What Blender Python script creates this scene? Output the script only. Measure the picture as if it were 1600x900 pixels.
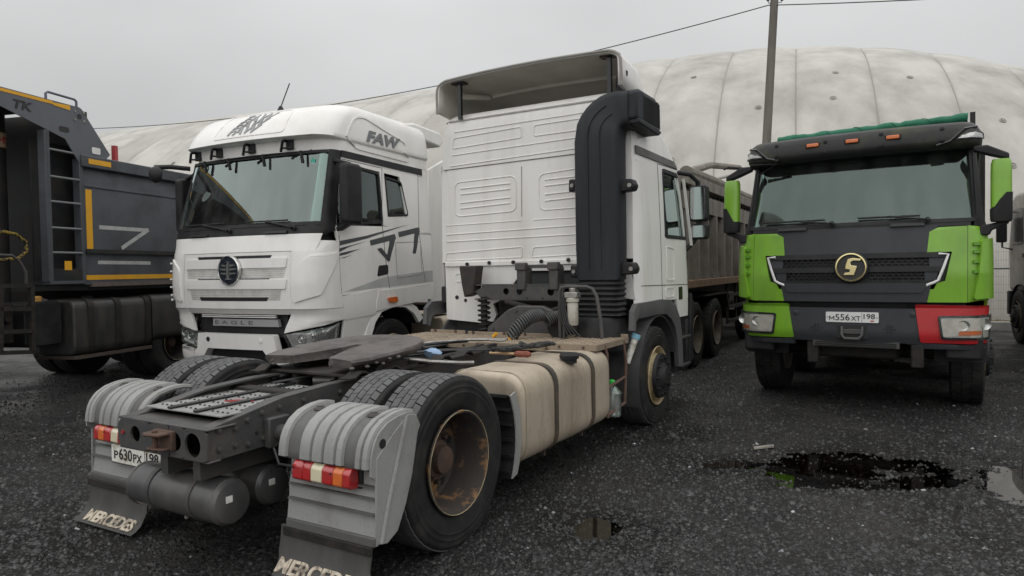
import bpy, math, random
import numpy as np
from mathutils import Vector, Matrix, noise
random.seed(7)
R_ = math.radians
scene = bpy.context.scene
for o in list(bpy.data.objects):
    bpy.data.objects.remove(o)
COL = scene.collection

# ------------------------------------------------------------ camera
cam_d = bpy.data.cameras.new('camera')
cam = bpy.data.objects.new('camera', cam_d)
COL.objects.link(cam)
cam_d.sensor_width = 36.0
cam_d.lens = 1080.0 / 1600.0 * 36.0
cam_d.clip_start = 0.05
cam_d.clip_end = 900
PITCH, ROLL, EYE = R_(1.538), R_(-0.951), 1.612
cam.matrix_world = (Matrix.Translation((0, 0, EYE)) @ Matrix.Rotation(R_(90) - PITCH, 4, 'X')
                    @ Matrix.Rotation(ROLL, 4, 'Z'))
scene.camera = cam

# ------------------------------------------------------------ sky, sun, exposure
SUN_EL, SUN_AZ = R_(64), R_(200)        # high soft light from behind the camera, through cloud
world = bpy.data.worlds.new('World')
scene.world = world
world.use_nodes = True
wn, wl = world.node_tree.nodes, world.node_tree.links
wn.clear()
w_out = wn.new('ShaderNodeOutputWorld')
w_bg = wn.new('ShaderNodeBackground')
w_sky = wn.new('ShaderNodeTexSky')
w_sky.sky_type = 'NISHITA'
w_sky.sun_disc = False
w_sky.sun_elevation = SUN_EL
w_sky.sun_rotation = SUN_AZ
w_sky.dust_density = 4.0
w_hs = wn.new('ShaderNodeHueSaturation')
w_hs.inputs['Saturation'].default_value = 0.06
wl.new(w_sky.outputs[0], w_hs.inputs['Color'])
w_tc = wn.new('ShaderNodeTexCoord')
w_sep = wn.new('ShaderNodeSeparateXYZ')
wl.new(w_tc.outputs['Generated'], w_sep.inputs[0])
# even cloud deck: luminance grows from the horizon to the zenith (overcast law)
w_max = wn.new('ShaderNodeMath'); w_max.operation = 'MAXIMUM'; w_max.inputs[1].default_value = 0.0
wl.new(w_sep.outputs['Z'], w_max.inputs[0])
w_mul = wn.new('ShaderNodeMath'); w_mul.operation = 'MULTIPLY_ADD'
w_mul.inputs[1].default_value = 9.0; w_mul.inputs[2].default_value = 4.2
wl.new(w_max.outputs[0], w_mul.inputs[0])
w_map = wn.new('ShaderNodeMapping'); w_map.inputs['Scale'].default_value = (1, 1, 2.2)
wl.new(w_tc.outputs['Generated'], w_map.inputs[0])
w_noi = wn.new('ShaderNodeTexNoise')
w_noi.inputs['Scale'].default_value = 1.6; w_noi.inputs['Detail'].default_value = 3.0
w_noi.inputs['Roughness'].default_value = 0.45
wl.new(w_map.outputs[0], w_noi.inputs['Vector'])
w_cr = wn.new('ShaderNodeMapRange')
w_cr.inputs['From Min'].default_value = 0.3; w_cr.inputs['From Max'].default_value = 0.7
w_cr.inputs['To Min'].default_value = 0.80; w_cr.inputs['To Max'].default_value = 1.10
wl.new(w_noi.outputs['Fac'], w_cr.inputs['Value'])
w_m2 = wn.new('ShaderNodeMath'); w_m2.operation = 'MULTIPLY'
wl.new(w_mul.outputs[0], w_m2.inputs[0]); wl.new(w_cr.outputs[0], w_m2.inputs[1])
w_tint = wn.new('ShaderNodeMix'); w_tint.data_type = 'RGBA'; w_tint.blend_type = 'MULTIPLY'
w_tint.inputs[0].default_value = 1.0
w_tint.inputs[7].default_value = (0.985, 1.0, 1.005, 1)
wl.new(w_m2.outputs[0], w_tint.inputs[6])
w_mix = wn.new('ShaderNodeMix'); w_mix.data_type = 'RGBA'
w_mix.inputs[0].default_value = 0.85
wl.new(w_hs.outputs[0], w_mix.inputs[6]); wl.new(w_tint.outputs[2], w_mix.inputs[7])
wl.new(w_mix.outputs[2], w_bg.inputs['Color'])
w_bg.inputs['Strength'].default_value = 0.096
wl.new(w_bg.outputs[0], w_out.inputs['Surface'])

sun_d = bpy.data.lights.new('sun', 'SUN')
sun_d.energy = 1.35
sun_d.angle = R_(140)
sun_d.color = (1.0, 0.985, 0.96)
sun = bpy.data.objects.new('sun', sun_d)
COL.objects.link(sun)
_sd = Vector((math.sin(SUN_AZ) * math.cos(SUN_EL), math.cos(SUN_AZ) * math.cos(SUN_EL), math.sin(SUN_EL)))
sun.rotation_euler = _sd.to_track_quat('Z', 'Y').to_euler()

vs = scene.view_settings
vs.view_transform = 'Standard'
vs.look = 'None'
vs.exposure = 0.09
vs.gamma = 1.0
vs.use_curve_mapping = False

# ------------------------------------------------------------ materials
MATS = {}
def mat(name, col, rough=0.5, metal=0.0, dirt=0.0, dcol=(0.07, 0.06, 0.05), scale=3.0, streak=1.0,
        bump=0.0, bscale=80.0, coat=0.0, lo=0.42, hi=0.68, speck=0.0, rvar=0.12, spec=0.5, detail=6.0):
    """Principled material with a procedural dirt layer, speckle, roughness variation and fine bump."""
    if name in MATS:
        return MATS[name]
    m = bpy.data.materials.new(name)
    m.use_nodes = True
    n, l = m.node_tree.nodes, m.node_tree.links
    b = n['Principled BSDF']
    b.inputs['Roughness'].default_value = rough
    b.inputs['Metallic'].default_value = metal
    b.inputs['Specular IOR Level'].default_value = spec
    if coat:
        b.inputs['Coat Weight'].default_value = coat
        b.inputs['Coat Roughness'].default_value = 0.12
    tc = n.new('ShaderNodeTexCoord')
    mp = n.new('ShaderNodeMapping')
    mp.inputs['Scale'].default_value = (1, 1, streak)
    l.new(tc.outputs['Object'], mp.inputs[0])
    no = n.new('ShaderNodeTexNoise')
    no.inputs['Scale'].default_value = scale
    no.inputs['Detail'].default_value = detail
    no.inputs['Roughness'].default_value = 0.62
    l.new(mp.outputs[0], no.inputs['Vector'])
    mr = n.new('ShaderNodeMapRange')
    mr.inputs['From Min'].default_value = lo
    mr.inputs['From Max'].default_value = hi
    mr.inputs['To Min'].default_value = 0.0
    mr.inputs['To Max'].default_value = dirt
    l.new(no.outputs['Fac'], mr.inputs['Value'])
    mx = n.new('ShaderNodeMix'); mx.data_type = 'RGBA'
    mx.inputs[6].default_value = (*col, 1)
    mx.inputs[7].default_value = (*dcol, 1)
    l.new(mr.outputs[0], mx.inputs[0])
    last = mx.outputs[2]
    n2 = n.new('ShaderNodeTexNoise')
    n2.inputs['Scale'].default_value = bscale
    n2.inputs['Detail'].default_value = 4.0
    l.new(tc.outputs['Object'], n2.inputs['Vector'])
    if speck:
        m3 = n.new('ShaderNodeMapRange')
        m3.inputs['From Min'].default_value = 0.56; m3.inputs['From Max'].default_value = 0.72
        m3.inputs['To Max'].default_value = speck
        l.new(n2.outputs['Fac'], m3.inputs['Value'])
        x2 = n.new('ShaderNodeMix'); x2.data_type = 'RGBA'
        x2.inputs[7].default_value = (*dcol, 1)
        l.new(last, x2.inputs[6]); l.new(m3.outputs[0], x2.inputs[0])
        last = x2.outputs[2]
    l.new(last, b.inputs['Base Color'])
    rr = n.new('ShaderNodeMapRange')
    rr.inputs['To Min'].default_value = max(0.02, rough - rvar)
    rr.inputs['To Max'].default_value = min(1, rough + rvar + dirt * 0.25)
    l.new(no.outputs['Fac'], rr.inputs['Value'])
    l.new(rr.outputs[0], b.inputs['Roughness'])
    if bump:
        bp = n.new('ShaderNodeBump')
        bp.inputs['Strength'].default_value = bump
        bp.inputs['Distance'].default_value = 0.004
        l.new(n2.outputs['Fac'], bp.inputs['Height'])
        l.new(bp.outputs[0], b.inputs['Normal'])
    MATS[name] = m
    return m

def glass_mat(name, tint, refl=1.0, rough=0.0, dust=0.06):
    m = bpy.data.materials.new(name)
    m.use_nodes = True
    n, l = m.node_tree.nodes, m.node_tree.links
    n.clear()
    out = n.new('ShaderNodeOutputMaterial')
    tr = n.new('ShaderNodeBsdfTransparent'); tr.inputs[0].default_value = (*tint, 1)
    gl = n.new('ShaderNodeBsdfGlossy'); gl.inputs['Roughness'].default_value = rough
    gl.inputs['Color'].default_value = (0.84, 0.98, 0.94, 1)
    df = n.new('ShaderNodeBsdfDiffuse'); df.inputs[0].default_value = (0.35, 0.36, 0.34, 1)
    tc = n.new('ShaderNodeTexCoord'); mp = n.new('ShaderNodeMapping')
    mp.inputs['Scale'].default_value = (1, 1, 0.2)
    l.new(tc.outputs['Object'], mp.inputs[0])
    no = n.new('ShaderNodeTexNoise'); no.inputs['Scale'].default_value = 6; no.inputs['Detail'].default_value = 8
    l.new(mp.outputs[0], no.inputs['Vector'])
    mr = n.new('ShaderNodeMapRange'); mr.inputs['From Min'].default_value = 0.4; mr.inputs['From Max'].default_value = 0.75
    mr.inputs['To Min'].default_value = dust * 0.4; mr.inputs['To Max'].default_value = dust * 2.2
    l.new(no.outputs['Fac'], mr.inputs['Value'])
    m1 = n.new('ShaderNodeMixShader')
    l.new(mr.outputs[0], m1.inputs[0]); l.new(tr.outputs[0], m1.inputs[1]); l.new(df.outputs[0], m1.inputs[2])
    fr = n.new('ShaderNodeFresnel'); fr.inputs[0].default_value = 1.52
    mu = n.new('ShaderNodeMath'); mu.operation = 'MULTIPLY_ADD'; mu.inputs[1].default_value = 1.7 * refl
    mu.inputs[2].default_value = 0.02; mu.use_clamp = True
    l.new(fr.outputs[0], mu.inputs[0])
    m2 = n.new('ShaderNodeMixShader')
    l.new(mu.outputs[0], m2.inputs[0]); l.new(m1.outputs[0], m2.inputs[1]); l.new(gl.outputs[0], m2.inputs[2])
    l.new(m2.outputs[0], out.inputs[0])
    MATS[name] = m
    return m

WHITE = mat('white_paint', (0.77, 0.755, 0.725), 0.32, dirt=0.42, dcol=(0.42, 0.39, 0.35), scale=2.2, streak=0.35, coat=0.3, lo=0.45, hi=0.8)
WHITE2 = mat('white_cab_paint', (0.76, 0.745, 0.715), 0.36, dirt=0.5, dcol=(0.40, 0.37, 0.33), scale=3.2, streak=0.13, coat=0.2, lo=0.46, hi=0.84, speck=.07, bscale=30)
SPOILER_IN = mat('unpainted_fibreglass', (0.56, 0.53, 0.48), 0.7, dirt=0.5, dcol=(0.34, 0.32, 0.28), scale=2.5)
CANOPY = mat('canopy_paint', (0.115, 0.125, 0.14), 0.42, dirt=0.45, dcol=(0.06, 0.06, 0.062), scale=3, lo=0.45, hi=0.8, spec=.35)
BLACK = mat('black_plastic', (0.013, 0.0135, 0.015), 0.5, dirt=0.5, dcol=(0.045, 0.043, 0.04), scale=5, spec=.3)
GLOSSBLACK = mat('gloss_black', (0.012, 0.012, 0.014), 0.2, dirt=0.15, dcol=(0.05, 0.05, 0.05), scale=5)
DUCT = mat('duct_plastic', (0.016, 0.0185, 0.0225), 0.55, dirt=0.4, dcol=(0.075, 0.07, 0.065), scale=4, streak=0.12, lo=0.52, hi=0.78, spec=.3, speck=.12)
CHASSIS = mat('chassis_paint', (0.055, 0.056, 0.057), 0.34, dirt=0.7, dcol=(0.095, 0.082, 0.068), scale=7, bump=0.35, bscale=60, speck=0.45, spec=.4)
CHASSIS_D = mat('chassis_grime', (0.017, 0.0165, 0.016), 0.6, spec=.3, dirt=0.8, dcol=(0.045, 0.035, 0.027), scale=9, bump=0.5, bscale=45, speck=0.5)
GREY = mat('grey_plastic', (0.27, 0.27, 0.262), 0.5, dirt=0.55, dcol=(0.13, 0.12, 0.108), scale=5, streak=0.4, lo=0.46, hi=0.75, speck=0.35, bscale=55)
GREY_D = mat('shaded_grimy_plastic', (0.105, 0.104, 0.10), 0.6, dirt=0.7, dcol=(0.07, 0.065, 0.06), scale=5, streak=0.3, lo=0.4, hi=0.7, speck=0.35)  # base darkened to paint shade into the mudguard grooves; noise layer is grime
RUBBER = mat('tyre_rubber', (0.013, 0.013, 0.0135), 0.6, spec=.3, dirt=0.6, dcol=(0.055, 0.05, 0.045), scale=6, lo=0.45, hi=0.75, bump=0.15, bscale=90)
TREAD = mat('tread_rubber', (0.075, 0.075, 0.077), 0.5, dirt=0.6, dcol=(0.04, 0.039, 0.038), scale=9, bump=0.2, bscale=70)
FLAP = mat('mud_flap_rubber', (0.045, 0.044, 0.042), 0.6, dirt=0.6, dcol=(0.10, 0.095, 0.085), scale=6, streak=0.4)
RUST = mat('rust', (0.085, 0.048, 0.032), 0.85, dirt=0.9, dcol=(0.04, 0.03, 0.026), scale=7, bump=0.8, bscale=40, speck=0.3)
RIMRUST = mat('rusty_rim', (0.038, 0.031, 0.027), 0.8, dirt=1.0, dcol=(0.30, 0.155, 0.06), scale=9, lo=0.54, hi=0.70, bump=0.7, bscale=35)
RIMDULL = mat('dull_rim', (0.13, 0.11, 0.085), 0.75, dirt=0.8, dcol=(0.05, 0.04, 0.033), scale=9, bump=.4, bscale=40)
RIMYEL = mat('yellowed_rim', (0.42, 0.34, 0.2), 0.7, dirt=0.8, dcol=(0.14, 0.09, 0.05), scale=9, bump=0.4, bscale=40)
TANK = mat('aluminium_tank', (0.45, 0.385, 0.30), 0.45, metal=0.3, dirt=0.75, dcol=(0.19, 0.145, 0.10), scale=4.5, streak=0.16, bump=0.12, bscale=25, speck=0.3, lo=0.46, hi=0.78)
DECKBAR = mat('worn_chequer', (0.52, 0.43, 0.33), 0.4, metal=.4, dirt=.6, dcol=(.28, .22, .16), scale=6)
DECK = mat('chequer_plate', (0.29, 0.235, 0.175), 0.5, metal=0.3, dirt=0.7, dcol=(0.22, 0.17, 0.125), scale=6, bump=0.3, bscale=50)
STEEL = mat('bare_steel', (0.35, 0.34, 0.32), 0.4, metal=0.7, dirt=0.6, dcol=(0.1, 0.07, 0.05), scale=12)
GREASE = mat('greasy_plate', (0.105, 0.09, 0.084), 0.5, dirt=0.75, dcol=(0.035, 0.03, 0.028), scale=5, bump=0.5, bscale=28, speck=0.5, lo=0.45, hi=0.62)
REDL = mat('red_lens', (0.40, 0.012, 0.016), 0.15, spec=0.7, coat=0.6, dirt=0.25, dcol=(0.2, 0.05, 0.04), scale=12)
AMBER = mat('amber_lens', (0.62, 0.14, 0.025), 0.2, coat=0.5, dirt=0.25, dcol=(0.3, 0.1, 0.05), scale=12)
CLEARL = mat('clear_lens', (0.62, 0.56, 0.40), 0.15, coat=0.6)
CHROME = mat('chrome', (0.7, 0.7, 0.69), 0.12, metal=1.0)
SILVER = mat('silver_reflector', (0.62, 0.62, 0.6), 0.22, metal=0.85, dirt=0.3, dcol=(0.2, 0.2, 0.2), scale=20)
GOLD = mat('pale_gold', (0.80, 0.68, 0.36), 0.22, metal=0.9)
PLATEW = mat('plate_white', (0.70, 0.69, 0.64), 0.45, dirt=0.85, dcol=(0.32, 0.29, 0.2), scale=14, lo=0.47, hi=0.62)
PLATECLEAN = mat('plate_clean', (0.72, 0.72, 0.71), 0.4, dirt=0.2, dcol=(0.4, 0.4, 0.38), scale=8)
INK = mat('black_ink', (0.015, 0.015, 0.016), 0.5)
LETTER = mat('flap_lettering', (0.56, 0.49, 0.39), 0.6, dirt=0.9, dcol=(0.14, 0.115, 0.09), scale=16, lo=0.46, hi=0.64)
YELTAPE = mat('yellow_tape', (0.72, 0.36, 0.015), 0.35, dirt=0.25, dcol=(0.35, 0.2, 0.05), scale=6)
SILTAPE = mat('silver_tape', (0.46, 0.46, 0.46), 0.4, dirt=0.5, dcol=(0.22, 0.22, 0.22), scale=12)
DUMPGREY = mat('dump_body_paint', (0.075, 0.083, 0.095), 0.45, spec=.35, dirt=0.7, dcol=(0.036, 0.034, 0.032), scale=2.4, lo=0.42, hi=0.75, speck=0.15, bscale=40)
DUMPDARK = mat('dump_body_dark', (0.018, 0.02, 0.022), 0.55, spec=.3, dirt=0.6, dcol=(0.06, 0.05, 0.042), scale=3)
BROWNB = mat('weathered_body', (0.22, 0.20, 0.175), 0.75, dirt=0.85, dcol=(0.09, 0.07, 0.055), scale=4, streak=0.45, lo=0.4, hi=0.7, bump=0.3, bscale=30, speck=0.3)
GREENP = mat('lime_green_paint', (0.185, 0.40, 0.022), 0.3, dirt=0.45, dcol=(0.10, 0.20, 0.03), scale=3.5, streak=.4, coat=0.35, speck=.08, bscale=45)
REDP = mat('red_paint', (0.46, 0.018, 0.022), 0.32, dirt=0.3, dcol=(0.25, 0.03, 0.03), scale=4, coat=0.3)
DGREY = mat('dark_grey_wrap', (0.04, 0.042, 0.047), 0.45, spec=.35, dirt=0.45, dcol=(0.028, 0.028, 0.03), scale=4, streak=.35, lo=0.4, hi=0.65, speck=.15, bscale=30)
VISOR = mat('visor_dusty_black', (0.03, 0.03, 0.03), 0.45, spec=.3, dirt=0.6, dcol=(0.095, 0.10, 0.045), scale=2.4, lo=0.5, hi=0.72)
TARP = mat('green_tarp', (0.006, 0.13, 0.068), 0.6, dirt=0.5, dcol=(0.004, 0.10, 0.05), scale=9, bump=0.5, bscale=30)
INTER = mat('cab_interior', (0.05, 0.052, 0.052), 0.8)
SEAT = mat('seat_fabric', (0.10, 0.105, 0.105), 0.85)
DECAL = mat('dark_decal', (0.06, 0.063, 0.067), 0.4)
DECALG = mat('grey_decal', (0.26, 0.265, 0.27), 0.4)
DECALL = mat('light_grey_decal', (0.50, 0.50, 0.49), 0.4)
PVC = mat('dirty_membrane', (0.46, 0.445, 0.41), 0.6, dirt=0.85, dcol=(0.24, 0.225, 0.205), scale=0.5, streak=0.2, lo=0.40, hi=0.72, detail=9.0)
PVC2 = mat('grimy_membrane', (0.41, 0.39, 0.36), 0.65, dirt=0.75, dcol=(0.25, 0.225, 0.2), scale=0.3, streak=0.35, lo=0.4, hi=0.7, detail=9.0)
PATCHM = mat('membrane_patch', (0.30, 0.28, 0.25), 0.7)
CONC = mat('weathered_wood_pole', (0.17, 0.155, 0.135), 0.85, dirt=0.7, dcol=(0.085, 0.075, 0.065), scale=6, streak=0.15)
KERB = mat('concrete', (0.30, 0.29, 0.27), 0.85, dirt=0.6, dcol=(0.16, 0.15, 0.14), scale=3)
WIRE = mat('galvanised_wire', (0.22, 0.22, 0.21), 0.5, metal=0.4)
CABLE = mat('black_cable', (0.02, 0.02, 0.021), 0.5)
COIL = mat('coil_hose', (0.045, 0.048, 0.05), 0.4, dirt=0.5, dcol=(0.12, 0.115, 0.105), scale=14)
WINDSHIELD = glass_mat('windshield_glass', (0.50, 0.66, 0.61), 1.75, dust=0.07)
WINDSHIELD2 = glass_mat('tinted_windshield_glass', (0.42, 0.52, 0.48), .75, dust=0.05)
SIDEGLASS = glass_mat('side_glass', (0.34, 0.39, 0.37), 1.2, dust=0.03)
MIRRORG = mat('mirror_glass', (0.55, 0.57, 0.56), 0.03, metal=1.0)

# ------------------------------------------------------------ mesh helpers
class MB:
    def __init__(s):
        s.v = []; s.f = []
    def add(s, vs_, fs):
        k = len(s.v)
        s.v.extend([tuple(p) for p in vs_])
        s.f.extend([tuple(i + k for i in f) for f in fs])
        return s
    def box(s, x0, x1, y0, y1, z0, z1, mtx=None):
        vs_ = [(x, y, z) for z in (z0, z1) for y in (y0, y1) for x in (x0, x1)]
        if mtx is not None:
            vs_ = [mtx @ Vector(p) for p in vs_]
        return s.add(vs_, [(0, 2, 3, 1), (4, 5, 7, 6), (0, 1, 5, 4), (2, 6, 7, 3), (0, 4, 6, 2), (1, 3, 7, 5)])
    def bar(s, a, b, w, h, up=(0, 0, 1)):
        """rectangular bar from a to b"""
        a, b, up = Vector(a), Vector(b), Vector(up)
        d = (b - a); L = d.length; d.normalize()
        x = d.cross(up)
        if x.length < 1e-5: x = d.cross(Vector((1, 0, 0)))
        x.normalize(); u = x.cross(d)
        vs_ = []
        for t in (0, L):
            for i, j in ((-1, -1), (1, -1), (1, 1), (-1, 1)):
                vs_.append(a + d * t + x * (i * w / 2) + u * (j * h / 2))
        return s.add(vs_, [(3, 2, 1, 0), (4, 5, 6, 7), (0, 1, 5, 4), (1, 2, 6, 5), (2, 3, 7, 6), (3, 0, 4, 7)])
    def prism(s, poly, axis, a, b):
        """polygon given in the two other axes (xyz order) extruded along axis from a to b"""
        n = len(poly)
        def P(q, t):
            return (t, q[0], q[1]) if axis == 'x' else (q[0], t, q[1]) if axis == 'y' else (q[0], q[1], t)
        vs_ = [P(q, a) for q in poly] + [P(q, b) for q in poly]
        fs = [tuple(range(n - 1, -1, -1)), tuple(range(n, 2 * n))]
        fs += [(i, (i + 1) % n, n + (i + 1) % n, n + i) for i in range(n)]
        return s.add(vs_, fs)
    def tube(s, pts, r, n=8, closed=False, rr=None):
        pts = [Vector(p) for p in pts]
        m = len(pts); rings = []
        prev = None
        for i, p in enumerate(pts):
            if closed: t = pts[(i + 1) % m] - pts[i - 1]
            else: t = pts[min(i + 1, m - 1)] - pts[max(i - 1, 0)]
            t.normalize()
            if prev is None:
                a = Vector((0, 0, 1)) if abs(t.z) < 0.9 else Vector((1, 0, 0))
                x = t.cross(a).normalized()
            else:
                x = (prev - t * prev.dot(t)).normalized()
            prev = x; y = t.cross(x)
            q = rr[i] if rr else r
            rings.append([p + (x * math.cos(6.28318 * k / n) + y * math.sin(6.28318 * k / n)) * q for k in range(n)])
        vs_ = [p for g in rings for p in g]; fs = []
        for i in range(m if closed else m - 1):
            j = (i + 1) % m
            for k in range(n):
                fs.append((i * n + k, i * n + (k + 1) % n, j * n + (k + 1) % n, j * n + k))
        if not closed:
            fs += [tuple(range(n - 1, -1, -1)), tuple((m - 1) * n + k for k in range(n))]
        return s.add(vs_, fs)
    def cyl(s, a, b, r, n=16, r1=None):
        a, b = Vector(a), Vector(b)
        return s.tube([a, b], r, n, rr=[r, r if r1 is None else r1])
    def lathe(s, prof, c, axis='x', sgn=1, n=32, caps=False):
        """prof: list of (offset along axis, radius)"""
        c = Vector(c); vs_ = []; m = len(prof)
        for (h, r) in prof:
            for k in range(n):
                a = 6.283185 * k / n
                u, w = r * math.cos(a), r * math.sin(a)
                d = (h * sgn, u, w) if axis == 'x' else (u, h * sgn, w) if axis == 'y' else (u, w, h * sgn)
                vs_.append(c + Vector(d))
        fs = [(i * n + k, i * n + (k + 1) % n, (i + 1) * n + (k + 1) % n, (i + 1) * n + k) for i in range(m - 1) for k in range(n)]
        if caps:
            fs += [tuple(range(n)), tuple((m - 1) * n + k for k in range(n - 1, -1, -1))]
        return s.add(vs_, fs)
    def loft(s, loops, cap0=True, cap1=True, closed=True):
        n = len(loops[0]); vs_ = [p for g in loops for p in g]; fs = []
        for i in range(len(loops) - 1):
            for k in range(n if closed else n - 1):
                fs.append((i * n + k, i * n + (k + 1) % n, (i + 1) * n + (k + 1) % n, (i + 1) * n + k))
        if cap0: fs.append(tuple(range(n - 1, -1, -1)))
        if cap1: fs.append(tuple((len(loops) - 1) * n + k for k in range(n)))
        return s.add(vs_, fs)
    def sheet(s, rows, thick=0.0, nrm=None):
        """grid of points; thick extrudes each point along nrm (vector or grid) to a solid sheet"""
        nr, nc = len(rows), len(rows[0])
        A = [Vector(p) for r in rows for p in r]
        fs = [(i * nc + j, i * nc + j + 1, (i + 1) * nc + j + 1, (i + 1) * nc + j) for i in range(nr - 1) for j in range(nc - 1)]
        if not thick:
            return s.add(A, fs)
        N = [Vector(nrm)] * len(A) if not isinstance(nrm, list) else [Vector(q) for r in nrm for q in r]
        B = [p + q * thick for p, q in zip(A, N)]
        k = len(A)
        fs2 = [tuple(reversed(f)) for f in fs] + [tuple(i + k for i in f) for f in fs]
        per = [j for j in range(nc)] + [i * nc + nc - 1 for i in range(1, nr)] + [(nr - 1) * nc + j for j in range(nc - 2, -1, -1)] + [i * nc for i in range(nr - 2, 0, -1)]
        for a, b in zip(per, per[1:] + per[:1]):
            fs2.append((a, b, b + k, a + k))
        return s.add(A + B, fs2)
    def xf(s, m):
        s.v = [tuple(m @ Vector(p)) for p in s.v]; return s

def obj(name, mb, material, parent=None, bevel=0.0, seg=2, ang=35, kind=None, label=None, recalc=True):
    me = bpy.data.meshes.new(name)
    me.from_pydata(mb.v, [], mb.f)
    if recalc:
        import bmesh
        bm = bmesh.new(); bm.from_mesh(me)
        bmesh.ops.recalc_face_normals(bm, faces=bm.faces)
        bm.to_mesh(me); bm.free()
    me.polygons.foreach_set('use_smooth', [True] * len(me.polygons))
    me.set_sharp_from_angle(angle=R_(ang))
    me.materials.append(material)
    o = bpy.data.objects.new(name, me)
    COL.objects.link(o)
    if parent is not None:
        o.parent = parent
    if bevel:
        b = o.modifiers.new('bevel', 'BEVEL')
        b.width = bevel; b.segments = seg; b.limit_method = 'ANGLE'; b.angle_limit = R_(40)
        b.harden_normals = False
    if kind: o['kind'] = kind
    if label: o['label'] = label
    return o

def thing(name, label, cat, loc=(0, 0, 0), rz=0, group=None):
    o = bpy.data.objects.new(name, None)
    o.empty_display_size = 0.3
    COL.objects.link(o)
    o.location = loc; o.rotation_euler = (0, 0, R_(rz))
    o['label'] = label; o['category'] = cat
    if group: o['group'] = group
    return o

def tag(o, label, cat, group=None):
    o['label'] = label; o['category'] = cat
    if group: o['group'] = group
    return o

def inst(src, parent, m=None, name=None):
    o = src.copy(); COL.objects.link(o); o.parent = parent
    if m is not None: o.matrix_local = m
    if name: o.name = name
    return o

def text_mesh(body, fn, depth=0.002, shear=0.0, bold=0.0, box=None, space=1.0):
    """MB of lettering; box=(u0,u1,v0,v1) it is fitted to; fn(u,v,d)->xyz"""
    c = bpy.data.curves.new('lettering', 'FONT')
    c.body = body; c.shear = shear; c.offset = bold; c.extrude = 0.01; c.space_character = space
    c.resolution_u = 4
    t = bpy.data.objects.new('lettering', c); COL.objects.link(t)
    dg = bpy.context.evaluated_depsgraph_get()
    me = bpy.data.meshes.new_from_object(t.evaluated_get(dg))
    bpy.data.objects.remove(t); bpy.data.curves.remove(c)
    P = [v.co.copy() for v in me.vertices]
    F = [tuple(p.vertices) for p in me.polygons]
    bpy.data.meshes.remove(me)
    x0, x1 = min(p.x for p in P), max(p.x for p in P)
    y0, y1 = min(p.y for p in P), max(p.y for p in P)
    u0, u1, v0, v1 = box
    mb = MB()
    mb.add([fn(u0 + (p.x - x0) / (x1 - x0) * (u1 - u0), v0 + (p.y - y0) / (y1 - y0) * (v1 - v0), depth if p.z > 0 else -0.003) for p in P], F)
    return mb

# a pixel of the photograph gives a direction; the plane it lies on (vehicle-local axis and value) gives the place
class Frame:
    def __init__(s, x, y, a):
        s.loc = (x, y, 0); s.rz = a
        s.inv = (Matrix.Translation((x, y, 0)) @ Matrix.Rotation(R_(a), 4, 'Z')).inverted()
    def __call__(s, px, py, ax, val):
        a, b = px - 800, py - 450
        x = (a * math.cos(ROLL) + b * math.sin(ROLL)) / 1080; y = (-a * math.sin(ROLL) + b * math.cos(ROLL)) / 1080
        d = Vector((x, math.cos(PITCH) - y * math.sin(PITCH), -math.sin(PITCH) - y * math.cos(PITCH)))
        o = s.inv @ Vector((0, 0, EYE)); d = s.inv.to_3x3() @ d
        i = 'xyz'.index(ax)
        return o + d * ((val - o[i]) / d[i])

# curved vehicle skins: plan section per height, addressed by arc length p from the centre line and height z
class Surf:
    def __init__(s, sec, rear=False, h0=None):
        s.sec = sec; s.rear = rear; s.c = {}; s.h0 = h0
    def _g(s, z):
        k = round(z, 3)
        if k not in s.c:
            q = np.array(s.sec(k), float)
            d = np.hypot(*(q[1:] - q[:-1]).T)
            L = np.concatenate([[0], np.cumsum(d)])
            t = np.gradient(q, axis=0); t /= np.maximum(np.hypot(t[:, 0], t[:, 1]), 1e-9)[:, None]
            nn = np.stack([t[:, 1], -t[:, 0]], 1) if s.rear else np.stack([-t[:, 1], t[:, 0]], 1)
            s.c[k] = (q, L, nn)
        return s.c[k]
    def P(s, p, z, off=0.0):
        q, L, nn = s._g(z); sg = -1 if p < 0 else 1; a = abs(p)
        x = np.interp(a, L, q[:, 0]); y = np.interp(a, L, q[:, 1])
        if off:
            nx = np.interp(a, L, nn[:, 0]); ny = np.interp(a, L, nn[:, 1])
            x += nx * off; y += ny * off
        return Vector((sg * x, y, z))
    def py(s, y, z):
        q, L, _ = s._g(z)
        h = s.h0 if s.h0 is not None else len(L) // 2
        yy, ll = q[h:, 1], L[h:]
        if yy[0] > yy[-1]: yy, ll = yy[::-1], ll[::-1]
        return float(np.interp(y, yy, ll))
    def px(s, x, z):
        q, L, _ = s._g(z)
        k = int(np.argmax(q[:, 0] > q[:, 0].max() - 1e-4)) + 1
        return math.copysign(float(np.interp(abs(x), q[:k, 0], L[:k])), x)
    def pmax(s, z):
        return s._g(z)[1][-1]

def rpoly(poly, r, n=4):
    if r <= 0: return list(poly)
    out = []; m = len(poly)
    for i in range(m):
        a, b, c = Vector(poly[i - 1]), Vector(poly[i]), Vector(poly[(i + 1) % m])
        u, w = (a - b), (c - b)
        q = min(r, u.length * 0.45, w.length * 0.45)
        u.normalize(); w.normalize()
        p0, p1 = b + u * q, b + w * q
        for k in range(n + 1):
            t = k / n
            out.append(tuple((p0 * (1 - t) ** 2 + b * 2 * t * (1 - t) + p1 * t * t)))
    return out

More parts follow.
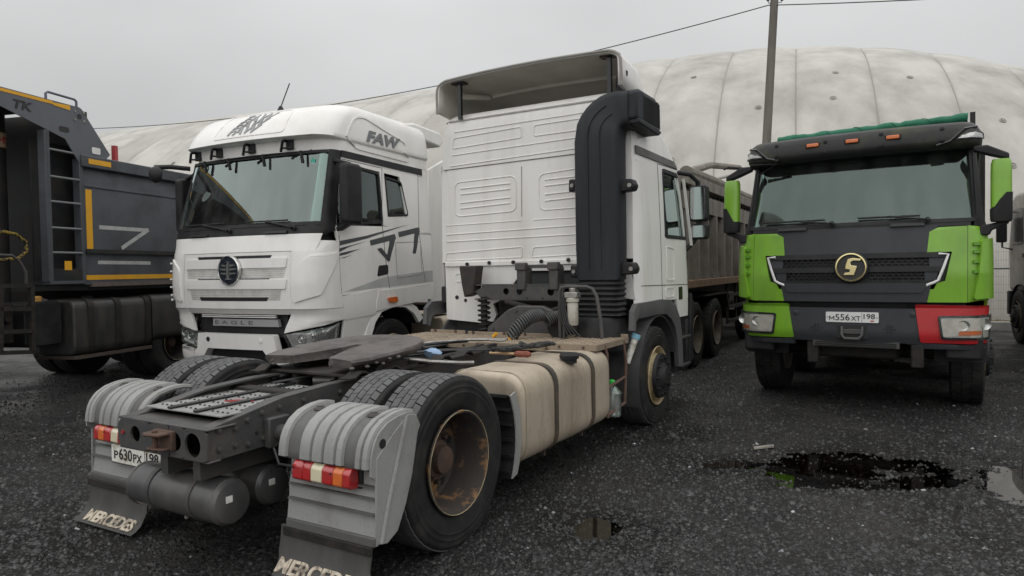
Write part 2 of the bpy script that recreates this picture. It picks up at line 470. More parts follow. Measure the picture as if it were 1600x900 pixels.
def rows_of(poly, dz):
    zs = [q[1] for q in poly]; z0, z1 = min(zs), max(zs)
    L = sorted(set([round(z, 5) for z in zs] + [z0 + (z1 - z0) * k / max(1, math.ceil((z1 - z0) / dz)) for k in range(math.ceil((z1 - z0) / dz) + 1)]))
    LL = [L[0]]
    for z in L[1:]:
        if z - LL[-1] > 0.0015: LL.append(z)
        elif z == L[-1]: LL[-1] = z
    out = []
    for z in LL:
        zz = min(max(z, z0 + 2e-4), z1 - 2e-4); xs = []
        for a, b in zip(poly, poly[1:] + poly[:1]):
            if (a[1] - zz) * (b[1] - zz) <= 0 and abs(a[1] - b[1]) > 1e-9:
                t = (zz - a[1]) / (b[1] - a[1]); xs.append(a[0] + (b[0] - a[0]) * t)
        if len(xs) >= 2: out.append((z, min(xs), max(xs)))
    return out

def patch(mb, S, poly, o0, o1, r=0.0, du=0.12, dz=0.12):
    rw = rows_of(rpoly(poly, r), dz)
    nu = max(1, math.ceil(max(b - a for _, a, b in rw) / du))
    A = [[S.P(a + (b - a) * k / nu, z, o0) for k in range(nu + 1)] for z, a, b in rw]
    B = [[S.P(a + (b - a) * k / nu, z, o1) for k in range(nu + 1)] for z, a, b in rw]
    nr, nc = len(A), nu + 1
    vs_ = [p for g in A for p in g] + [p for g in B for p in g]; k = nr * nc
    fs = []
    for i in range(nr - 1):
        for j in range(nc - 1):
            q = (i * nc + j, i * nc + j + 1, (i + 1) * nc + j + 1, (i + 1) * nc + j)
            fs.append(tuple(reversed(q))); fs.append(tuple(x + k for x in q))
    per = list(range(nc)) + [i * nc + nc - 1 for i in range(1, nr)] + [(nr - 1) * nc + j for j in range(nc - 2, -1, -1)] + [i * nc for i in range(nr - 2, 0, -1)]
    for a, b in zip(per, per[1:] + per[:1]):
        fs.append((a, b, b + k, a + k))
    return mb.add(vs_, fs)

def ring(mb, S, poly, wid, o0, o1, r=0.05):
    """raised border running round a polygon on the skin"""
    n = len(poly); cx = sum(q[0] for q in poly) / n; cz = sum(q[1] for q in poly) / n
    hx = max(abs(q[0] - cx) for q in poly); hz = max(abs(q[1] - cz) for q in poly)
    inn = [(cx + (q[0] - cx) * (1 - wid / hx), cz + (q[1] - cz) * (1 - wid / hz)) for q in poly]
    O, I = rpoly(poly, r), rpoly(inn, max(0.01, r - wid))
    def dens(L_):
        out = []
        for a, b in zip(L_, L_[1:] + L_[:1]):
            m = max(1, math.ceil(math.hypot(a[0] - b[0], a[1] - b[1]) / 0.15))
            out += [(a[0] + (b[0] - a[0]) * k / m, a[1] + (b[1] - a[1]) * k / m) for k in range(m)]
        return out
    k = 7
    O2, I2 = [], []
    for a, b, c, d in zip(O, O[1:] + O[:1], I, I[1:] + I[:1]):
        m = max(1, math.ceil(math.hypot(a[0] - b[0], a[1] - b[1]) / 0.15))
        O2 += [(a[0] + (b[0] - a[0]) * t / m, a[1] + (b[1] - a[1]) * t / m) for t in range(m)]
        I2 += [(c[0] + (d[0] - c[0]) * t / m, c[1] + (d[1] - c[1]) * t / m) for t in range(m)]
    loops = [[S.P(*q, o0) for q in O2], [S.P(*q, o1) for q in O2], [S.P(*q, o1) for q in I2], [S.P(*q, o0) for q in I2]]
    mb.loft(loops + [loops[0]], False, False)
    return mb

def line_on(mb, S, pts, r, off=0.0, n=6):
    P = []
    for a, b in zip(pts, pts[1:]):
        m = max(1, math.ceil(math.hypot(a[0] - b[0], a[1] - b[1]) / 0.1))
        P += [S.P(a[0] + (b[0] - a[0]) * t / m, a[1] + (b[1] - a[1]) * t / m, off) for t in range(m)]
    P.append(S.P(*pts[-1], off))
    return mb.tube(P, r, n)

def mir(poly):
    return [(-a, b) for a, b in poly]

def corner(x0, y0, x1, y1, cx, cy, n=6):
    return [((1 - t) ** 2 * x0 + 2 * t * (1 - t) * cx + t * t * x1, (1 - t) ** 2 * y0 + 2 * t * (1 - t) * cy + t * t * y1) for t in [k / n for k in range(n + 1)]]

def rrect(x0, x1, z0, z1, r, n=4):
    return rpoly([(x0, z0), (x1, z0), (x1, z1), (x0, z1)], r, n)

# ------------------------------------------------------------ wheels
def tread_mb(R, w, N=50, ribs=5, c=(0, 0, 0)):
    mb = MB(); base = R - 0.014
    tot = w * 0.86; gw = 0.007; rw = (tot - gw * (ribs - 1)) / ribs
    for j in range(ribs):
        x0 = -tot / 2 + j * (rw + gw); x1 = x0 + rw
        for k in range(N):
            a0 = 2 * math.pi * (k + 0.5 * (j % 2)) / N
            a1 = a0 + 2 * math.pi / N * (0.94 if 0 < j < ribs - 1 else 0.86)
            sk = 0.10 * 2 * math.pi / N * (1 if j % 2 else -1)
            vs_ = []
            for rad in (base, R):
                for x, da in ((x0, sk), (x1, -sk)):
                    edge = 0.006 if ((j == 0 and x == x0) or (j == ribs - 1 and x == x1)) and rad == R else 0
                    for a in (a0 + da, a1 + da):
                        vs_.append((c[0] + x, c[1] + (rad - edge) * math.cos(a), c[2] + (rad - edge) * math.sin(a)))
            mb.add(vs_, [(4, 5, 7, 6), (0, 4, 6, 2), (1, 3, 7, 5), (0, 1, 5, 4), (2, 6, 7, 3)])
    return mb

def flat_foot(m_, R, c):
    out = []
    for x, y, z in m_.v:
        lim = -(R - FLAT)
        if z - c[2] < lim + .05:
            k = min(1, max(0, (lim + .05 - (z - c[2])) / .06))
            x = c[0] + (x - c[0]) * (1 + .045 * k)
        out.append((x, y, max(z, c[2] + lim)))
    m_.v = out
    return m_
FLAT = .012
def tyre_mb(R, w, r=0.29, c=(0, 0, 0), n=56):
    h = w / 2
    half = [(h * .80, r), (h * .90, r + .012), (h * 1.0, r + (R - r) * .28), (h * 1.03, r + (R - r) * .5), (h * 1.0, r + (R - r) * .72),
            (h * .965, R - .045), (h * .975, R - .038), (h * .955, R - .03), (h * .90, R - .016), (h * .86, R - .0145)]
    # fine circular ridges on the wall, a flat where it meets the ground
    half = half[:4] + [(h * 1.034, r + (R - r) * .52), (h * 1.045, r + (R - r) * .53), (h * 1.032, r + (R - r) * .545), (h * 1.01, r + (R - r) * .68), (h * 1.02, r + (R - r) * .69), (h * 1.004, r + (R - r) * .70)] + half[4:]
    prof = half + [(-a, b) for a, b in reversed(half)]
    m_ = MB().lathe(prof, c, 'x', 1, n)
    return flat_foot(m_, R, c)

WHEEL_CACHE = {}
def wheel(parent, x, y, R, side, w=0.29, style='rear', dual=False, mats=(None, None), name='wheel', z=None, near=True):
    """side +1: outer face towards +x. Rim carries tyre, tread, hub and nuts as sub-parts."""
    key = (R, w, style, dual, side, near)
    loc = Vector((x, y, R - FLAT if z is None else z))
    rimm, hubm = mats
    if key in WHEEL_CACHE:
        src = WHEEL_CACHE[key]
        o = src.copy(); COL.objects.link(o); o.parent = parent; o.location = loc
        for ch in list(src.children):
            c = ch.copy(); COL.objects.link(c); c.parent = o
        if rimm is not None and o.data.materials[0] != rimm:
            o.data = o.data.copy(); o.data.materials[0] = rimm
        return o
    s = side; h = w / 2
    rim = MB()
    if style == 'rear':   # deep dish, disc well inboard
        prof = [(h + .004, .305), (h + .012, .298), (h + .004, .286), (h - .03, .272), (h - .10, .262), (h - .21, .255), (h - .225, .24), (h - .222, .16), (h - .19, .13), (h - .19, .02)]
    else:                 # steering axle, disc bulges outward
        prof = [(h + .004, .305), (h + .012, .298), (h + .002, .286), (h - .03, .272), (h - .06, .262), (h - .05, .235), (h + .02, .215), (h + .035, .2), (h + .035, .02)]
    rim.lathe(prof, (0, 0, 0), 'x', s, 40)
    back = [(h - .06 if style != 'rear' else h - .2, .285), (-h, .285), (-h, .1)]
    rim.lathe(back, (0, 0, 0), 'x', s, 32)
    o = obj(name, rim, rimm or RIMRUST, parent, ang=30)
    o.location = loc
    offs = [0.0] + ([-s * (w + 0.045)] if dual else [])
    for k, dx in enumerate(offs):
        obj('tyre', tyre_mb(R, w, c=(dx, 0, 0)), RUBBER, o, ang=60)
        obj('tread', flat_foot(tread_mb(R, w, N=50 if near else 36, ribs=5 if near else 3, c=(dx, 0, 0)), R, (dx, 0, 0)), TREAD if near else RUBBER, o, kind='stuff')
    hub = MB()
    if style == 'rear':
        hub.lathe([(h - .20, .125), (h - .15, .11), (h - .14, .085), (h - .10, .08), (h - .095, .065), (h - .09, .0)], (0, 0, 0), 'x', s, 24)
        nr, nx = .1675, h - .222
    else:
        hub.lathe([(h + .02, .235), (h + .055, .225), (h + .058, .14), (h + .075, .12), (h + .085, .10), (h + .10, .085), (h + .105, .0)], (0, 0, 0), 'x', s, 24)
        nr, nx = .19, h + .05
    obj('hub', hub, hubm or RUST, o, ang=30)
    for k in range(10):
        a = 6.28318 * k / 10
        nut = MB().cyl((s * nx, nr * math.cos(a), nr * math.sin(a)), (s * (nx + .035), nr * math.cos(a), nr * math.sin(a)), .016, 6)
        obj('wheel_nut', nut, hubm or RUST, o)
    obj('rim_edge', MB().lathe([(h + .008, .3005), (h + .0135, .298), (h + .009, .2945)], (0, 0, 0), 'x', s, 40), RIMYEL, o, ang=60)
    if style == 'rear':   # hand holes read as dark ovals
        for k in range(10):
            a = 6.28318 * (k + .5) / 10
            obj('hand_hole', MB().cyl((s * (h - .219), .213 * math.cos(a), .213 * math.sin(a)), (s * (h - .2215), .213 * math.cos(a), .213 * math.sin(a)), .024, 12), INK, o)
    WHEEL_CACHE[key] = o
    return o
# ============================================================ setting
def smooth(a, b, x):
    t = min(1, max(0, (x - a) / (b - a))); return t * t * (3 - 2 * t)

def ground_material():
    m = bpy.data.materials.new('wet_black_gravel'); m.use_nodes = True
    n, l = m.node_tree.nodes, m.node_tree.links; b = n['Principled BSDF']
    tc = n.new('ShaderNodeTexCoord')
    def noi(scale, det, rough=.6):
        q = n.new('ShaderNodeTexNoise'); q.inputs['Scale'].default_value = scale; q.inputs['Detail'].default_value = det
        q.inputs['Roughness'].default_value = rough; l.new(tc.outputs['Object'], q.inputs['Vector']); return q
    def mrange(src, a, b_, c, d):
        q = n.new('ShaderNodeMapRange'); l.new(src, q.inputs['Value'])
        for k, v in zip(('From Min', 'From Max', 'To Min', 'To Max'), (a, b_, c, d)): q.inputs[k].default_value = v
        return q.outputs[0]
    vo = n.new('ShaderNodeTexVoronoi'); vo.inputs['Scale'].default_value = 62; vo.inputs['Randomness'].default_value = 1
    l.new(tc.outputs['Object'], vo.inputs['Vector'])
    cr = n.new('ShaderNodeValToRGB'); e = cr.color_ramp.elements
    e[0].position = 0.0; e[0].color = (0.005, 0.005, 0.0055, 1)
    e[1].position = 1.0; e[1].color = (0.15, 0.145, 0.14, 1)
    for pos, c_ in ((.5, .014), (.8, .028), (.94, .05)):
        k = cr.color_ramp.elements.new(pos); k.color = (c_, c_ * .97, c_ * .95, 1)
    sp = n.new('ShaderNodeSeparateColor'); l.new(vo.outputs['Color'], sp.inputs[0])
    l.new(sp.outputs[0], cr.inputs[0])
    # patches: coarse black stone against finer brownish grit
    big = noi(0.55, 6); mid_ = noi(2.6, 5)
    grit = n.new('ShaderNodeMix'); grit.data_type = 'RGBA'
    grit.inputs[7].default_value = (.034, .029, .025, 1)
    l.new(mrange(big.outputs['Fac'], .44, .66, 0, .75), grit.inputs[0]); l.new(cr.outputs[0], grit.inputs[6])
    mx = n.new('ShaderNodeMix'); mx.data_type = 'RGBA'; mx.blend_type = 'MULTIPLY'; mx.inputs[0].default_value = 1
    l.new(grit.outputs[2], mx.inputs[6]); l.new(mrange(mid_.outputs['Fac'], .3, .7, .45, 1.45), mx.inputs[7])
    # worn lanes along the direction the trucks drive in and out
    mp = n.new('ShaderNodeMapping'); mp.inputs['Rotation'].default_value = (0, 0, R_(27)); mp.inputs['Scale'].default_value = (.9, .07, 1)
    l.new(tc.outputs['Object'], mp.inputs[0])
    ln = n.new('ShaderNodeTexNoise'); ln.inputs['Scale'].default_value = 1.3; ln.inputs['Detail'].default_value = 4; l.new(mp.outputs[0], ln.inputs['Vector'])
    mx2 = n.new('ShaderNodeMix'); mx2.data_type = 'RGBA'; mx2.blend_type = 'MULTIPLY'; mx2.inputs[0].default_value = 1
    l.new(mx.outputs[2], mx2.inputs[6]); l.new(mrange(ln.outputs['Fac'], .35, .65, .62, 1.35), mx2.inputs[7])
    mx = mx2
    wa = n.new('ShaderNodeAttribute'); wa.attribute_name = 'wet'
    dk = n.new('ShaderNodeMix'); dk.data_type = 'RGBA'; dk.blend_type = 'MULTIPLY'; dk.inputs[7].default_value = (.5, .49, .47, 1)
    l.new(wa.outputs['Fac'], dk.inputs[0]); l.new(mx.outputs[2], dk.inputs[6])
    l.new(dk.outputs[2], b.inputs['Base Color'])
    wet = noi(0.9, 4)
    r0 = mrange(wet.outputs['Fac'], .40, .60, .30, .78)
    rm = n.new('ShaderNodeMix'); rm.data_type = 'FLOAT'; rm.inputs[3].default_value = .22
    l.new(wa.outputs['Fac'], rm.inputs[0]); l.new(r0, rm.inputs[2]); l.new(rm.outputs[0], b.inputs['Roughness'])
    b.inputs['Specular IOR Level'].default_value = .4
    fine = noi(160, 3)
    mid = noi(28, 5)
    ad = n.new('ShaderNodeMath'); ad.operation = 'ADD'; l.new(vo.outputs['Distance'], ad.inputs[0]); l.new(fine.outputs['Fac'], ad.inputs[1])
    a2 = n.new('ShaderNodeMath'); a2.operation = 'MULTIPLY_ADD'; a2.inputs[1].default_value = 1.6
    l.new(mid.outputs['Fac'], a2.inputs[0]); l.new(ad.outputs[0], a2.inputs[2])
    bp = n.new('ShaderNodeBump'); bp.inputs['Strength'].default_value = 1.0; bp.inputs['Distance'].default_value = 0.02
    l.new(a2.outputs[0], bp.inputs['Height']); l.new(bp.outputs[0], b.inputs['Normal'])
    return m

WATER_Z = -0.016
PUDDLES = [  # centre x, y, half axes (along x, y), rotation
    [(1.78, 5.62, .30, .17, 0), (2.42, 5.42, .52, .40, -.1), (3.12, 5.52, .38, .26, -.3), (3.0, 5.08, .5, .16, .2), (2.7, 5.75, .5, .22, 0), (2.35, 5.1, .42, .14, .1)],
    [(3.62, 4.9, .26, .62, -.35), (3.95, 5.2, .3, .3, 0)],
    [(.5, 4.28, .17, .22, -.5)],
]
DAMP = [[(-4.95, 7.05, .36, .14, .15)], [(-6.6, 8.6, .9, .3, 0)], [(-2.9, 4.2, .5, .3, .3)], [(1.2, 6.6, .6, .25, .2)]]
def puddle_depth(x, y):
    d = 0
    for P in PUDDLES:
        for (cx, cy, a, b, r) in P:
            u = (x - cx) * math.cos(r) + (y - cy) * math.sin(r); v = -(x - cx) * math.sin(r) + (y - cy) * math.cos(r)
            q = math.hypot(u / a, v / b)
            if q < 1.6: d = max(d, 1 - smooth(.45, 1.5, q))
    return d
def wetness(x, y):
    d = 0
    if not (-9 < x < 6 and 2 < y < 12): return 0
    for P in PUDDLES + DAMP:
        for (cx, cy, a, b, r) in P:
            u = (x - cx) * math.cos(r) + (y - cy) * math.sin(r); v = -(x - cx) * math.sin(r) + (y - cy) * math.cos(r)
            q = math.hypot(u / (a + .25), v / (b + .2))
            d = max(d, 1 - smooth(.5, 1.35, q + .35 * noise.noise((x * 3, y * 3, 21))))
    return d
def ground_h(x, y):
    f = 1.0 - smooth(15, 30, math.hypot(x, y))
    h = noise.noise((x * .7, y * .7, 3)) * .006 + noise.noise((x * 3.1, y * 3.1, 7)) * .006 + noise.noise((x * 9, y * 9, 1)) * .007
    h += noise.noise((x * 26, y * 26, 5)) * .006 * f
    h = max(h * f, -.012)
    q = puddle_depth(x, y)
    if q > 0: h += (noise.noise((x * 5, y * 5, 11)) * .010 + noise.noise((x * 14, y * 14, 12)) * .010) * min(1, q * 3)
    return h - .026 * q
def graded(a, b, step, lo, hi, g=1.16):
    xs = [a + step * k for k in range(int(round((b - a) / step)) + 1)]
    s, x = step, xs[-1]
    while x < hi: s = min(s * g, 40); x += s; xs.append(x)
    s, x = step, xs[0]; pre = []
    while x > lo: s = min(s * g, 40); x -= s; pre.append(x)
    return pre[::-1] + xs
GX = graded(-5.3, 5.3, .028, -260, 260, 1.12); GY = graded(2.2, 7.6, .024, -90, 420, 1.1)
mb = MB(); nx_ = len(GX)
mb.add([(x, y, ground_h(x, y)) for y in GY for x in GX], [(j * nx_ + i, j * nx_ + i + 1, (j + 1) * nx_ + i + 1, (j + 1) * nx_ + i) for j in range(len(GY) - 1) for i in range(nx_ - 1)])
GROUND = obj('ground', mb, ground_material(), kind='structure', ang=180, recalc=False)
_w = GROUND.data.attributes.new('wet', 'FLOAT', 'POINT')
_w.data.foreach_set('value', np.array([wetness(v[0], v[1]) for v in mb.v], dtype=np.float32))

def water_material():
    m = bpy.data.materials.new('puddle_water'); m.use_nodes = True
    n, l = m.node_tree.nodes, m.node_tree.links; n.clear()
    out = n.new('ShaderNodeOutputMaterial'); tr = n.new('ShaderNodeBsdfTransparent'); tr.inputs[0].default_value = (.36, .31, .25, 1)
    gl = n.new('ShaderNodeBsdfGlossy'); gl.inputs['Roughness'].default_value = .015; gl.inputs['Color'].default_value = (1, 1, 1, 1)
    fr = n.new('ShaderNodeFresnel'); fr.inputs[0].default_value = 1.40
    mu = n.new('ShaderNodeMath'); mu.operation = 'MULTIPLY'; mu.inputs[1].default_value = 1.25; mu.use_clamp = True
    l.new(fr.outputs[0], mu.inputs[0])
    ms = n.new('ShaderNodeMixShader'); l.new(mu.outputs[0], ms.inputs[0]); l.new(tr.outputs[0], ms.inputs[1]); l.new(gl.outputs[0], ms.inputs[2])
    l.new(ms.outputs[0], out.inputs[0]); return m
WATER = water_material()
for ip, P in enumerate(PUDDLES):
    wz = WATER_Z - .0012 * ip
    x0 = min(c[0] - c[2] * 1.7 for c in P); x1 = max(c[0] + c[2] * 1.7 for c in P)
    y0 = min(c[1] - c[3] * 1.9 for c in P); y1 = max(c[1] + c[3] * 1.9 for c in P)
    obj('puddle', MB().add([(x0, y0, wz), (x1, y0, wz), (x1, y1, wz), (x0, y1, wz)], [(0, 1, 2, 3)]), WATER, kind='structure')

def gravel():
    rng = np.random.default_rng(5); N = 120000
    d = 2.3 * np.exp(rng.random(N) ** 1.15 * math.log(15 / 2.3)); az = R_(-50) + rng.random(N) * R_(100)
    X, Y = d * np.sin(az), d * np.cos(az)
    size = (.0045 + .015 * rng.random(N) ** 2.0) * (1 + .04 * d)
    big = rng.random(N) < .006; size[big] *= 1.8
    ang = rng.random(N) * 6.28
    base = np.array([(1, 0, 0), (0, 1, 0), (-1, 0, 0), (0, -1, 0), (0, 0, .75), (.5, .4, .5)], float)[:5]
    K = len(base)
    V = np.repeat(base[None], N, 0) * (0.65 + .7 * rng.random((N, K, 3)))
    V[:, 4, :2] = (rng.random((N, 2)) - .5) * .8
    V *= size[:, None, None]
    c, s = np.cos(ang)[:, None], np.sin(ang)[:, None]
    x, y = V[:, :, 0] * c - V[:, :, 1] * s, V[:, :, 0] * s + V[:, :, 1] * c
    Z = np.array([ground_h(a, b) for a, b in zip(X, Y)])
    V = np.stack([x + X[:, None], y + Y[:, None], V[:, :, 2] + Z[:, None] - size[:, None] * .15], 2)
    tri = np.array([(0, 1, 4), (1, 2, 4), (2, 3, 4), (3, 0, 4)])
    Fc = (np.arange(N)[:, None, None] * K + tri[None]).reshape(-1, 3)
    me = bpy.data.meshes.new('loose_gravel')
    me.vertices.add(N * K); me.vertices.foreach_set('co', V.reshape(-1))
    me.loops.add(len(Fc) * 3); me.loops.foreach_set('vertex_index', Fc.reshape(-1).astype(np.int32))
    me.polygons.add(len(Fc)); me.polygons.foreach_set('loop_start', np.arange(len(Fc), dtype=np.int32) * 3)
    tone = rng.random(N) ** 3.0 * .058 + .006
    pale = rng.random(N) < .004; tone[pale] = .10 + .26 * rng.random(pale.sum())
    col = np.ones((N, 4)); col[:, :3] = tone[:, None] * (1 + (rng.random((N, 3)) - .5) * .12)
    at = me.color_attributes.new('tone', 'FLOAT_COLOR', 'POINT')
    at.data.foreach_set('color', np.repeat(col, K, 0).reshape(-1))
    me.update(); me.validate()
    m = bpy.data.materials.new('loose_stone'); m.use_nodes = True
    n, l = m.node_tree.nodes, m.node_tree.links
    a = n.new('ShaderNodeAttribute'); a.attribute_name = 'tone'
    l.new(a.outputs['Color'], n['Principled BSDF'].inputs['Base Color']); n['Principled BSDF'].inputs['Roughness'].default_value = .5
    me.materials.append(m)
    o = bpy.data.objects.new('loose_gravel', me); COL.objects.link(o)
    o['kind'] = 'stuff'; o['label'] = 'loose wet black gravel with a few pale stones'; o['category'] = 'gravel'
gravel()

# ---- air supported hall
AX = Vector((.923, -.385, 0)); NX = Vector((.385, .923, 0))
D0, HB, HH = 37.8, 17.0, 11.7
def dome_r(s):
    if s > -4: q = (s + 4) / 21.5
    elif s < -62: q = (-62 - s) / 21.5
    else: return 1.0
    return math.sqrt(max(0.0, 1 - min(q, 1) ** 2))
def dome_pt(s, a, off=0.0):
    r = dome_r(s) + off / HH
    return AX * s + NX * (D0 - HB * r * math.cos(a)) + Vector((0, 0, HH * r * math.sin(a)))
dome = thing('air_dome', 'huge dirty off-white air supported hall behind the parked trucks', 'dome', tuple(NX * D0))
dome_off = -(NX * D0)
SEAMM = mat('seam_weld', (.30, .285, .26), .8)
STEP = 2.35
edges = [-.1 + STEP * k for k in range(-33, 8)]
edges = [e for e in edges if -82.5 < e < 17.2]
NA = 44
for i, (s0, s1) in enumerate(zip(edges, edges[1:])):
    rows = []
    for t in (0, .03, .12, .3, .5, .7, .88, .97, 1):
        s = s0 + (s1 - s0) * t
        o = .07 * (1 - abs(2 * t - 1) ** 3) - (.0 if .02 < t < .98 else .05)
        rows.append([dome_pt(s, math.pi * k / NA, o) + dome_off for k in range(NA + 1)])
    pm = PVC2 if i in (8, 13, 14, 19, 27) else PVC
    p = obj('membrane_panel', MB().sheet(rows), pm, dome, ang=60)
    obj('weld_seam', MB().tube([q + Vector((0, 0, .01)) for q in rows[0]], .022, 5), SEAMM, p)
    if s0 > -30:
        hs = [.42, .62, .80]
        for k, a in enumerate(hs):
            if (i * 7 + k * 5) % 3 == 0: continue
            sm = s0 + (s1 - s0) * (.5 + .06 * math.sin(i * 3 + k))
            aa = a + .03 * math.sin(i * 1.7 + k * 2)
            c = dome_pt(sm, aa, .075) + dome_off
            t1 = (dome_pt(sm + .1, aa, .075) - dome_pt(sm - .1, aa, .075)).normalized()
            t2 = (dome_pt(sm, aa + .01, .075) - dome_pt(sm, aa - .01, .075)).normalized()
            nn = t1.cross(t2).normalized()
            ringp = [c + (t1 * math.cos(q) + t2 * math.sin(q)) * .09 for q in [6.283 * j / 14 for j in range(14)]]
            obj('tie_patch', MB().tube(ringp, .016, 5, closed=True).tube([c - nn * .02, c + nn * .02], .04, 8), PATCHM, p)

# ---- strip of verge, kerb, fence in front of the hall
def along(s, d, z=0): return AX * s + NX * d + Vector((0, 0, z))
mb = MB(); rows = [[along(s, d, .02) for s in range(-60, 31, 2)] for d in (19.4, 20.9, 24)]
VERGE = mat('dead_grass_soil', (.16, .125, .055), .95, dirt=.9, dcol=(.07, .06, .035), scale=2.2, bump=.9, bscale=20)
obj('verge', mb.sheet(rows), VERGE, kind='structure')
mb = MB()
for k in range(-60, 30, 2):
    a, b = along(k, 19.3), along(k + 1.98, 19.3)
    mb.bar(a + Vector((0, 0, .05)), b + Vector((0, 0, .05)), .22, .3)
obj('kerb', mb, KERB, kind='structure', bevel=.015)
grs = MB(); rg = random.Random(3)
for k in range(9000):
    s = rg.uniform(-12, 14); d = rg.uniform(19.5, 20.8); h = rg.uniform(.06, .22); p = along(s, d, .02)
    a = rg.uniform(0, 6.28); u = Vector((math.cos(a), math.sin(a), 0)) * .012; le = Vector((rg.uniform(-.08, .08), rg.uniform(-.08, .08), h))
    grs.add([p - u, p + u, p + le], [(0, 1, 2)])
g = obj('dry_grass', grs, mat('dry_grass', (.23, .19, .06), .8, dirt=.9, dcol=(.10, .12, .03), scale=1.5), kind='stuff', recalc=False)
g['label'] = 'dry yellowed grass along the foot of the wire fence'; g['category'] = 'grass'
fence = thing('mesh_fence', 'grey welded wire mesh fence between the trucks and the hall', 'fence', tuple(along(0, 19.6)))
fo = -along(0, 19.6)
pm = None
for k in range(-14, 6):
    a = along(k * 2.5, 19.6) + fo
    obj('post', MB().box(a.x - .03, a.x + .03, a.y - .03, a.y + .03, -.1, 2.1), WIRE, fence)
    if -6 <= k < 5:
        m_ = MB(); b = along(k * 2.5 + 2.5, 19.6) + fo; dv = (b - a)
        for j in range(1, 50):
            q = a + dv * (j / 50); m_.tube([q + Vector((0, 0, .1)), q + Vector((0, 0, 2.03))], .0035, 3)
        for j in range(11):
            z = .1 + j * .193; m_.tube([a + Vector((0, 0, z)), b + Vector((0, 0, z))], .0035 if j not in (7,) else .03, 4)
        obj('mesh_panel', m_, WIRE, fence, kind='stuff')

# ---- pole and overhead wire
def pole(base, top, label):
    t = thing('utility_pole', label, 'pole', base)
    dv = Vector(top) - Vector(base)
    obj('shaft', MB().tube([Vector((0, 0, -.3)), dv * .5, dv], .13, 12, rr=[.125, .112, .098]), CONC, t, ang=50)
    c = dv - Vector((0, 0, .36))
    obj('hook', MB().tube([c, c + Vector((-.16, .0, .0)), c + Vector((-.18, 0, .06))], .012, 6).tube([c, c + Vector((.16, 0, .02)), c + Vector((.18, 0, .08))], .012, 6), WIRE, t)
    for sx in (-.18, .18):
        obj('insulator', MB().lathe([(0, .02), (.03, .045), (.06, .03), (.09, .045), (.12, .0)], c + Vector((sx, 0, .05)), 'z', 1, 12), WIRE, t)
    return t

PB = Vector((6.363, 18.0, 0)); PT = Vector((6.9, 18.0, 8.72))
pole(tuple(PB), tuple(PT), 'weathered leaning wooden utility pole behind the green-fronted truck')
pole((-23.74, 30.7, 0), (-23.74, 30.7, 8.72), 'far wooden utility pole at the far end of the long overhead wire')
pole((37.2, 5.3, 0), (37.2, 5.3, 8.72), 'wooden utility pole beyond the edge of the yard')
WA = Vector((6.72, 18.0, 0))
for sg, nm in ((1, 'thin black overhead wire sagging from the pole along the hall roofline'), (-1, 'thin black overhead wire leaving the pole away from the dump body')):
    pts = []
    for k in range(41):
        t = 33 * k / 40
        p = WA + Vector((-.923, .385, 0)) * t * sg + Vector((0, 0, 7.19 + (t - 16.5) ** 2 * .0041))
        pts.append(p)
    tag(obj('overhead_wire', MB().tube(pts, .014, 5), CABLE), nm, 'wire')

t = thing('wood_scrap', 'short pale wooden scrap lying at the edge of the dark puddle', 'scrap', (2.18, 6.02, .012), 20)
obj('splinter', MB().prism([(-.11, -.012), (.10, -.018), (.115, .006), (-.09, .016)], 'z', -.004, .018), mat('wet_wood', (.28, .26, .23), .8, dirt=.5, scale=20), t, bevel=.003)
# ============================================================ white tractor unit seen from behind
MF = Frame(-1.373, 4.616, -30.4)
TR = thing('tractor_truck', 'white tractor unit without trailer, bare chassis and fifth wheel, tan fuel tank', 'truck', MF.loc, MF.rz)
def yz(px, py, y): return MF(px, py, 'y', y)
def Z4(x, y): return (660 + x * .3125, 60 + y * .3125)      # enlarged crops used to read the photograph
def Z5(x, y): return (660 + x * .3125, 320 + y * .3125)

# ---- frame rails, crossmembers
for s in (-1, 1):
    xo, xi = s * .38, s * .30
    top = [(-1.04, .815), (-.55, .90), (-.2, .918), (4.75, .93)]
    bot = [(4.75, .70), (.2, .66), (-.4, .655), (-1.04, .645)]
    web = MB().prism([(y, z) for y, z in top + bot], 'x', s * .372, s * .38)
    for (a, b) in ((top, .012), (bot, -.012)):
        for p, q in zip(a, a[1:]):
            web.bar((s * .34, p[0], p[1] - b / 2), (s * .34, q[0], q[1] - b / 2), .082, .012)
    r = obj('frame_rail', web, CHASSIS, TR)
    if s == 1:
        bolts = [(-.98, .80), (-.98, .70), (-.88, .79), (-.88, .70), (-.80, .82), (-.80, .69), (-.70, .84), (-.70, .70), (-.64, .78), (-.58, .85), (-.58, .70), (-.4, .86), (-.3, .70), (-.1, .86), (.05, .72), (.2, .85)]
        b0 = None
        for y, z in bolts:
            if b0 is None:
                b0 = obj('bolt', MB().lathe([(0, .019), (.004, .019), (.004, .014), (.016, .013), (.018, .0)], (0, 0, 0), 'x', 1, 8), CHASSIS, r); b0.location = (.381, y, z)
            else:
                inst(b0, r, Matrix.Translation((.381, y, z)))
        for y, z in [(-.74, .735), (-.52, .775), (-.44, .735), (-.22, .80), (-.02, .79), (.1, .80), (.16, .74), (.3, .8)]:
            obj('bolt_hole', MB().cyl((.378, y, z), (.3815, y, z), .011, 10), INK, r)
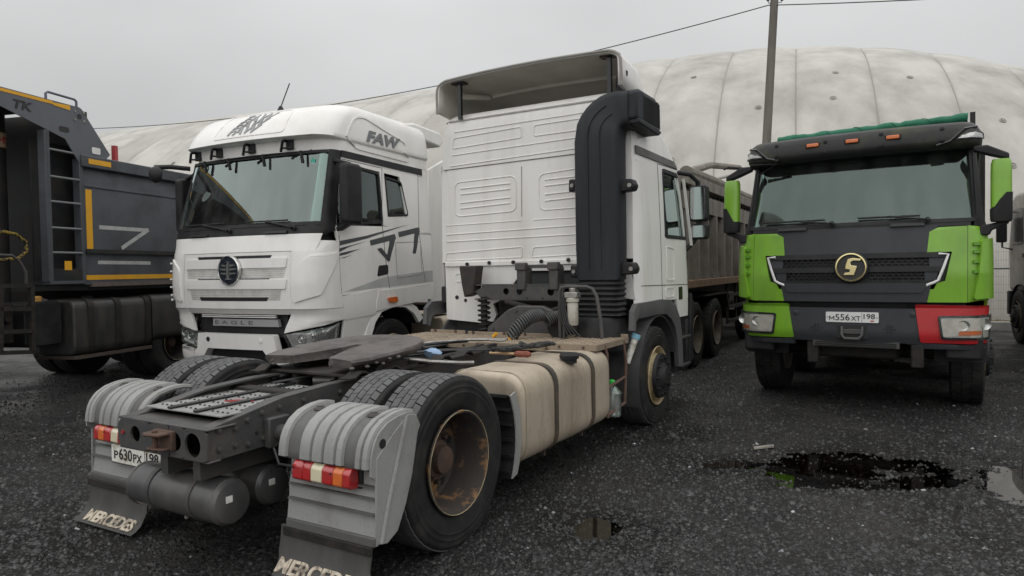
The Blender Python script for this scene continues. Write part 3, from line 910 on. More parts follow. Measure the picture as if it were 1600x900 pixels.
# rear end plate: round openings, one torn corner
def plate_holes(x0, x1, z0, z1, holes, y0, y1):
    """rectangular plate with round holes, cut as radial strips"""
    mb = MB(); xs = [x0] + [(a[0] + b[0]) / 2 for a, b in zip(holes, holes[1:])] + [x1]
    for (cx, cz, r), a, b in zip(holes, xs, xs[1:]):
        n = 24; inn, out = [], []
        for k in range(n):
            t = 6.28318 * k / n; c, s = math.cos(t), math.sin(t)
            tx = ((b - cx) / c if c > 1e-6 else (a - cx) / c if c < -1e-6 else 1e9)
            tz = ((z1 - cz) / s if s > 1e-6 else (z0 - cz) / s if s < -1e-6 else 1e9)
            q = min(tx, tz)
            inn.append((cx + r * c, cz + r * s)); out.append((cx + q * c, cz + q * s))
        L = lambda P, y: [(u, y, w) for u, w in P]
        mb.loft([L(inn, y0), L(out, y0), L(out, y1), L(inn, y1), L(inn, y0)], False, False)
    return mb
mb = plate_holes(-.385, .40, .650, .812, [(-.22, .735, .045), (.03, .73, .0), (.14, .732, .048), (.285, .728, .064)], -1.065, -1.052)
obj('rear_crossmember', mb, CHASSIS, TR, ang=25)
obj('rear_crossmember', MB().box(-.385, .40, -1.062, -.88, .808, .820).box(-.385, .40, -1.06, -.98, .642, .652), CHASSIS, TR, bevel=.006)
for y in (-.28, .55, 1.3, 1.95):
    obj('crossmember', MB().box(-.37, .37, y - .05, y + .05, .68, .88), CHASSIS_D, TR, bevel=.01)
obj('frame_liner', MB().box(-.36, .36, -1.0, 2.4, .63, .645), CHASSIS_D, TR)
# tow hitch
h = yz(243, 684, -1.12)
mb = MB().box(h.x - .07, h.x + .09, -1.09, -1.06, .685, .79)
mb.prism([(h.x - .07, -1.06), (h.x + .08, -1.06), (h.x + .07, -1.15), (h.x - .03, -1.17), (h.x - .07, -1.15)], 'z', .768, .784).prism([(h.x - .07, -1.06), (h.x + .08, -1.06), (h.x + .07, -1.13), (h.x - .03, -1.15), (h.x - .07, -1.13)], 'z', .69, .704)
mb.cyl((h.x, -1.125, .68), (h.x, -1.125, .80), .014, 10)
obj('tow_hitch', mb, RUST, TR, bevel=.008)
obj('reflector', MB().cyl((-.335, -1.066, .735), (-.335, -1.072, .735), .012, 10), REDL, TR)
# perforated cover between the rails
pc = obj('cover_plate', MB().box(-.335, .335, -.93, -.02, .852, .858), mat('cover_grey', (.30, .30, .295), .35, dirt=.5, dcol=(.07, .068, .065), scale=5), TR)
for x in (-.115, .115):
    obj('ridge', MB().box(x - .018, x + .018, -.93, -.02, .859, .874), GLOSSBLACK, pc, bevel=.006)
hole = None
for i in range(4):
    for j in range(10):
        for x in (-.29 + i * .042, -.07 + i * .042, .165 + i * .042):
            p = (x + .01, -.86 + j * .088, .8585)
            if hole is None:
                hole = obj('stud', MB().lathe([(0, .007), (.006, .005), (.007, 0)], (0, 0, 0), 'z', 1, 6), CHASSIS_D, pc); hole.location = p
            else: inst(hole, pc, Matrix.Translation(p))
obj('marker', MB().prism([(-.02, -.64), (.10, -.62), (.14, -.56), (.03, -.58)], 'z', .860, .866), REDL, pc)
# hoses and valves in the open frame
for k, (pts, r) in enumerate([
        ([(-.28, .0, .9), (-.22, .25, .93), (-.1, .5, .9), (.1, .7, .88)], .014), ([(-.3, -.05, .86), (-.05, .2, .91), (.0, .45, .93), (-.25, .6, .9)], .012),
        ([(.2, -.02, .80), (.22, .3, .86), (.1, .6, .85), (.15, .9, .86)], .016), ([(-.15, .05, .8), (-.1, .3, .84), (.12, .32, .82)], .018),
        ([(-.3, .9, .9), (0, 1.2, .93), (.2, 1.6, .94), (.1, 2.0, .93)], .013), ([(-.2, 1.0, .93), (.05, 1.3, .95), (.25, 1.5, .95), (.36, 1.9, .93)], .011),
        ([(.3, 1.0, .93), (.34, 1.4, .95), (.3, 1.9, .95)], .016),
        ([(-.34, -.02, .88), (-.3, .3, .94), (-.34, .7, .93)], .012), ([(.05, .0, .84), (.12, .22, .9), (-.05, .42, .9), (-.2, .5, .86)], .010), ([(.28, .1, .9), (.2, .4, .93), (.26, .62, .92)], .010),
        ([(-.05, 1.05, .95), (.3, 1.25, .97), (.5, 1.45, .96), (.55, 1.8, .96)], .010), ([(-.4, 1.1, .95), (-.1, 1.5, .98), (.0, 1.9, .97)], .014)]):
    # smooth the poly-line
    P = [Vector(p) for p in pts]; Q = []
    for i in range(len(P) - 1):
        a, b, c, d = P[max(i - 1, 0)], P[i], P[i + 1], P[min(i + 2, len(P) - 1)]
        for t in [k_ / 6 for k_ in range(6)]:
            Q.append(.5 * ((2 * b) + (c - a) * t + (2 * a - 5 * b + 4 * c - d) * t * t + (3 * b - a - 3 * c + d) * t ** 3))
    Q.append(P[-1])
    obj('hose', MB().tube(Q, r, 7), CABLE, TR)
obj('valve', MB().cyl((-.12, .16, .86), (.02, .24, .86), .045, 14).cyl((.02, .24, .86), (.05, .256, .86), .03, 12), STEEL, TR, bevel=.006)
obj('valve', MB().box(-.27, -.13, .02, .14, .80, .88).cyl((-.2, .08, .88), (-.2, .08, .92), .03, 10), CHASSIS_D, TR, bevel=.01)
obj('valve', MB().box(.08, .2, .32, .42, .80, .90).cyl((.14, .36, .9), (.14, .36, .93), .025, 10), CHASSIS_D, TR, bevel=.01)
# shock/roll bar brackets outside the right rail
for y, zc in ((-.34, .745), (-.62, .72)):
    obj('shock_bracket', MB().box(.381, .43, y - .075, y + .075, zc - .08, zc + .09).cyl((.40, y, zc), (.60, y + .01, zc - .01), .028, 12).cyl((.42, y, zc), (.50, y, zc), .045, 14), CHASSIS, TR, bevel=.01)
    obj('shock_bracket', MB().box(-.43, -.381, y - .075, y + .075, zc - .08, zc + .09).cyl((-.40, y, zc), (-.60, y, zc), .028, 12), CHASSIS, TR, bevel=.01)
obj('mudguard_arm', MB().tube([(.44, -.62, .70), (.62, -.66, .70), (.95, -.68, .70)], .024, 10), CHASSIS, TR)
obj('mudguard_arm', MB().tube([(-.44, -.62, .70), (-.95, -.68, .70)], .024, 10), CHASSIS, TR)
obj('lamp_cable', MB().tube([MF(440, 690, 'y', -.72), MF(428, 700, 'y', -.74), MF(436, 725, 'y', -.78), MF(465, 730, 'y', -.80)], .007, 6), CABLE, TR)

# ---- rear axle, springs, air tanks
mb = MB().cyl((-.95, 0, .507), (.95, 0, .507), .085, 16).lathe([(-.22, .09), (-.15, .17), (0, .21), (.15, .17), (.22, .09)], (0, 0, .507), 'x', 1, 20)
obj('rear_axle', mb, CHASSIS_D, TR)
for s in (-1, 1):
    obj('air_spring', MB().lathe([(0, .09), (.02, .125), (.1, .13), (.13, .115), (.16, .13), (.24, .125), (.26, .09)], (s * .45, -.42, .42), 'z', 1, 20, True), BLACK, TR)
    obj('spring_beam', MB().bar((s * .45, -.5, .40), (s * .45, .62, .42), .09, .09), CHASSIS_D, TR, bevel=.02)
def air_tank(x0, x1, y, z, r):
    e = .035
    prof = [(x0, 0), (x0 + .004, r * .6), (x0 + .013, r * .9), (x0 + e, r), (x0 + e + .004, r + .004), (x0 + e + .02, r + .004), (x0 + e + .024, r), (x1 - e - .024, r), (x1 - e - .02, r + .004), (x1 - e - .004, r + .004), (x1 - e, r), (x1 - .013, r * .9), (x1 - .004, r * .6), (x1, 0)]
    t = obj('air_tank', MB().lathe(prof, (0, y, z), 'x', 1, 32), mat('air_tank_paint', (.055, .055, .056), .24, dirt=.7, dcol=(.13, .12, .105), scale=5, streak=.3, lo=.4, hi=.75, bump=.15, bscale=50), TR, ang=40)
    for q in (.28, .72):
        xq = x0 + (x1 - x0) * q
        obj('strap', MB().lathe([(xq - .018, r), (xq - .018, r + .006), (xq + .018, r + .006), (xq + .018, r)], (0, y, z), 'x', 1, 28), CHASSIS, t)
    obj('drain_valve', MB().cyl(((x0 + x1) / 2, y, z - r - .03), ((x0 + x1) / 2, y, z - r + .01), .012, 8), STEEL, t)
    obj('sticker', MB().box(x1 - .006, x1 + .001, y - .05, y - .01, z + .01, z + .045), PLATEW, t)
    return t
air_tank(-.47, .36, -.88, .385, .122)
air_tank(-.42, .34, -.58, .395, .112)
for x in (-.06, .22):
    obj('tank_bracket', MB().box(x - .03, x + .03, -1.0, -.45, .52, .62), CHASSIS, TR)

# ---- wheels
for s in (-1, 1):
    wheel(TR, s * 1.075, 0, .507, s, .285, 'rear', True, (RIMRUST, RUST))
    wheel(TR, s * 1.06, 3.6, .507, s, .29, 'front', False, (RIMYEL, BLACK))

# ---- rear mudguards
prof = [(-.785, .655), (-.782, .70), (-.765, .765), (-.725, .82), (-.66, .858), (-.58, .878), (-.50, .882), (-.44, .872)]
def resample(P, n):
    P = np.array(P); d = np.concatenate([[0], np.cumsum(np.hypot(*(P[1:] - P[:-1]).T))])
    t = np.linspace(0, d[-1], n); return list(zip(np.interp(t, d, P[:, 0]), np.interp(t, d, P[:, 1])))
PR = resample(prof, 16)
for s in (-1, 1):
    xa, xb = .615, 1.235
    g = obj('mudguard', MB().sheet([[(s * x, y, z) for y, z in PR] for x in np.linspace(xa, xb, 10)], .014, (0, .5, -.85)), GREY_D, TR, ang=40)  # darker than the ribs, so groove shadow is in the colour
    # raised ribs that follow the arch, two recessed fixing pockets with bolts
    edges_ = [(xa, xa + .06), (xa + .155, xa + .235), (xa + .243, xa + .318), (xa + .326, xa + .40), (xa + .408, xa + .455), (xb - .085, xb - .045), (xb - .04, xb)]
    for (a, b) in edges_:
        rows = []
        for x, o in ((a, 0.0), (a + .006, .016), (b - .006, .016), (b, 0.0)):
            row = []
            for k, (y, z) in enumerate(PR):
                y0, z0 = PR[max(k - 1, 0)]; y1, z1 = PR[min(k + 1, len(PR) - 1)]
                ty, tz = y1 - y0, z1 - z0; L = math.hypot(ty, tz); row.append((s * x, y - tz / L * o, z + ty / L * o))
            rows.append(row)
        obj('rib', MB().sheet(rows), GREY, g, ang=30)
    for x in (xa + .108, xb - .13):
        y, z = PR[10]
        obj('fixing_boss', MB().lathe([(0, .034), (.012, .03), (.014, .018), (.02, .018), (.024, .0)], (s * x, y, z - .002), 'z', 1, 14), CHASSIS, g)
    # side cheek closing the outer end
    ck = [(y, z) for y, z in PR] + [(-.40, .80), (-.46, .70), (-.58, .56), (-.70, .56), (-.785, .62)]
    obj('end_cheek', MB().prism(ck, 'x', s * (xb + .002), s * (xb + .014)), GREY, g)
    obj('cheek_hole', MB().cyl((s * (xb + .012), -.70, .765), (s * (xb + .0165), -.70, .765), .024, 16), INK, g)
    # panel behind the wheel carrying the lamp
    p = obj('flap_panel', MB().sheet([[(s * x, y, z) for y, z in ((-.715, .665), (-.72, .56), (-.735, .50), (-.738, .44), (-.752, .34), (-.76, .275))] for x in (.625, .84, 1.06, 1.25)], .012, (0, 1, 0)), GREY, TR, ang=25)
    for z in (.555, .50, .425):
        obj('panel_step', MB().box(min(s * .64, s * 1.235), max(s * .64, s * 1.235), -.748 - (.56 - z) * .12, -.72, z - .006, z + .002), GREY_D, p)
    obj('panel_lip', MB().box(min(s * .63, s * 1.245), max(s * .63, s * 1.245), -.772, -.745, .268, .315), GREY_D, p, bevel=.006)
    wing = [(-.75, .70), (-.76, .28), (-.68, .262), (-.60, .30), (-.53, .42), (-.475, .56), (-.44, .70), (-.415, .80), (-.43, .86), (-.50, .875), (-.53, .80), (-.60, .66), (-.655, .5), (-.69, .36), (-.72, .36), (-.73, .6)]
    obj('side_wing', MB().prism(wing[:10] + [(-.62, .80)], 'x', s * 1.238, s * 1.252), GREY, p, bevel=.004)
    obj('wing_rib', MB().tube([(s * 1.254, -.52, .86), (s * 1.256, -.60, .66), (s * 1.256, -.68, .45), (s * 1.254, -.73, .28)], .012, 8), GREY, p)
    # tail lamp
    z0, z1, y0 = .535, .645, -.735
    lb = obj('tail_lamp', MB().box(min(s * .70, s * 1.15), max(s * .70, s * 1.14), y0 + .0, -.705, z0 - .008, z1 + .006), BLACK, TR, bevel=.02)
    for a, b, m_ in ((.725, .80, REDL), (.80, .855, REDL), (.855, .935, CLEARL), (.935, 1.01, REDL), (1.01, 1.075, AMBER), (1.075, 1.125, REDL)):
        dp = .07 if m_ is not CLEARL else .068
        q = obj('lens', MB().prism([(y0 + .0, z0), (y0 + .0, z1), (y0 - dp + .02, z1 - .004), (y0 - dp, z1 - .025), (y0 - dp - .004, z0 + .02), (y0 - dp + .02, z0 + .004)], 'x', s * a, s * (b - .002)), m_, lb, bevel=.006)
    for x in (.74, 1.0):
        obj('screw', MB().cyl((s * x, y0 - .068, z1 - .035), (s * x, y0 - .0745, z1 - .035), .005, 8), INK, lb)
    # rubber mud flap, curling outwards at the foot
    crv = [(-.765, .28), (-.775, .20), (-.79, .14), (-.82, .085), (-.86, .05)] if s == 1 else [(-.765, .30), (-.768, .20), (-.775, .13), (-.795, .075), (-.84, .035), (-.865, .028)]
    cr = resample(crv, 9)
    xs = np.linspace(.60, 1.23, 8)
    fl = obj('mud_flap', MB().sheet([[(s * (x + (.0 if k < 5 else .003 * k)), y - .012 * ((x - .6) / .63 if s == -1 else 0) * k / 8, z) for k, (y, z) in enumerate(cr)] for x in xs], .012, (0, -.8, -.4)), FLAP, TR, ang=50)
    obj('clamp_strip', MB().box(min(s * .63, s * 1.235), max(s * .63, s * 1.235), -.793, -.777, .232, .275), CHASSIS_D, fl, bevel=.004)
    # lettering: u to the right when read from behind (x grows to the right side of the truck)
    C_ = cr
    d_ = np.concatenate([[0], np.cumsum([math.hypot(b[0] - a[0], b[1] - a[1]) for a, b in zip(C_, C_[1:])])])
    def fmap(u, v, d, C_=C_, d_=d_, s=s):
        y = np.interp(v, d_, [c[0] for c in C_]); z = np.interp(v, d_, [c[1] for c in C_])
        y2 = np.interp(min(v + .02, d_[-1]), d_, [c[0] for c in C_]); z2 = np.interp(min(v + .02, d_[-1]), d_, [c[1] for c in C_])
        if v + .02 > d_[-1]:
            y2, z2 = C_[-1]; y, z_ = C_[-2][0], C_[-2][1]; ny, nz = -(z_ - z2), (y - y2) * 0 + (y2 - y) * -1
            y = np.interp(v, d_, [c[0] for c in C_])
        ny, nz = -(z - z2) if z != z2 else -.5, abs(y - y2)
        L = math.hypot(ny, nz) + 1e-9
        ex = .012 * ((abs(u) - .6) / .63 if s == -1 else 0) * v / d_[-1]
        return (u, y - ex - .012 - d * 1.0, z - .002 + d * .9)
    Lm = d_[-1]
    b0, b1 = (.63, 1.20) if s == 1 else (-1.16, -.66)
    obj('lettering', text_mesh('MERCEDES', lambda u, v, d: fmap(u, Lm - v, d), .004, .12, .03, (b0, b1, .02, .10)), LETTER, fl)
# number plate beside the left lamp
a, b = yz(163, 712, -.83), yz(241, 730, -.83)
pl = obj('number_plate', MB().prism(rrect(-.945, -.425, .425, .537, .012), 'y', -.792, -.784), PLATEW, TR)
for tx, a_, b_, h_ in (('P', -.905, -.862, .052), ('630', -.85, -.71, .072), ('PX', -.697, -.605, .052)):
    obj('characters', text_mesh(tx, lambda u, v, d: (u, -.7925 - d, v), .0015, 0, .012, (a_ - .01, b_ - .01, .447, .447 + h_)), INK, pl)
obj('characters', text_mesh('198', lambda u, v, d: (u, -.7925 - d, v), .0015, 0, .012, (-.57, -.445, .463, .524)), INK, pl)
obj('divider', MB().box(-.587, -.584, -.7935, -.791, .43, .532), INK, pl)
obj('plate_backing', MB().box(-.96, -.41, -.783, -.74, .41, .545), GREY_D, pl)

# ---- half mudguard ahead of the rear wheels
ar = [(.0 + .60 * math.cos(R_(a)), .507 + .60 * math.sin(R_(a))) for a in range(-26, 33, 6)]
for s in (-1, 1):
    g = obj('mudguard', MB().sheet([[(s * x, y + .03, z) for y, z in ar] for x in (.62, .9, 1.225)], .012, (0, .8, .3)), BLACK, TR, ang=40)
    obj('edge_flange', MB().sheet([[(s * 1.228, y + .03 + e * .95, z + e * .25) for y, z in ar] for e in (0, .03, .07)], .01, (s, 0, 0)), GREY, g)
    for a in range(-22, 30, 10):
        obj('rib', MB().bar((s * .64, .60 * math.cos(R_(a)) + .012, .507 + .60 * math.sin(R_(a))), (s * 1.22, .60 * math.cos(R_(a)) + .012, .507 + .60 * math.sin(R_(a))), .012, .02), BLACK, g)

# ---- fuel tank
def rounded_section(x0, x1, z0, z1, r, n=6): return rrect(x0, x1, z0, z1, r, n)
loops = []
for y, k in ((.80, .93), (.775, .965), (.79, 1.0), (.86, 1.0), (1.5, 1.002), (2.2, 1.0), (2.265, .995), (2.285, .96), (2.27, .90)):
    cx, cz = .90, .585
    loops.append([(cx + (x - cx) * k, y, cz + (z - cz) * k) for x, z in rounded_section(.585, 1.225, .265, .905, .17)])
loops[0] = [(x, .785, z) for x, y, z in loops[0]]
L0 = rounded_section(.585, 1.225, .265, .905, .17, 10)
def tk(y, k): return [(.9 + (x - .9) * k, y, .585 + (z - .585) * k) for x, z in L0]
loops2 = [tk(y, k) for y, k in ((.79, .985), (.82, .997), (.90, 1.0))] + [tk(y, 1.0) for y in np.linspace(1.0, 2.15, 12)] + [tk(2.22, .998), tk(2.265, .985), tk(2.285, .95), tk(2.29, .7)]
ftm = MB().loft([tk(.752, .3), tk(.752, .55), tk(.754, .75), tk(.757, .86), tk(.766, .94)] + loops2)
ftm.v = [(x + .012 * noise.noise((x * 4, y * 3.3, z * 4)) * (x > .8), y - .035 * math.exp(-(((x - 1.02) / .12) ** 2 + ((z - .70) / .08) ** 2)) * (-1 if y < 1 else 0), z + .010 * noise.noise((y * 3, x * 4, z))) for x, y, z in ftm.v]
ft = obj('fuel_tank', ftm, TANK, TR, ang=50)
for y in (1.24, 1.91):
    sec = rounded_section(.58, 1.234, .256, .914, .175); sec2 = rounded_section(.58, 1.228, .262, .908, .17)
    st = MB(); w = .028
    st.loft([[(x, y - w, z) for x, z in sec2], [(x, y - w, z) for x, z in sec], [(x, y + w, z) for x, z in sec], [(x, y + w, z) for x, z in sec2]], False, False)
    st.box(1.10, 1.125, y - .012, y + .012, .225, .262)
    obj('strap', st, mat('strap_rubber', (.04, .037, .034), .55, dirt=.6, dcol=(.17, .11, .06), scale=4), ft)
c = MF(893, 557, 'z', .925)
fc = obj('filler_cap', MB().lathe([(-.03, .06), (.0, .06), (.004, .075), (.03, .078), (.045, .066), (.05, .03), (.048, 0)], (c.x - .02, c.y, .905), 'z', 1, 24), BLACK, ft)
obj('tank_bracket', MB().box(.40, .62, 1.18, 1.30, .2, .6).box(.4, .62, 1.85, 1.97, .2, .6), CHASSIS_D, TR)
# dents catch dirt: a welded seam on the end face
obj('weld_seam', MB().tube([(.9 + (x - .9) * 1.0, .80, .585 + (z - .585) * 1.0) for x, z in rounded_section(.585, 1.2255, .265, .9055, .17)], .004, 5, closed=True), TANK, ft)

# ---- catwalk plates with raised chequer bars
def chequer(x0, x1, y0, y1, z, nm='catwalk_plate', lip=True):
    p = obj(nm, MB().box(x0, x1, y0, y1, z - .012, z), DECK, TR, bevel=.004)
    m_ = MB()
    nxx, nyy = int((x1 - x0 - .03) / .06), int((y1 - y0 - .03) / .06)
    for i in range(nxx):
        for j in range(nyy):
            cx, cy = x0 + .035 + i * .06, y0 + .035 + j * .06
            a = R_(45 if (i + j) % 2 else -45); u = Vector((math.cos(a), math.sin(a), 0)) * .026; v = Vector((-math.sin(a), math.cos(a), 0)) * .009
            q = Vector((cx, cy, z)); t = Vector((0, 0, .006))
            m_.add([q - u, q - v + t, q + u, q + v + t, q - v, q + v], [(0, 4, 1), (4, 2, 1), (2, 5, 3), (5, 0, 3), (0, 1, 3), (1, 2, 3)])
    obj('chequer_bars', m_, DECKBAR, p, kind='stuff', recalc=False)
    if lip:
        obj('folded_edge', MB().box(x0, x1, y0 - .006, y0, z - .05, z + .0).box(x1, x1 + .006, y0, y1, z - .05, z), DECK, p)
        obj('back_rail', MB().box(x0 + .05, x1, y1, y1 + .012, z - .02, z + .03), DECK, p, bevel=.004)
        for x in (x0 + .12, x1 - .12):
            obj('bolt', MB().cyl((x, y0 - .004, z - .025), (x, y0 - .014, z - .025), .012, 8), RUST, p)
            obj('bolt', MB().cyl((x, y1 + .001, z + .02), (x, y1 - .012, z + .02), .014, 8), RUST, p)
    return p
chequer(.70, 1.17, 2.12, 2.86, .955)
chequer(.02, .68, 2.06, 2.72, .945)
chequer(-.62, .0, 2.02, 2.75, .94)
chequer(-1.15, -.64, 2.1, 2.8, .94)
# side ladder, rusty
lad = MB()
lad.tube([(1.18, 2.32, .30), (1.18, 2.32, .86), (1.17, 2.30, .93), (1.05, 2.30, .945)], .016, 8).tube([(1.16, 2.78, .34), (1.17, 2.80, .75), (1.17, 2.74, .93), (1.08, 2.72, .95)], .016, 8)
for z in (.32, .56): lad.tube([(1.18, 2.32, z), (1.16, 2.79, z + .03)], .014, 8)
obj('side_ladder', lad, mat('ladder_rust', (.13, .075, .055), .7, dirt=.7, dcol=(.05, .04, .035), scale=10, bump=.3), TR)
obj('tool_box', MB().box(.5, .98, 2.36, 2.92, .42, .88), CHASSIS_D, TR, bevel=.02)
# coolant bottle neck with blue cap beside the ladder
obj('filler_neck', MB().cyl((1.12, 2.95, .70), (1.19, 3.0, .93), .032, 12), PLATEW, TR)
obj('filler_neck_cap', MB().cyl((1.19, 3.0, .93), (1.205, 3.01, .975), .042, 12), mat('pale_blue_plastic', (.22, .45, .58), .5), TR)

# ---- fifth wheel
def fifth_outline():
    P = []
    W_, yF, yB = .45, .96, .02
    # right horn, throat, left horn, front round
    P += [(.40, -.02), (.455, .10), (.47, .35), (.455, .55)]
    for k in range(9):
        a = R_(10 + 160 * k / 8); P.append((.45 * math.cos(a), .55 + .40 * math.sin(a)))
    P += [(-.455, .55), (-.47, .35), (-.455, .10), (-.40, -.02)]
    P += [(-.17, .02), (-.045, .36), (-.04, .46), (-.02, .5), (.02, .5), (.04, .46), (.045, .36), (.17, .02)]
    return P
P5 = fifth_outline()
bmf = MB()
tilt = Matrix.Translation((0, .4, 1.075)) @ Matrix.Rotation(R_(4.0), 4, 'X') @ Matrix.Translation((0, -.4, 0))
n5 = len(P5)
def rag(k): return .012 * math.sin(k * 2.3) + .01 * math.sin(k * 5.1)
bmf.add([tilt @ Vector((x * .985, y, 0.0)) for x, y in P5] + [tilt @ Vector((x * 1.01, y, -.016)) for x, y in P5] + [tilt @ Vector((x * (1.0 + rag(k)), y + rag(k + 3) * .6, -.034)) for k, (x, y) in enumerate(P5)] + [tilt @ Vector((x * (.93 + 2 * rag(k)), y * .97 + .01, -.052 - abs(rag(k)))) for k, (x, y) in enumerate(P5)],
        [tuple(range(n5)), tuple(range(4 * n5 - 1, 3 * n5 - 1, -1))] + [(i * n5 + k, i * n5 + (k + 1) % n5, (i + 1) * n5 + (k + 1) % n5, (i + 1) * n5 + k) for i in range(3) for k in range(n5)])
fw = obj('fifth_wheel', bmf, GREASE, TR, ang=35)
for x in (-.33, .33):
    obj('pedestal', MB().prism([(.18, .90), (.62, .90), (.52, 1.0), (.46, 1.03), (.32, 1.03), (.27, 1.0)], 'x', x - .07, x + .07), CHASSIS_D, fw, bevel=.01)
obj('mounting_plate', MB().box(-.46, .46, .02, .86, .925, .945), CHASSIS_D, fw, bevel=.005)
# corrugated mounting rails along the frame
for s in (-1, 1):
    Pm = []
    for k in range(34):
        y = -.1 + k * .05; Pm.append((s * .41, y, .935 + (.028 if (k // 2) % 3 == 1 else 0)))
    obj('mounting_angle', MB().sheet([[(x * s, p[1], p[2]) for p in Pm] for x in (.37, .47)], .012, (0, 0, 1)), CHASSIS_D, fw, ang=20)
obj('throat_jaw', MB().lathe([(0, .085), (.02, .085), (.02, .05), (0, .05)], (0, .52, 1.03), 'z', 1, 20), STEEL, fw)
gl = MB(); rg = random.Random(4)
for k in range(40):   # clots of old grease along the rim of the plate
    i = rg.randrange(n5); x, y = P5[i]; x2, y2 = P5[(i + 1) % n5]; t = rg.random()
    c = tilt @ Vector((x + (x2 - x) * t, y + (y2 - y) * t, -.03 - rg.random() * .03)); r = rg.uniform(.008, .02)
    gl.lathe([(-r * .7, 0), (-r * .4, r * .8), (0, r), (r * .5, r * .7), (r * .7, 0)], c, 'z', 1, 7)
obj('grease_clots', gl, GREASE, fw, kind='stuff')
obj('release_handle', MB().tube([(.42, .55, .99), (.55, .62, .97), (.72, .75, .955), (.80, .80, .955)], .012, 8), STEEL, fw)

# ---- cab
def m_sec(z):
    w = np.interp(z, [.9, 1.2, 2.0, 2.6, 2.85, 3.1, 3.32], [1.19, 1.20, 1.19, 1.165, 1.15, 1.125, 1.08])
    yf = np.interp(z, [.9, 1.3, 2.0, 2.5, 2.75, 2.95, 3.15, 3.32], [4.98, 4.98, 4.93, 4.80, 4.68, 4.42, 4.05, 3.7])
    yr = 3.10 if z < 3.2 else 3.10 + (z - 3.2) ** 2 * 3
    rc = .09; fc_ = .28
    P = [(x, yr) for x in np.linspace(0, w - rc, 12)][:-1]
    P += corner(w - rc, yr, w, yr + rc, w, yr, 6)
    P += [(w, y) for y in np.linspace(yr + rc, yf - fc_, 18)[1:-1]]
    P += corner(w, yf - fc_, w - fc_, yf - .02, w, yf - .02, 6)
    P += [(x, yf + .03 * (1 - (x / w) ** 2)) for x in np.linspace(w - fc_, 0, 8)[1:]]
    return P
MS = Surf(m_sec, rear=True, h0=14)
def ms_side(y, z, s=1): return (s * MS.py(y, z), z)
ZB = 1.70
sh = MB()
pcn = MS.py(3.25, 2.0)
patch(sh, MS, [(-1.14, ZB), (1.14, ZB), (1.14, 3.0), (1.14, 3.30), (-1.14, 3.30), (-1.14, 3.0)], -.03, 0, du=.1, dz=.1)
cabm = obj('cab_rear_wall', sh, WHITE2, TR, ang=50)
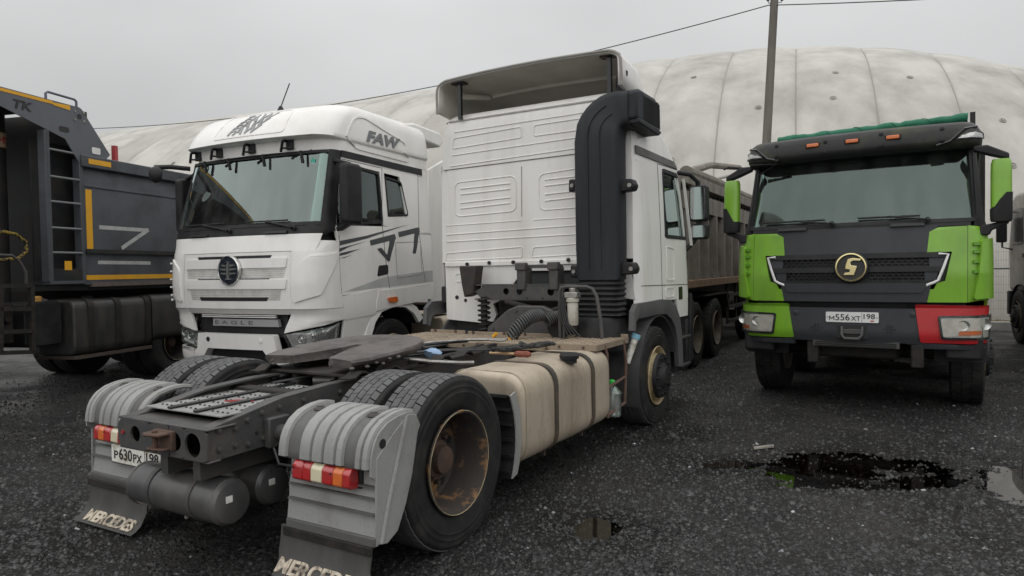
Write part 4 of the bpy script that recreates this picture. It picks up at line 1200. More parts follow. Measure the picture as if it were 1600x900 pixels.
for s in (-1, 1):
    sd = MB()
    def Q(*L): return [ms_side(y, z, s) for y, z in L]
    zlo = 1.02
    # rear quarter, below window, above window, front pillar
    pq = lambda yy, zz: s * MS.py(yy, zz)
    arch_r, arch_f = 2.86, 4.36
    patch(sd, MS, [(s * 1.14, 1.25), (pq(3.93, 1.25), 1.25), (pq(3.93, 1.93), 1.93), (pq(3.95, 2.66), 2.66), (s * 1.14, 2.66)], -.03, 0, du=.1, dz=.08)
    patch(sd, MS, [(pq(3.93, 1.25), 1.25), (pq(4.93, 1.25), 1.25), (pq(4.93, 1.93), 1.93), (pq(3.93, 1.93), 1.93)], -.03, 0, du=.08)
    patch(sd, MS, [(pq(4.36, 1.04), 1.04), (pq(4.96, 1.04), 1.04), (pq(4.96, 1.25), 1.25), (pq(4.30, 1.25), 1.25)], -.03, 0, du=.08)
    patch(sd, MS, [(pq(4.70, 1.93), 1.93), (pq(4.95, 1.93), 1.93), (pq(4.62, 2.66), 2.66), (pq(4.55, 2.66), 2.66)], -.03, 0, du=.05)
    patch(sd, MS, [(s * 1.13, 2.66), (pq(4.72, 2.66), 2.66), (pq(4.4, 2.95), 2.95), (pq(3.75, 3.28), 3.28), (s * 1.13, 3.28)], -.03, 0, du=.08, dz=.06)
    side = obj('cab_side', sd, WHITE2, TR, ang=50)
    # window, rubber, door seams, embossed panel, marker lamp
    win = Q((3.97, 1.95), (4.70, 1.95), (4.60, 2.64), (3.97, 2.64))
    wn_ = MB(); patch(wn_, MS, win, -.022, -.016, r=.05)
    gw = obj('side_window', wn_, SIDEGLASS, TR, ang=60)
    obj('window_seal', ring(MB(), MS, Q((3.94, 1.92), (4.74, 1.92), (4.63, 2.67), (3.94, 2.67)), .04, -.02, .006, .06), BLACK, gw)
    seam = MB()
    line_on(seam, MS, Q((3.80, 1.27), (3.80, 2.70), (4.66, 2.72)), .004, .0)
    line_on(seam, MS, Q((3.17, 1.43), (4.93, 1.40)), .004, .0)
    obj('door_seam', seam, CHASSIS_D, side)
    emb = MB(); ring(emb, MS, Q((3.97, 1.46), (4.24, 1.46), (4.24, 1.82), (3.97, 1.84)), .014, -.004, .006, .04)
    ring(emb, MS, Q((3.92, 1.28), (4.2, 1.28), (4.2, 1.39), (3.92, 1.39)), .012, -.004, .006, .03)
    obj('embossed_panel', emb, WHITE2, side)
    hatch = MB(); patch(hatch, MS, Q((4.38, 1.24), (4.52, 1.24), (4.52, 1.385), (4.38, 1.385)), -.01, .004, r=.01)
    obj('side_marker', hatch, GLOSSBLACK, side)
    dh = MB(); patch(dh, MS, Q((3.86, 1.58), (3.93, 1.58), (3.93, 1.76), (3.86, 1.76)), -.01, .012, r=.02)
    dr = MB(); patch(dr, MS, Q((3.16, 2.72), (4.66, 2.72), (4.60, 2.79), (3.16, 2.80)), -.005, .014, dz=.03, du=.08)
    obj('drip_strip', dr, mat('strip_grey', (.13, .125, .12), .6, dirt=.5, scale=6), side)
    # wheel arch trim: band round the wheel opening
    am = MB()
    out = [(2.84, 1.02), (2.86, 1.20), (2.95, 1.265), (3.7, 1.275), (3.98, 1.26), (4.16, 1.19), (4.30, 1.05), (4.38, .85), (4.42, .50)]
    inn = [(2.90, 1.0), (2.93, 1.09), (3.0, 1.12), (3.6, 1.125), (3.86, 1.11), (4.03, 1.05), (4.16, .95), (4.24, .80), (4.28, .50)]
    rows_ = [[(s * 1.235, y, z) for y, z in out], [(s * 1.245, y, z) for y, z in [((a[0] + b[0]) / 2, (a[1] + b[1]) / 2) for a, b in zip(out, inn)]], [(s * 1.225, y, z) for y, z in inn]]
    am.sheet(rows_, .05, (-s, 0, 0))
    obj('wheel_arch', am, mat('arch_plastic', (.075, .077, .08), .5, dirt=.5, dcol=(.14, .13, .12), scale=7, streak=.4), TR, ang=30)
    # inner mudguard over the steering wheel
    aa = [(3.6 + .60 * math.cos(R_(q)), .507 + .60 * math.sin(R_(q))) for q in range(205, 8, -9)]
    obj('mudguard', MB().sheet([[(s * x, y, z) for y, z in aa] for x in (.72, 1.0, 1.225)], .015, (0, 0, .5)), mat('dusty_guard', (.05, .051, .053), .55, dirt=.6, dcol=(.10, .095, .09), scale=6), TR, ang=40)
    # entry step and lower panel ahead of the wheel
    st = obj('step_panel', MB().prism([(4.36, .42), (4.86, .40), (4.93, .62), (4.95, 1.04), (4.30, 1.04), (4.42, .7)], 'x', s * .8, s * 1.16), BLACK, TR, bevel=.02)
    for z in (.46, .78):
        obj('tread_plate', MB().box(min(s * 1.06, s * 1.20), max(s * 1.06, s * 1.20), 4.48, 4.86, z, z + .03), CHASSIS, st, bevel=.006)
    obj('side_trim', MB().prism([(4.80, .46), (4.95, .50), (4.99, 1.2), (4.90, 1.3), (4.86, 1.04)], 'x', s * 1.165, s * 1.20), BLACK, TR, bevel=.01)
    # mirrors: tall main glass over a small wide-angle glass, facing back
    for z0, z1, nm in ((2.14, 2.56, 'mirror'), (1.93, 2.11, 'mirror')):
        hs = obj(nm, MB().prism(rrect(s * 1.31 - .105, s * 1.31 + .105, z0, z1, .045), 'y', 4.80, 4.93), BLACK, TR, bevel=.02)
        obj('mirror_glass', MB().prism(rrect(s * 1.31 - .085, s * 1.31 + .085, z0 + .022, z1 - .022, .035), 'y', 4.792, 4.80), MIRRORG, hs)
    obj('mirror_arm', MB().tube([(s * 1.13, 4.62, 2.70), (s * 1.24, 4.72, 2.68), (s * 1.30, 4.84, 2.60), (s * 1.30, 4.86, 2.0), (s * 1.24, 4.84, 1.90), (s * 1.16, 4.78, 1.80)], .028, 8), BLACK, TR, ang=60)
    obj('wind_deflector', MB().bar((s * 1.20, 4.60, 2.62), (s * 1.235, 4.78, 1.86), .03, .012), WHITE2, TR)
# sunblind lip above the side glass, front of cab
fr = MB()
def mfront(x, z): return (math.copysign(MS.pmax(z) - abs(x), x if x else 1), z)
for s in (-1, 1):
    pe = lambda z: s * MS.pmax(z)
    patch(fr, MS, [(pe(1.0), 1.0), (s * MS.py(4.93, 1.0), 1.0), (s * MS.py(4.90, 1.93), 1.93), (pe(1.93), 1.93)], -.03, 0, du=.12)
    patch(fr, MS, [(pe(2.70), 2.70), (s * MS.py(4.55, 2.7), 2.70), (s * MS.py(3.9, 3.25), 3.25), (pe(3.25), 3.25)], -.03, 0, du=.1, dz=.05)
obj('cab_front', fr, WHITE2, TR, ang=50)
for s in (-1, 1):
    g_ = MB(); pe = lambda z: s * MS.pmax(z)
    patch(g_, MS, [(pe(1.93), 1.93), (s * MS.py(4.90, 1.93), 1.93), (s * MS.py(4.62, 2.70), 2.70), (pe(2.70), 2.70)], -.02, -.012, du=.12)
    obj('windshield', g_, WINDSHIELD, TR, ang=60)
obj('bumper', MB().prism([(-1.2, 4.72), (-1.15, 4.98), (-.9, 5.08), (.9, 5.08), (1.15, 4.98), (1.2, 4.72)], 'z', .42, 1.0), BLACK, TR, bevel=.03)
# roof skin
rf = MB(); loops = []
for z, k in ((3.28, 1.0), (3.32, .985), (3.345, .93), (3.36, .80), (3.365, .5)):
    sec = m_sec(min(z, 3.32)); full = [(x, y) for x, y in sec] + [(-x, y) for x, y in sec[::-1]][1:-1]
    cy = 3.5; loops.append([(x * k, cy + (y - cy) * k, z) for x, y in full])
rf.loft(loops, False, True); obj('roof', rf, WHITE2, TR, ang=60)
inn = MB().box(-1.06, 1.06, 3.16, 4.5, 1.25, 1.27).box(-1.06, 1.06, 3.14, 3.17, 1.25, 3.2).box(-1.0, 1.0, 4.45, 4.85, 1.3, 1.9)
obj('cab_interior', inn, INTER, TR)
for x in (-.55, .55):
    obj('seat', MB().box(x - .25, x + .25, 3.75, 4.2, 1.5, 1.66).box(x - .24, x + .24, 3.72, 3.86, 1.62, 2.35), SEAT, TR, bevel=.04)
obj('steering_wheel', MB().tube([(-.55 + .22 * math.cos(a), 4.40 + .08 * math.sin(a), 1.95 + .20 * math.sin(a)) for a in [6.283 * k / 24 for k in range(24)]], .016, 8, closed=True), INTER, TR)

# ---- pressed beads on the rear wall (read from the photograph, all on the wall plane)
def wall(pts, Zf): return [(lambda q: (q.x, q.z))(yz(*Zf(*p), 3.095)) for p in pts]
def bead(pts, r=.011, closed=False):
    r *= .68
    P = [Vector((x, 3.096, z)) for x, z in pts]
    Q = []
    for a, b in zip(P, P[1:] + (P[:1] if closed else [])):
        Q += [a + (b - a) * (k / 4) for k in range(4)]
    if not closed: Q.append(P[-1])
    m_ = MB().tube(Q, r, 6, closed=closed)
    m_.v = [(x, 3.099 + (y - 3.096) * .75, z) for x, y, z in m_.v]
    obj('pressed_bead', m_, WHITE2, cabm, ang=70)
def rr_pts(c, r=.05): return rpoly(wall(c[0], c[1]), r, 4)
bead(wall([(160, 470), (840, 365)], Z4)); bead(wall([(148, 585), (795, 492)], Z4)); bead(wall([(138, 640), (795, 545)], Z4))
bead(rr_pts(([(155, 500), (495, 441), (495, 495), (148, 552)], Z4), .03), closed=True)
bead(rr_pts(([(556, 434), (792, 399), (792, 456), (556, 488)], Z4), .03), closed=True)
bead(rr_pts(([(160, 722), (467, 685), (469, 862), (165, 892)], Z4), .08), closed=True)
bead(rr_pts(([(580, 680), (805, 645), (808, 842), (585, 860)], Z4), .08), closed=True)
for y0 in (752, 780, 823, 851): bead(wall([(190, y0), (438, y0 - 28)], Z4), .013)
for y0 in (707, 737, 780, 812): bead(wall([(612, y0), (806, y0 - 22)], Z4), .013)
for y0, y1 in ((105, 78),): bead(wall([(120, y0), (495, y1)], Z5), .009)
bead(wall([(555, 75), (806, 60)], Z5), .009)
bead(wall([(122, 150), (806, 100)], Z5)); bead(wall([(122, 185), (806, 145)], Z5))
bead(rr_pts(([(120, 243), (498, 210), (498, 262), (122, 279)], Z5), .02), closed=True)
bead(rr_pts(([(555, 213), (808, 192), (808, 246), (545, 262)], Z5), .02), closed=True)
obj('wall_seam', MB().tube([Vector((x, 3.098, z)) for x, z in wall([(105, 660), (800, 573)], Z4)], .006, 6).tube([Vector((x, 3.099, z)) for x, z in wall([(495, 640), (496, 890)], Z4)], .004, 6), mat('seam_grey', (.22, .21, .2), .8), cabm)
# rear gutter round the top edge
gt = MB(); gt.tube([MS.P(p, 3.285, .006) for p in np.linspace(-1.2, 1.2, 25)], .014, 6); obj('roof_gutter', gt, WHITE2, cabm)
# flange with bolts, lower white skirt with arched cut-out
obj('flange', MB().box(-1.09, 1.05, 3.078, 3.11, 1.655, 1.705), WHITE2, cabm, bevel=.005)
for q in ((230, 297), (340, 290), (460, 287), (600, 283), (735, 275)):
    x, z = wall([q], Z5)[0]
    obj('bolt', MB().cyl((x, 3.08, z), (x, 3.06, z), .020, 8), BLACK, cabm)
sk = [(-1.10, 1.66), (-1.09, 1.06), (-.62, 1.03), (-.47, 1.05), (-.43, 1.12), (-.47, 1.24), (-.30, 1.31), (-.22, 1.45), (-.12, 1.56), (.0, 1.595), (.70, 1.595), (.80, 1.50), (.90, 1.33), (1.0, 1.33), (1.06, 1.66)]
mb = MB()
for k in range(1, len(sk) - 1):
    pass
mb.prism([(a, b) for a, b in sk[:9]] + [(-.10, 1.66)], 'y', 3.10, 3.14)
mb.prism([(-.12, 1.56), (.0, 1.595), (.70, 1.595), (.80, 1.50), (.82, 1.66), (-.10, 1.66)], 'y', 3.10, 3.14)
mb.prism([(.80, 1.50), (.90, 1.33), (1.16, 1.30), (1.10, 1.66), (.82, 1.66)], 'y', 3.10, 3.14)
obj('cab_skirt', mb, WHITE2, TR, ang=20)
for q, r in (((172, 463), .024), ((215, 478), .02)):
    x, z = wall([q], Z5)[0]; obj('skirt_hole', MB().cyl((x, 3.102, z), (x, 3.096, z), r, 12), INK, cabm)
x, z = wall([(107, 447)], Z5)[0]
obj('skirt_slot', MB().prism(rrect(x - .03, x + .03, z - .09, z + .09, .03), 'y', 3.094, 3.101), INK, cabm)
ring_ = [(lambda w_: (w_[0], w_[1]))(w) for w in wall([(165, 345), (235, 340), (238, 380), (165, 385)], Z5)]
m_ = MB().tube([Vector((x, 3.098, z)) for x, z in rpoly(ring_, .03)], .006, 5, closed=True); obj('pressed_bead', m_, WHITE2, cabm)

# ---- cab rear mounting: beam with oval holes, uprights, dampers
bm_ = plate_holes(-.55, .98, 1.305, 1.45, [(-.16, 1.385, .035), (.0, 1.385, .035), (.18, 1.38, .0), (.36, 1.38, .038), (.54, 1.38, .038), (.76, 1.38, .03)], 2.86, 2.875)
bm_.box(-.55, .98, 2.86, 3.0, 1.445, 1.46).box(-.55, .98, 2.86, 3.0, 1.295, 1.308)
bm_.box(-.54, .97, 2.99, 2.998, 1.31, 1.44)  # backing sheet added so the oval holes look dark
obj('cab_mount_beam', bm_, CHASSIS, TR)
for x in (-.62, .80):
    obj('cab_mount', MB().prism([(x - .10, 1.66), (x + .12, 1.66), (x + .09, 1.48), (x + .08, 1.36), (x - .04, 1.32), (x - .07, 1.45)], 'y', 2.82, 2.98), mat('mount_iron', (.025, .022, .02), .6, dirt=.6, dcol=(.07, .045, .03), scale=12), TR, bevel=.015)
for x in (.03, .40):
    obj('lift_bracket', MB().box(x - .05, x + .05, 2.84, 3.0, 1.40, 1.64).box(x - .06, x + .06, 2.82, 2.9, 1.60, 1.68), CHASSIS, TR, bevel=.012)
obj('lift_bar', MB().box(-.02, .46, 2.90, 2.94, 1.62, 1.65), CHASSIS, TR)
obj('diagonal_strut', MB().cyl((-.15, 2.84, 1.28), (.35, 2.82, 1.18), .028, 10).cyl((.35, 2.82, 1.18), (.62, 2.84, 1.27), .028, 10), CHASSIS_D, TR)
for x in (-.42, .86):
    coil = [(x + .06 * math.cos(t), 2.84 + .06 * math.sin(t), .95 + t / 44 * .36) for t in np.linspace(0, 44, 130)]
    obj('cab_damper', MB().cyl((x, 2.84, .93), (x, 2.84, 1.33), .035, 12), CHASSIS_D, TR)
    obj('damper_spring', MB().tube(coil, .011, 5), BLACK, TR)
obj('cab_cross_support', MB().prism([(-.36, .95), (.55, .95), (.60, 1.05), (.42, 1.20), (.30, 1.245), (.02, 1.245), (-.10, 1.20), (-.34, 1.02)], 'y', 2.78, 2.86), CHASSIS, TR, bevel=.015)
for q in ((-.28, 1.0), (.0, 1.19), (.3, 1.2), (.5, 1.05)):
    obj('bolt', MB().cyl((q[0], 2.78, q[1]), (q[0], 2.765, q[1]), .018, 8), CHASSIS, TR)
obj('engine_block', MB().box(-.38, .38, 3.05, 4.4, .62, 1.3).cyl((-.2, 2.9, 1.0), (-.2, 3.2, 1.0), .12, 12), CHASSIS_D, TR, bevel=.04)
obj('dark_bulkhead', MB().box(-1.0, 1.0, 3.16, 3.19, .75, 1.64), CHASSIS_D, TR)
# left inner guard seen beyond the catwalk
aa = [(3.6 + .61 * math.cos(R_(q)), .507 + .61 * math.sin(R_(q))) for q in range(200, 70, -10)]
obj('guard_rib', MB().sheet([[(x, y - .01, z) for y, z in aa] for x in (-1.17, -.95, -.74)], .02, (0, -.5, .5)), BLACK, TR, ang=40)
# black drum (air cleaner) under the bellows
obj('air_cleaner', MB().lathe([(0, .02), (0, .22), (.03, .245), (.30, .25), (.34, .23), (.36, .1)], (.86, 2.92, .80), 'z', 1, 28), BLACK, TR)
obj('silencer', MB().cyl((.52, 2.7, 1.05), (.52, 3.0, 1.05), .12, 18), CHASSIS_D, TR)
# filter canister and its tube stand
fx = .735
cn = obj('filter_canister', MB().lathe([(0, .02), (0, .045), (.02, .052), (.20, .052), (.215, .045), (.22, .06), (.25, .06), (.26, .03)], (fx, 2.58, 1.08), 'z', 1, 20), mat('dirty_cream', (.42, .40, .35), .5, dirt=.6, dcol=(.2, .18, .15), scale=12), TR)
obj('canister_head', MB().box(fx - .07, fx + .06, 2.54, 2.64, 1.335, 1.39).cyl((fx, 2.58, 1.38), (fx, 2.58, 1.43), .03, 10), STEEL, cn, bevel=.008)
obj('drain_bowl', MB().lathe([(0, .03), (.05, .04), (.06, .045)], (fx, 2.58, 1.02), 'z', 1, 14, True), CHASSIS_D, cn)
obj('hose_stand', MB().tube([(.58, 2.62, .95), (.58, 2.62, 1.38), (.60, 2.62, 1.43), (.66, 2.62, 1.44), (.86, 2.62, 1.44), (.92, 2.62, 1.42), (.96, 2.62, 1.35), (1.0, 2.62, 1.12), (1.01, 2.62, .96)], .018, 8), CHASSIS, TR)
obj('hose_stand', MB().tube([(.63, 2.60, .95), (.63, 2.60, 1.33), (.70, 2.60, 1.38)], .012, 8), CHASSIS, TR)
for k in range(4):
    x = .64 + k * .02
    obj('air_line', MB().tube([(x, 2.57, 1.36), (x - .03, 2.54, 1.25), (x + .01, 2.53, 1.1), (x + .06 + .02 * k, 2.55, .98)], .008, 6), CABLE, TR)
# coiled suzie hose
c0, c1 = MF(797, 528, 'y', 2.35), MF(851, 492, 'y', 2.62)
hx = []
for t in np.linspace(0, 1, 230):
    c = c0.lerp(c1, t) + Vector((0, 0, .07 * math.sin(math.pi * t)))
    a = t * 2 * math.pi * 17
    d = (c1 - c0).normalized(); u = d.cross(Vector((0, 0, 1))).normalized(); v = u.cross(d)
    hx.append(c + (u * math.cos(a) + v * math.sin(a)) * .058)
obj('coiled_air_line', MB().tube(hx, .0115, 6), COIL, TR, ang=80)
obj('coiled_air_line', MB().tube([p + Vector((.14, .12, -.02)) for p in hx[110:]], .010, 6), COIL, TR, ang=80)
obj('coupling', MB().cyl(c0 + Vector((.0, -.02, -.06)), c0 + Vector((.0, 0, .0)), .02, 8), YELTAPE, TR)
obj('coupling', MB().cyl((-.10, 2.5, .95), (-.06, 2.5, .985), .018, 8), YELTAPE, TR)
obj('support_arm', MB().tube([(-.3, 1.55, .97), (.1, 1.75, 1.0), (.30, 1.85, 1.0)], .012, 8).tube([(.30, 1.80, 1.0), (.42, 1.78, 1.0), (.44, 1.84, 1.0), (.42, 1.9, 1.0), (.30, 1.87, 1.0), (.28, 1.83, 1.0)], .010, 6, closed=True), STEEL, TR)

# ---- air intake snorkel
du = []
def sec_d(cx, cz, ux, uz, hw, y0, y1):
    # rounded section across the duct: u in the x/z plane, depth along y
    pts = rrect(-hw, hw, y0, y1, .07, 3)
    return [(cx + ux * a, b, cz + uz * a) for a, b in pts]
for z in (1.50, 1.8, 2.2, 2.6, 2.82):
    hw = .225 if z > 1.6 else .215
    du.append(sec_d(.895, z, 1, 0, hw, 2.76, 3.04))
pv = Vector((1.16, 0, 2.90))
for k in range(1, 9):
    a = R_(180 - 90 * k / 8); ri, ro = .04, .49 - .12 * k / 8
    rm, hw = (ri + ro) / 2, (ro - ri) / 2
    du.append(sec_d(pv.x + rm * math.cos(a), pv.z + rm * math.sin(a), -math.cos(a), -math.sin(a), hw, 2.76 + .01 * k, 3.06 + .01 * k))
du.append(sec_d(1.20, 3.105, 0, -1, .165, 2.84, 3.14))
sn = obj('air_intake_duct', MB().loft(du), DUCT, TR, ang=50)
# moulded creases that run up the duct and over the bend
for fr_ in (.35, .62):
    P = [(.895 - .225 + .45 * fr_, 2.757, z) for z in np.linspace(1.6, 2.85, 6)]
    for k in range(0, 6):
        a = R_(180 - 90 * k / 8); ro, ri = .49 - .12 * k / 8, .04
        rr_ = ro + (ri - ro) * fr_
        P.append((pv.x + rr_ * math.cos(a), 2.757 + .01 * k, pv.z + rr_ * math.sin(a)))
    obj('moulded_crease', MB().tube(P, .006, 5), DUCT, sn)
hd = obj('intake_head', MB().prism([(2.86, 2.99), (3.42, 2.96), (3.54, 3.0), (3.52, 3.20), (3.40, 3.285), (2.95, 3.285), (2.86, 3.25)], 'x', 1.06, 1.285), DUCT, TR, bevel=.03, seg=3)
for k in range(14):
    y = 3.06 + k * .032
    obj('slat', MB().box(1.286, 1.296, y, y + .008, 3.0, 3.235), BLACK, hd)
obj('grille_frame', MB().prism([(3.03, 2.985), (3.52, 2.99), (3.515, 3.2), (3.47, 3.25), (3.03, 3.25)], 'x', 1.284, 1.288), INK, hd)
obj('head_lip', MB().prism([(2.88, 2.955), (3.46, 2.925), (3.54, 2.965), (3.42, 2.99), (2.88, 3.0)], 'x', 1.06, 1.30), DUCT, hd, bevel=.01)
# rubber bellows
bl = []
for k in range(15):
    z = 1.16 + k * .025; g_ = .0 if k % 2 else .018
    bl.append([(x, y, z) for x, y in rrect(.69 - g_, 1.10 + g_, 2.78 - g_, 3.02 + g_, .08, 4)])
obj('bellows', MB().loft(bl), BLACK, TR, ang=25)
for (x, z, sx) in ((.645, 2.42, -1), (1.175, 2.38, 1), (1.18, 1.60, 1), (.65, 1.58, -1)):
    e = obj('duct_ear', MB().prism([(x - .075, z - .06), (x + .06, z - .05), (x + .08, z), (x + .05, z + .06), (x - .07, z + .065)], 'y', 2.86, 2.98), BLACK, sn, bevel=.015)
    obj('ear_bolt', MB().cyl((x + .03 * sx, 2.86, z), (x + .03 * sx, 2.845, z), .02, 10), STEEL, sn)

# ---- roof air deflector, open to the back
def sp_top(y): return np.interp(y, [2.98, 3.15, 3.5, 3.9, 4.25], [3.70, 3.70, 3.655, 3.52, 3.32])
rows_ = []
for y in np.linspace(2.98, 4.25, 12):
    zt = sp_top(y); wd = np.interp(y, [2.98, 3.5, 4.25], [1.085, 1.08, .95]); zb = np.interp(y, [2.98, 3.4, 4.25], [3.36, 3.30, 3.10])
    yy = y
    row = [(-wd, yy, zb), (-wd, yy, (zb + zt) / 2 - .02), (-wd + .003, yy, zt - .09), (-wd + .018, yy, zt - .045), (-wd + .06, yy, zt - .014)]
    row += [(x, yy - .0, zt - .0 + .035 * (1 - (x / wd) ** 2)) for x in np.linspace(-wd + .12, wd - .12, 13)]
    row += [(wd - .06, yy, zt - .014), (wd - .018, yy, zt - .045), (wd - .003, yy, zt - .09), (wd, yy, (zb + zt) / 2 - .02), (wd, yy, zb)]
    rows_.append(row)
sp = obj('roof_deflector', MB().sheet(rows_), WHITE2, TR, ang=50)
so = sp.modifiers.new('solid', 'SOLIDIFY'); so.thickness = .03; so.offset = -1
sp.data.materials.append(SPOILER_IN); so.material_offset = 1
sp.data.update()
# rolled rear rim, inner ridge, two struts with top plates
rim = MB().tube([(x, y + .005, z - .008) for x, y, z in rows_[0]], .016, 8); obj('rear_rim', rim, mat('rim_dark_fibre', (.30, .285, .26), .6, dirt=.4), sp, ang=70)
obj('inner_ridge', MB().tube([(x * .93, 3.55, 3.60 + .03 * (1 - (x / 1.0) ** 2)) for x in np.linspace(-.75, 1.0, 12)], .03, 6), SPOILER_IN, sp)
obj('inner_ridge', MB().tube([(-.75, 3.55, 3.60), (-.9, 3.2, 3.56)], .03, 6), SPOILER_IN, sp)
for x, zt in ((-.84, 3.67), (.93, 3.67)):
    obj('strut', MB().box(x - .02, x + .02, 3.06, 3.10, 3.28, zt), GLOSSBLACK, sp)
    obj('strut_plate', MB().box(x - .09, x + .07, 3.04, 3.14, zt - .005, zt + .014), GLOSSBLACK, sp)
obj('deflector_bracket', MB().prism([(.97, 3.36), (1.06, 3.30), (1.09, 3.52), (1.02, 3.62), (.99, 3.52)], 'y', 3.12, 3.16), BLACK, sp)

# ---- things lying on the truck
g = MF(808, 553, 'z', .95)
t = thing('screwdriver', 'old screwdriver with worn red-brown handle lying by the tan fuel tank', 'screwdriver', MF.loc, MF.rz)
d = Vector((1, .10, 0)).normalized()
hp = [g - d * .02, g + d * .01, g + d * .05, g + d * .09, g + d * .115]
obj('handle', MB().tube(hp, .02, 8, rr=[.018, .026, .024, .027, .016]), mat('brown_handle', (.20, .055, .03), .6, dirt=.6, dcol=(.08, .03, .02), scale=30), t)
obj('shaft', MB().cyl(g - d * .02, g - d * .24, .010, 8), mat('tan_shaft', (.45, .3, .16), .6), t)
t = thing('cable_bundle', 'tangle of black cables lying across the chassis beside the tan fuel tank', 'cables', MF.loc, MF.rz)
rg = random.Random(9)
a0, a1 = MF(775, 550, 'z', .97), MF(862, 541, 'z', .96)
for k in range(9):
    pts = []
    for j in range(9):
        u = j / 8; p = a0.lerp(a1, u); p += Vector((rg.uniform(-.02, .02), rg.uniform(-.05, .05) + (k - 4) * .012, .012 + abs(rg.gauss(0, .012))))
        pts.append(p)
    obj('cable', MB().tube(pts, rg.choice([.008, .011, .016]), 6), CABLE, t, ang=70)
t = thing('plastic_bottle', 'crumpled clear plastic bottle with green cap tied in the rusty side ladder', 'bottle', tuple(Matrix.Translation(MF.loc) @ Matrix.Rotation(R_(MF.rz), 4, 'Z') @ Vector((1.13, 2.55, .27))), MF.rz)
bprof = [(0, .0), (0, .07), (.02, .085), (.07, .08), (.12, .088), (.17, .08), (.21, .084), (.25, .06), (.28, .03), (.29, .02)]
pb = MB().lathe(bprof, (0, 0, 0), 'z', 1, 18); rg = random.Random(2)
pb.v = [(x * (1 + .12 * math.sin(z * 60 + x * 30)), y * (1 + .12 * math.cos(z * 55 + y * 20)), z) for x, y, z in pb.v]
PLAST = glass_mat('cloudy_plastic', (.80, .82, .80), .8, .15, .35)
obj('body', pb, PLAST, t)
obj('cap', MB().lathe([(.285, .024), (.29, .034), (.32, .03), (.33, .012), (.33, 0)], (0, 0, 0), 'z', 1, 12), mat('bright_green_plastic', (.05, .5, .08), .4), t)
t = thing('blue_rag', 'small crumpled pale blue rag lying beside the greasy fifth wheel', 'rag', tuple(Matrix.Translation(MF.loc) @ Matrix.Rotation(R_(MF.rz), 4, 'Z') @ MF(676, 552, 'z', .98)), 0)
rgm = MB().lathe([(-.03, .0), (-.03, .03), (.0, .05), (.02, .045), (.035, .02), (.04, 0)], (0, 0, 0), 'z', 1, 12)
rgm.v = [(x * (1.3 + .3 * math.sin(9 * i)), y * (1 + .25 * math.cos(7 * i)), z + .006 * math.sin(5 * i)) for i, (x, y, z) in enumerate(rgm.v)]
obj('cloth', rgm, mat('blue_cloth', (.28, .40, .58), .8), t)
# ============================================================ white tractor facing the camera
WF = Frame(-3.271, 8.283, 154.7)
TF = thing('tractor_truck', 'white high-roof tractor with dark side stripes and round front emblem', 'truck', WF.loc, WF.rz)
def f_sec(z):
    w = np.interp(z, [.4, .9, 1.15, 1.9, 2.2, 3.06], [1.17, 1.22, 1.245, 1.235, 1.205, 1.15])
    yf = np.interp(z, [.4, .6, .9, 1.14, 1.2, 1.5, 1.85, 2.05, 2.2, 3.06], [-.02, .05, .07, .06, .11, .12, .09, .04, -.02, -.27])
    bow = np.interp(z, [.4, 1.2, 2.0, 2.2, 3.06], [.10, .12, .10, .07, .06]); rc = np.interp(z, [.4, 1.2, 1.95, 2.2, 3.06], [.22, .26, .20, .10, .10])
    xs = np.linspace(0, w - rc, 14)
    P = [(x, yf - bow * (x / w) ** 2) for x in xs]
    a = P[-1]; ye = a[1] - rc * 1.25
    P += corner(a[0], a[1], w, ye, w - .02, a[1] - .05, 8)[1:]
    P += [(w, y) for y in np.linspace(ye, -2.40, 24)[1:]]
    return P
FS = Surf(f_sec, h0=22)
def FP(*L): return [(FS.px(x, z), z) for x, z in L]
def FSd(s, *L): return [(s * FS.py(y, z), z) for y, z in L]
def both(fn):
    for s in (-1, 1): fn(s)
# front skin: lower grille panel, upper white panel, black cowl under the screen
mb = MB(); patch(mb, FS, FP((-.86, 1.20), (.86, 1.20), (.86, 1.86), (-.86, 1.86)), -.03, 0, du=.08)
gr = obj('grille_panel', mb, WHITE, TF, ang=50)
mb = MB(); pe = lambda z: FS.px(1.235, z) * .93
patch(mb, FS, [(-1.16, 1.865), (1.16, 1.865), (1.20, 1.98), (1.22, 2.06), (.60, 2.03), (-.60, 2.03), (-1.22, 2.06), (-1.20, 1.98)], -.03, .004, du=.08)
up = obj('upper_front_panel', mb, WHITE, TF, ang=50)
mb = MB(); patch(mb, FS, [(-1.20, 1.98), (1.20, 1.98), (1.24, 2.20), (-1.24, 2.20)], -.04, -.004, du=.08)
patch(mb, FS, FP((-.9, 3.03), (.9, 3.03), (.9, 3.07), (-.9, 3.07)), -.04, 0)
cowl = obj('cowl', mb, BLACK, TF, ang=50)
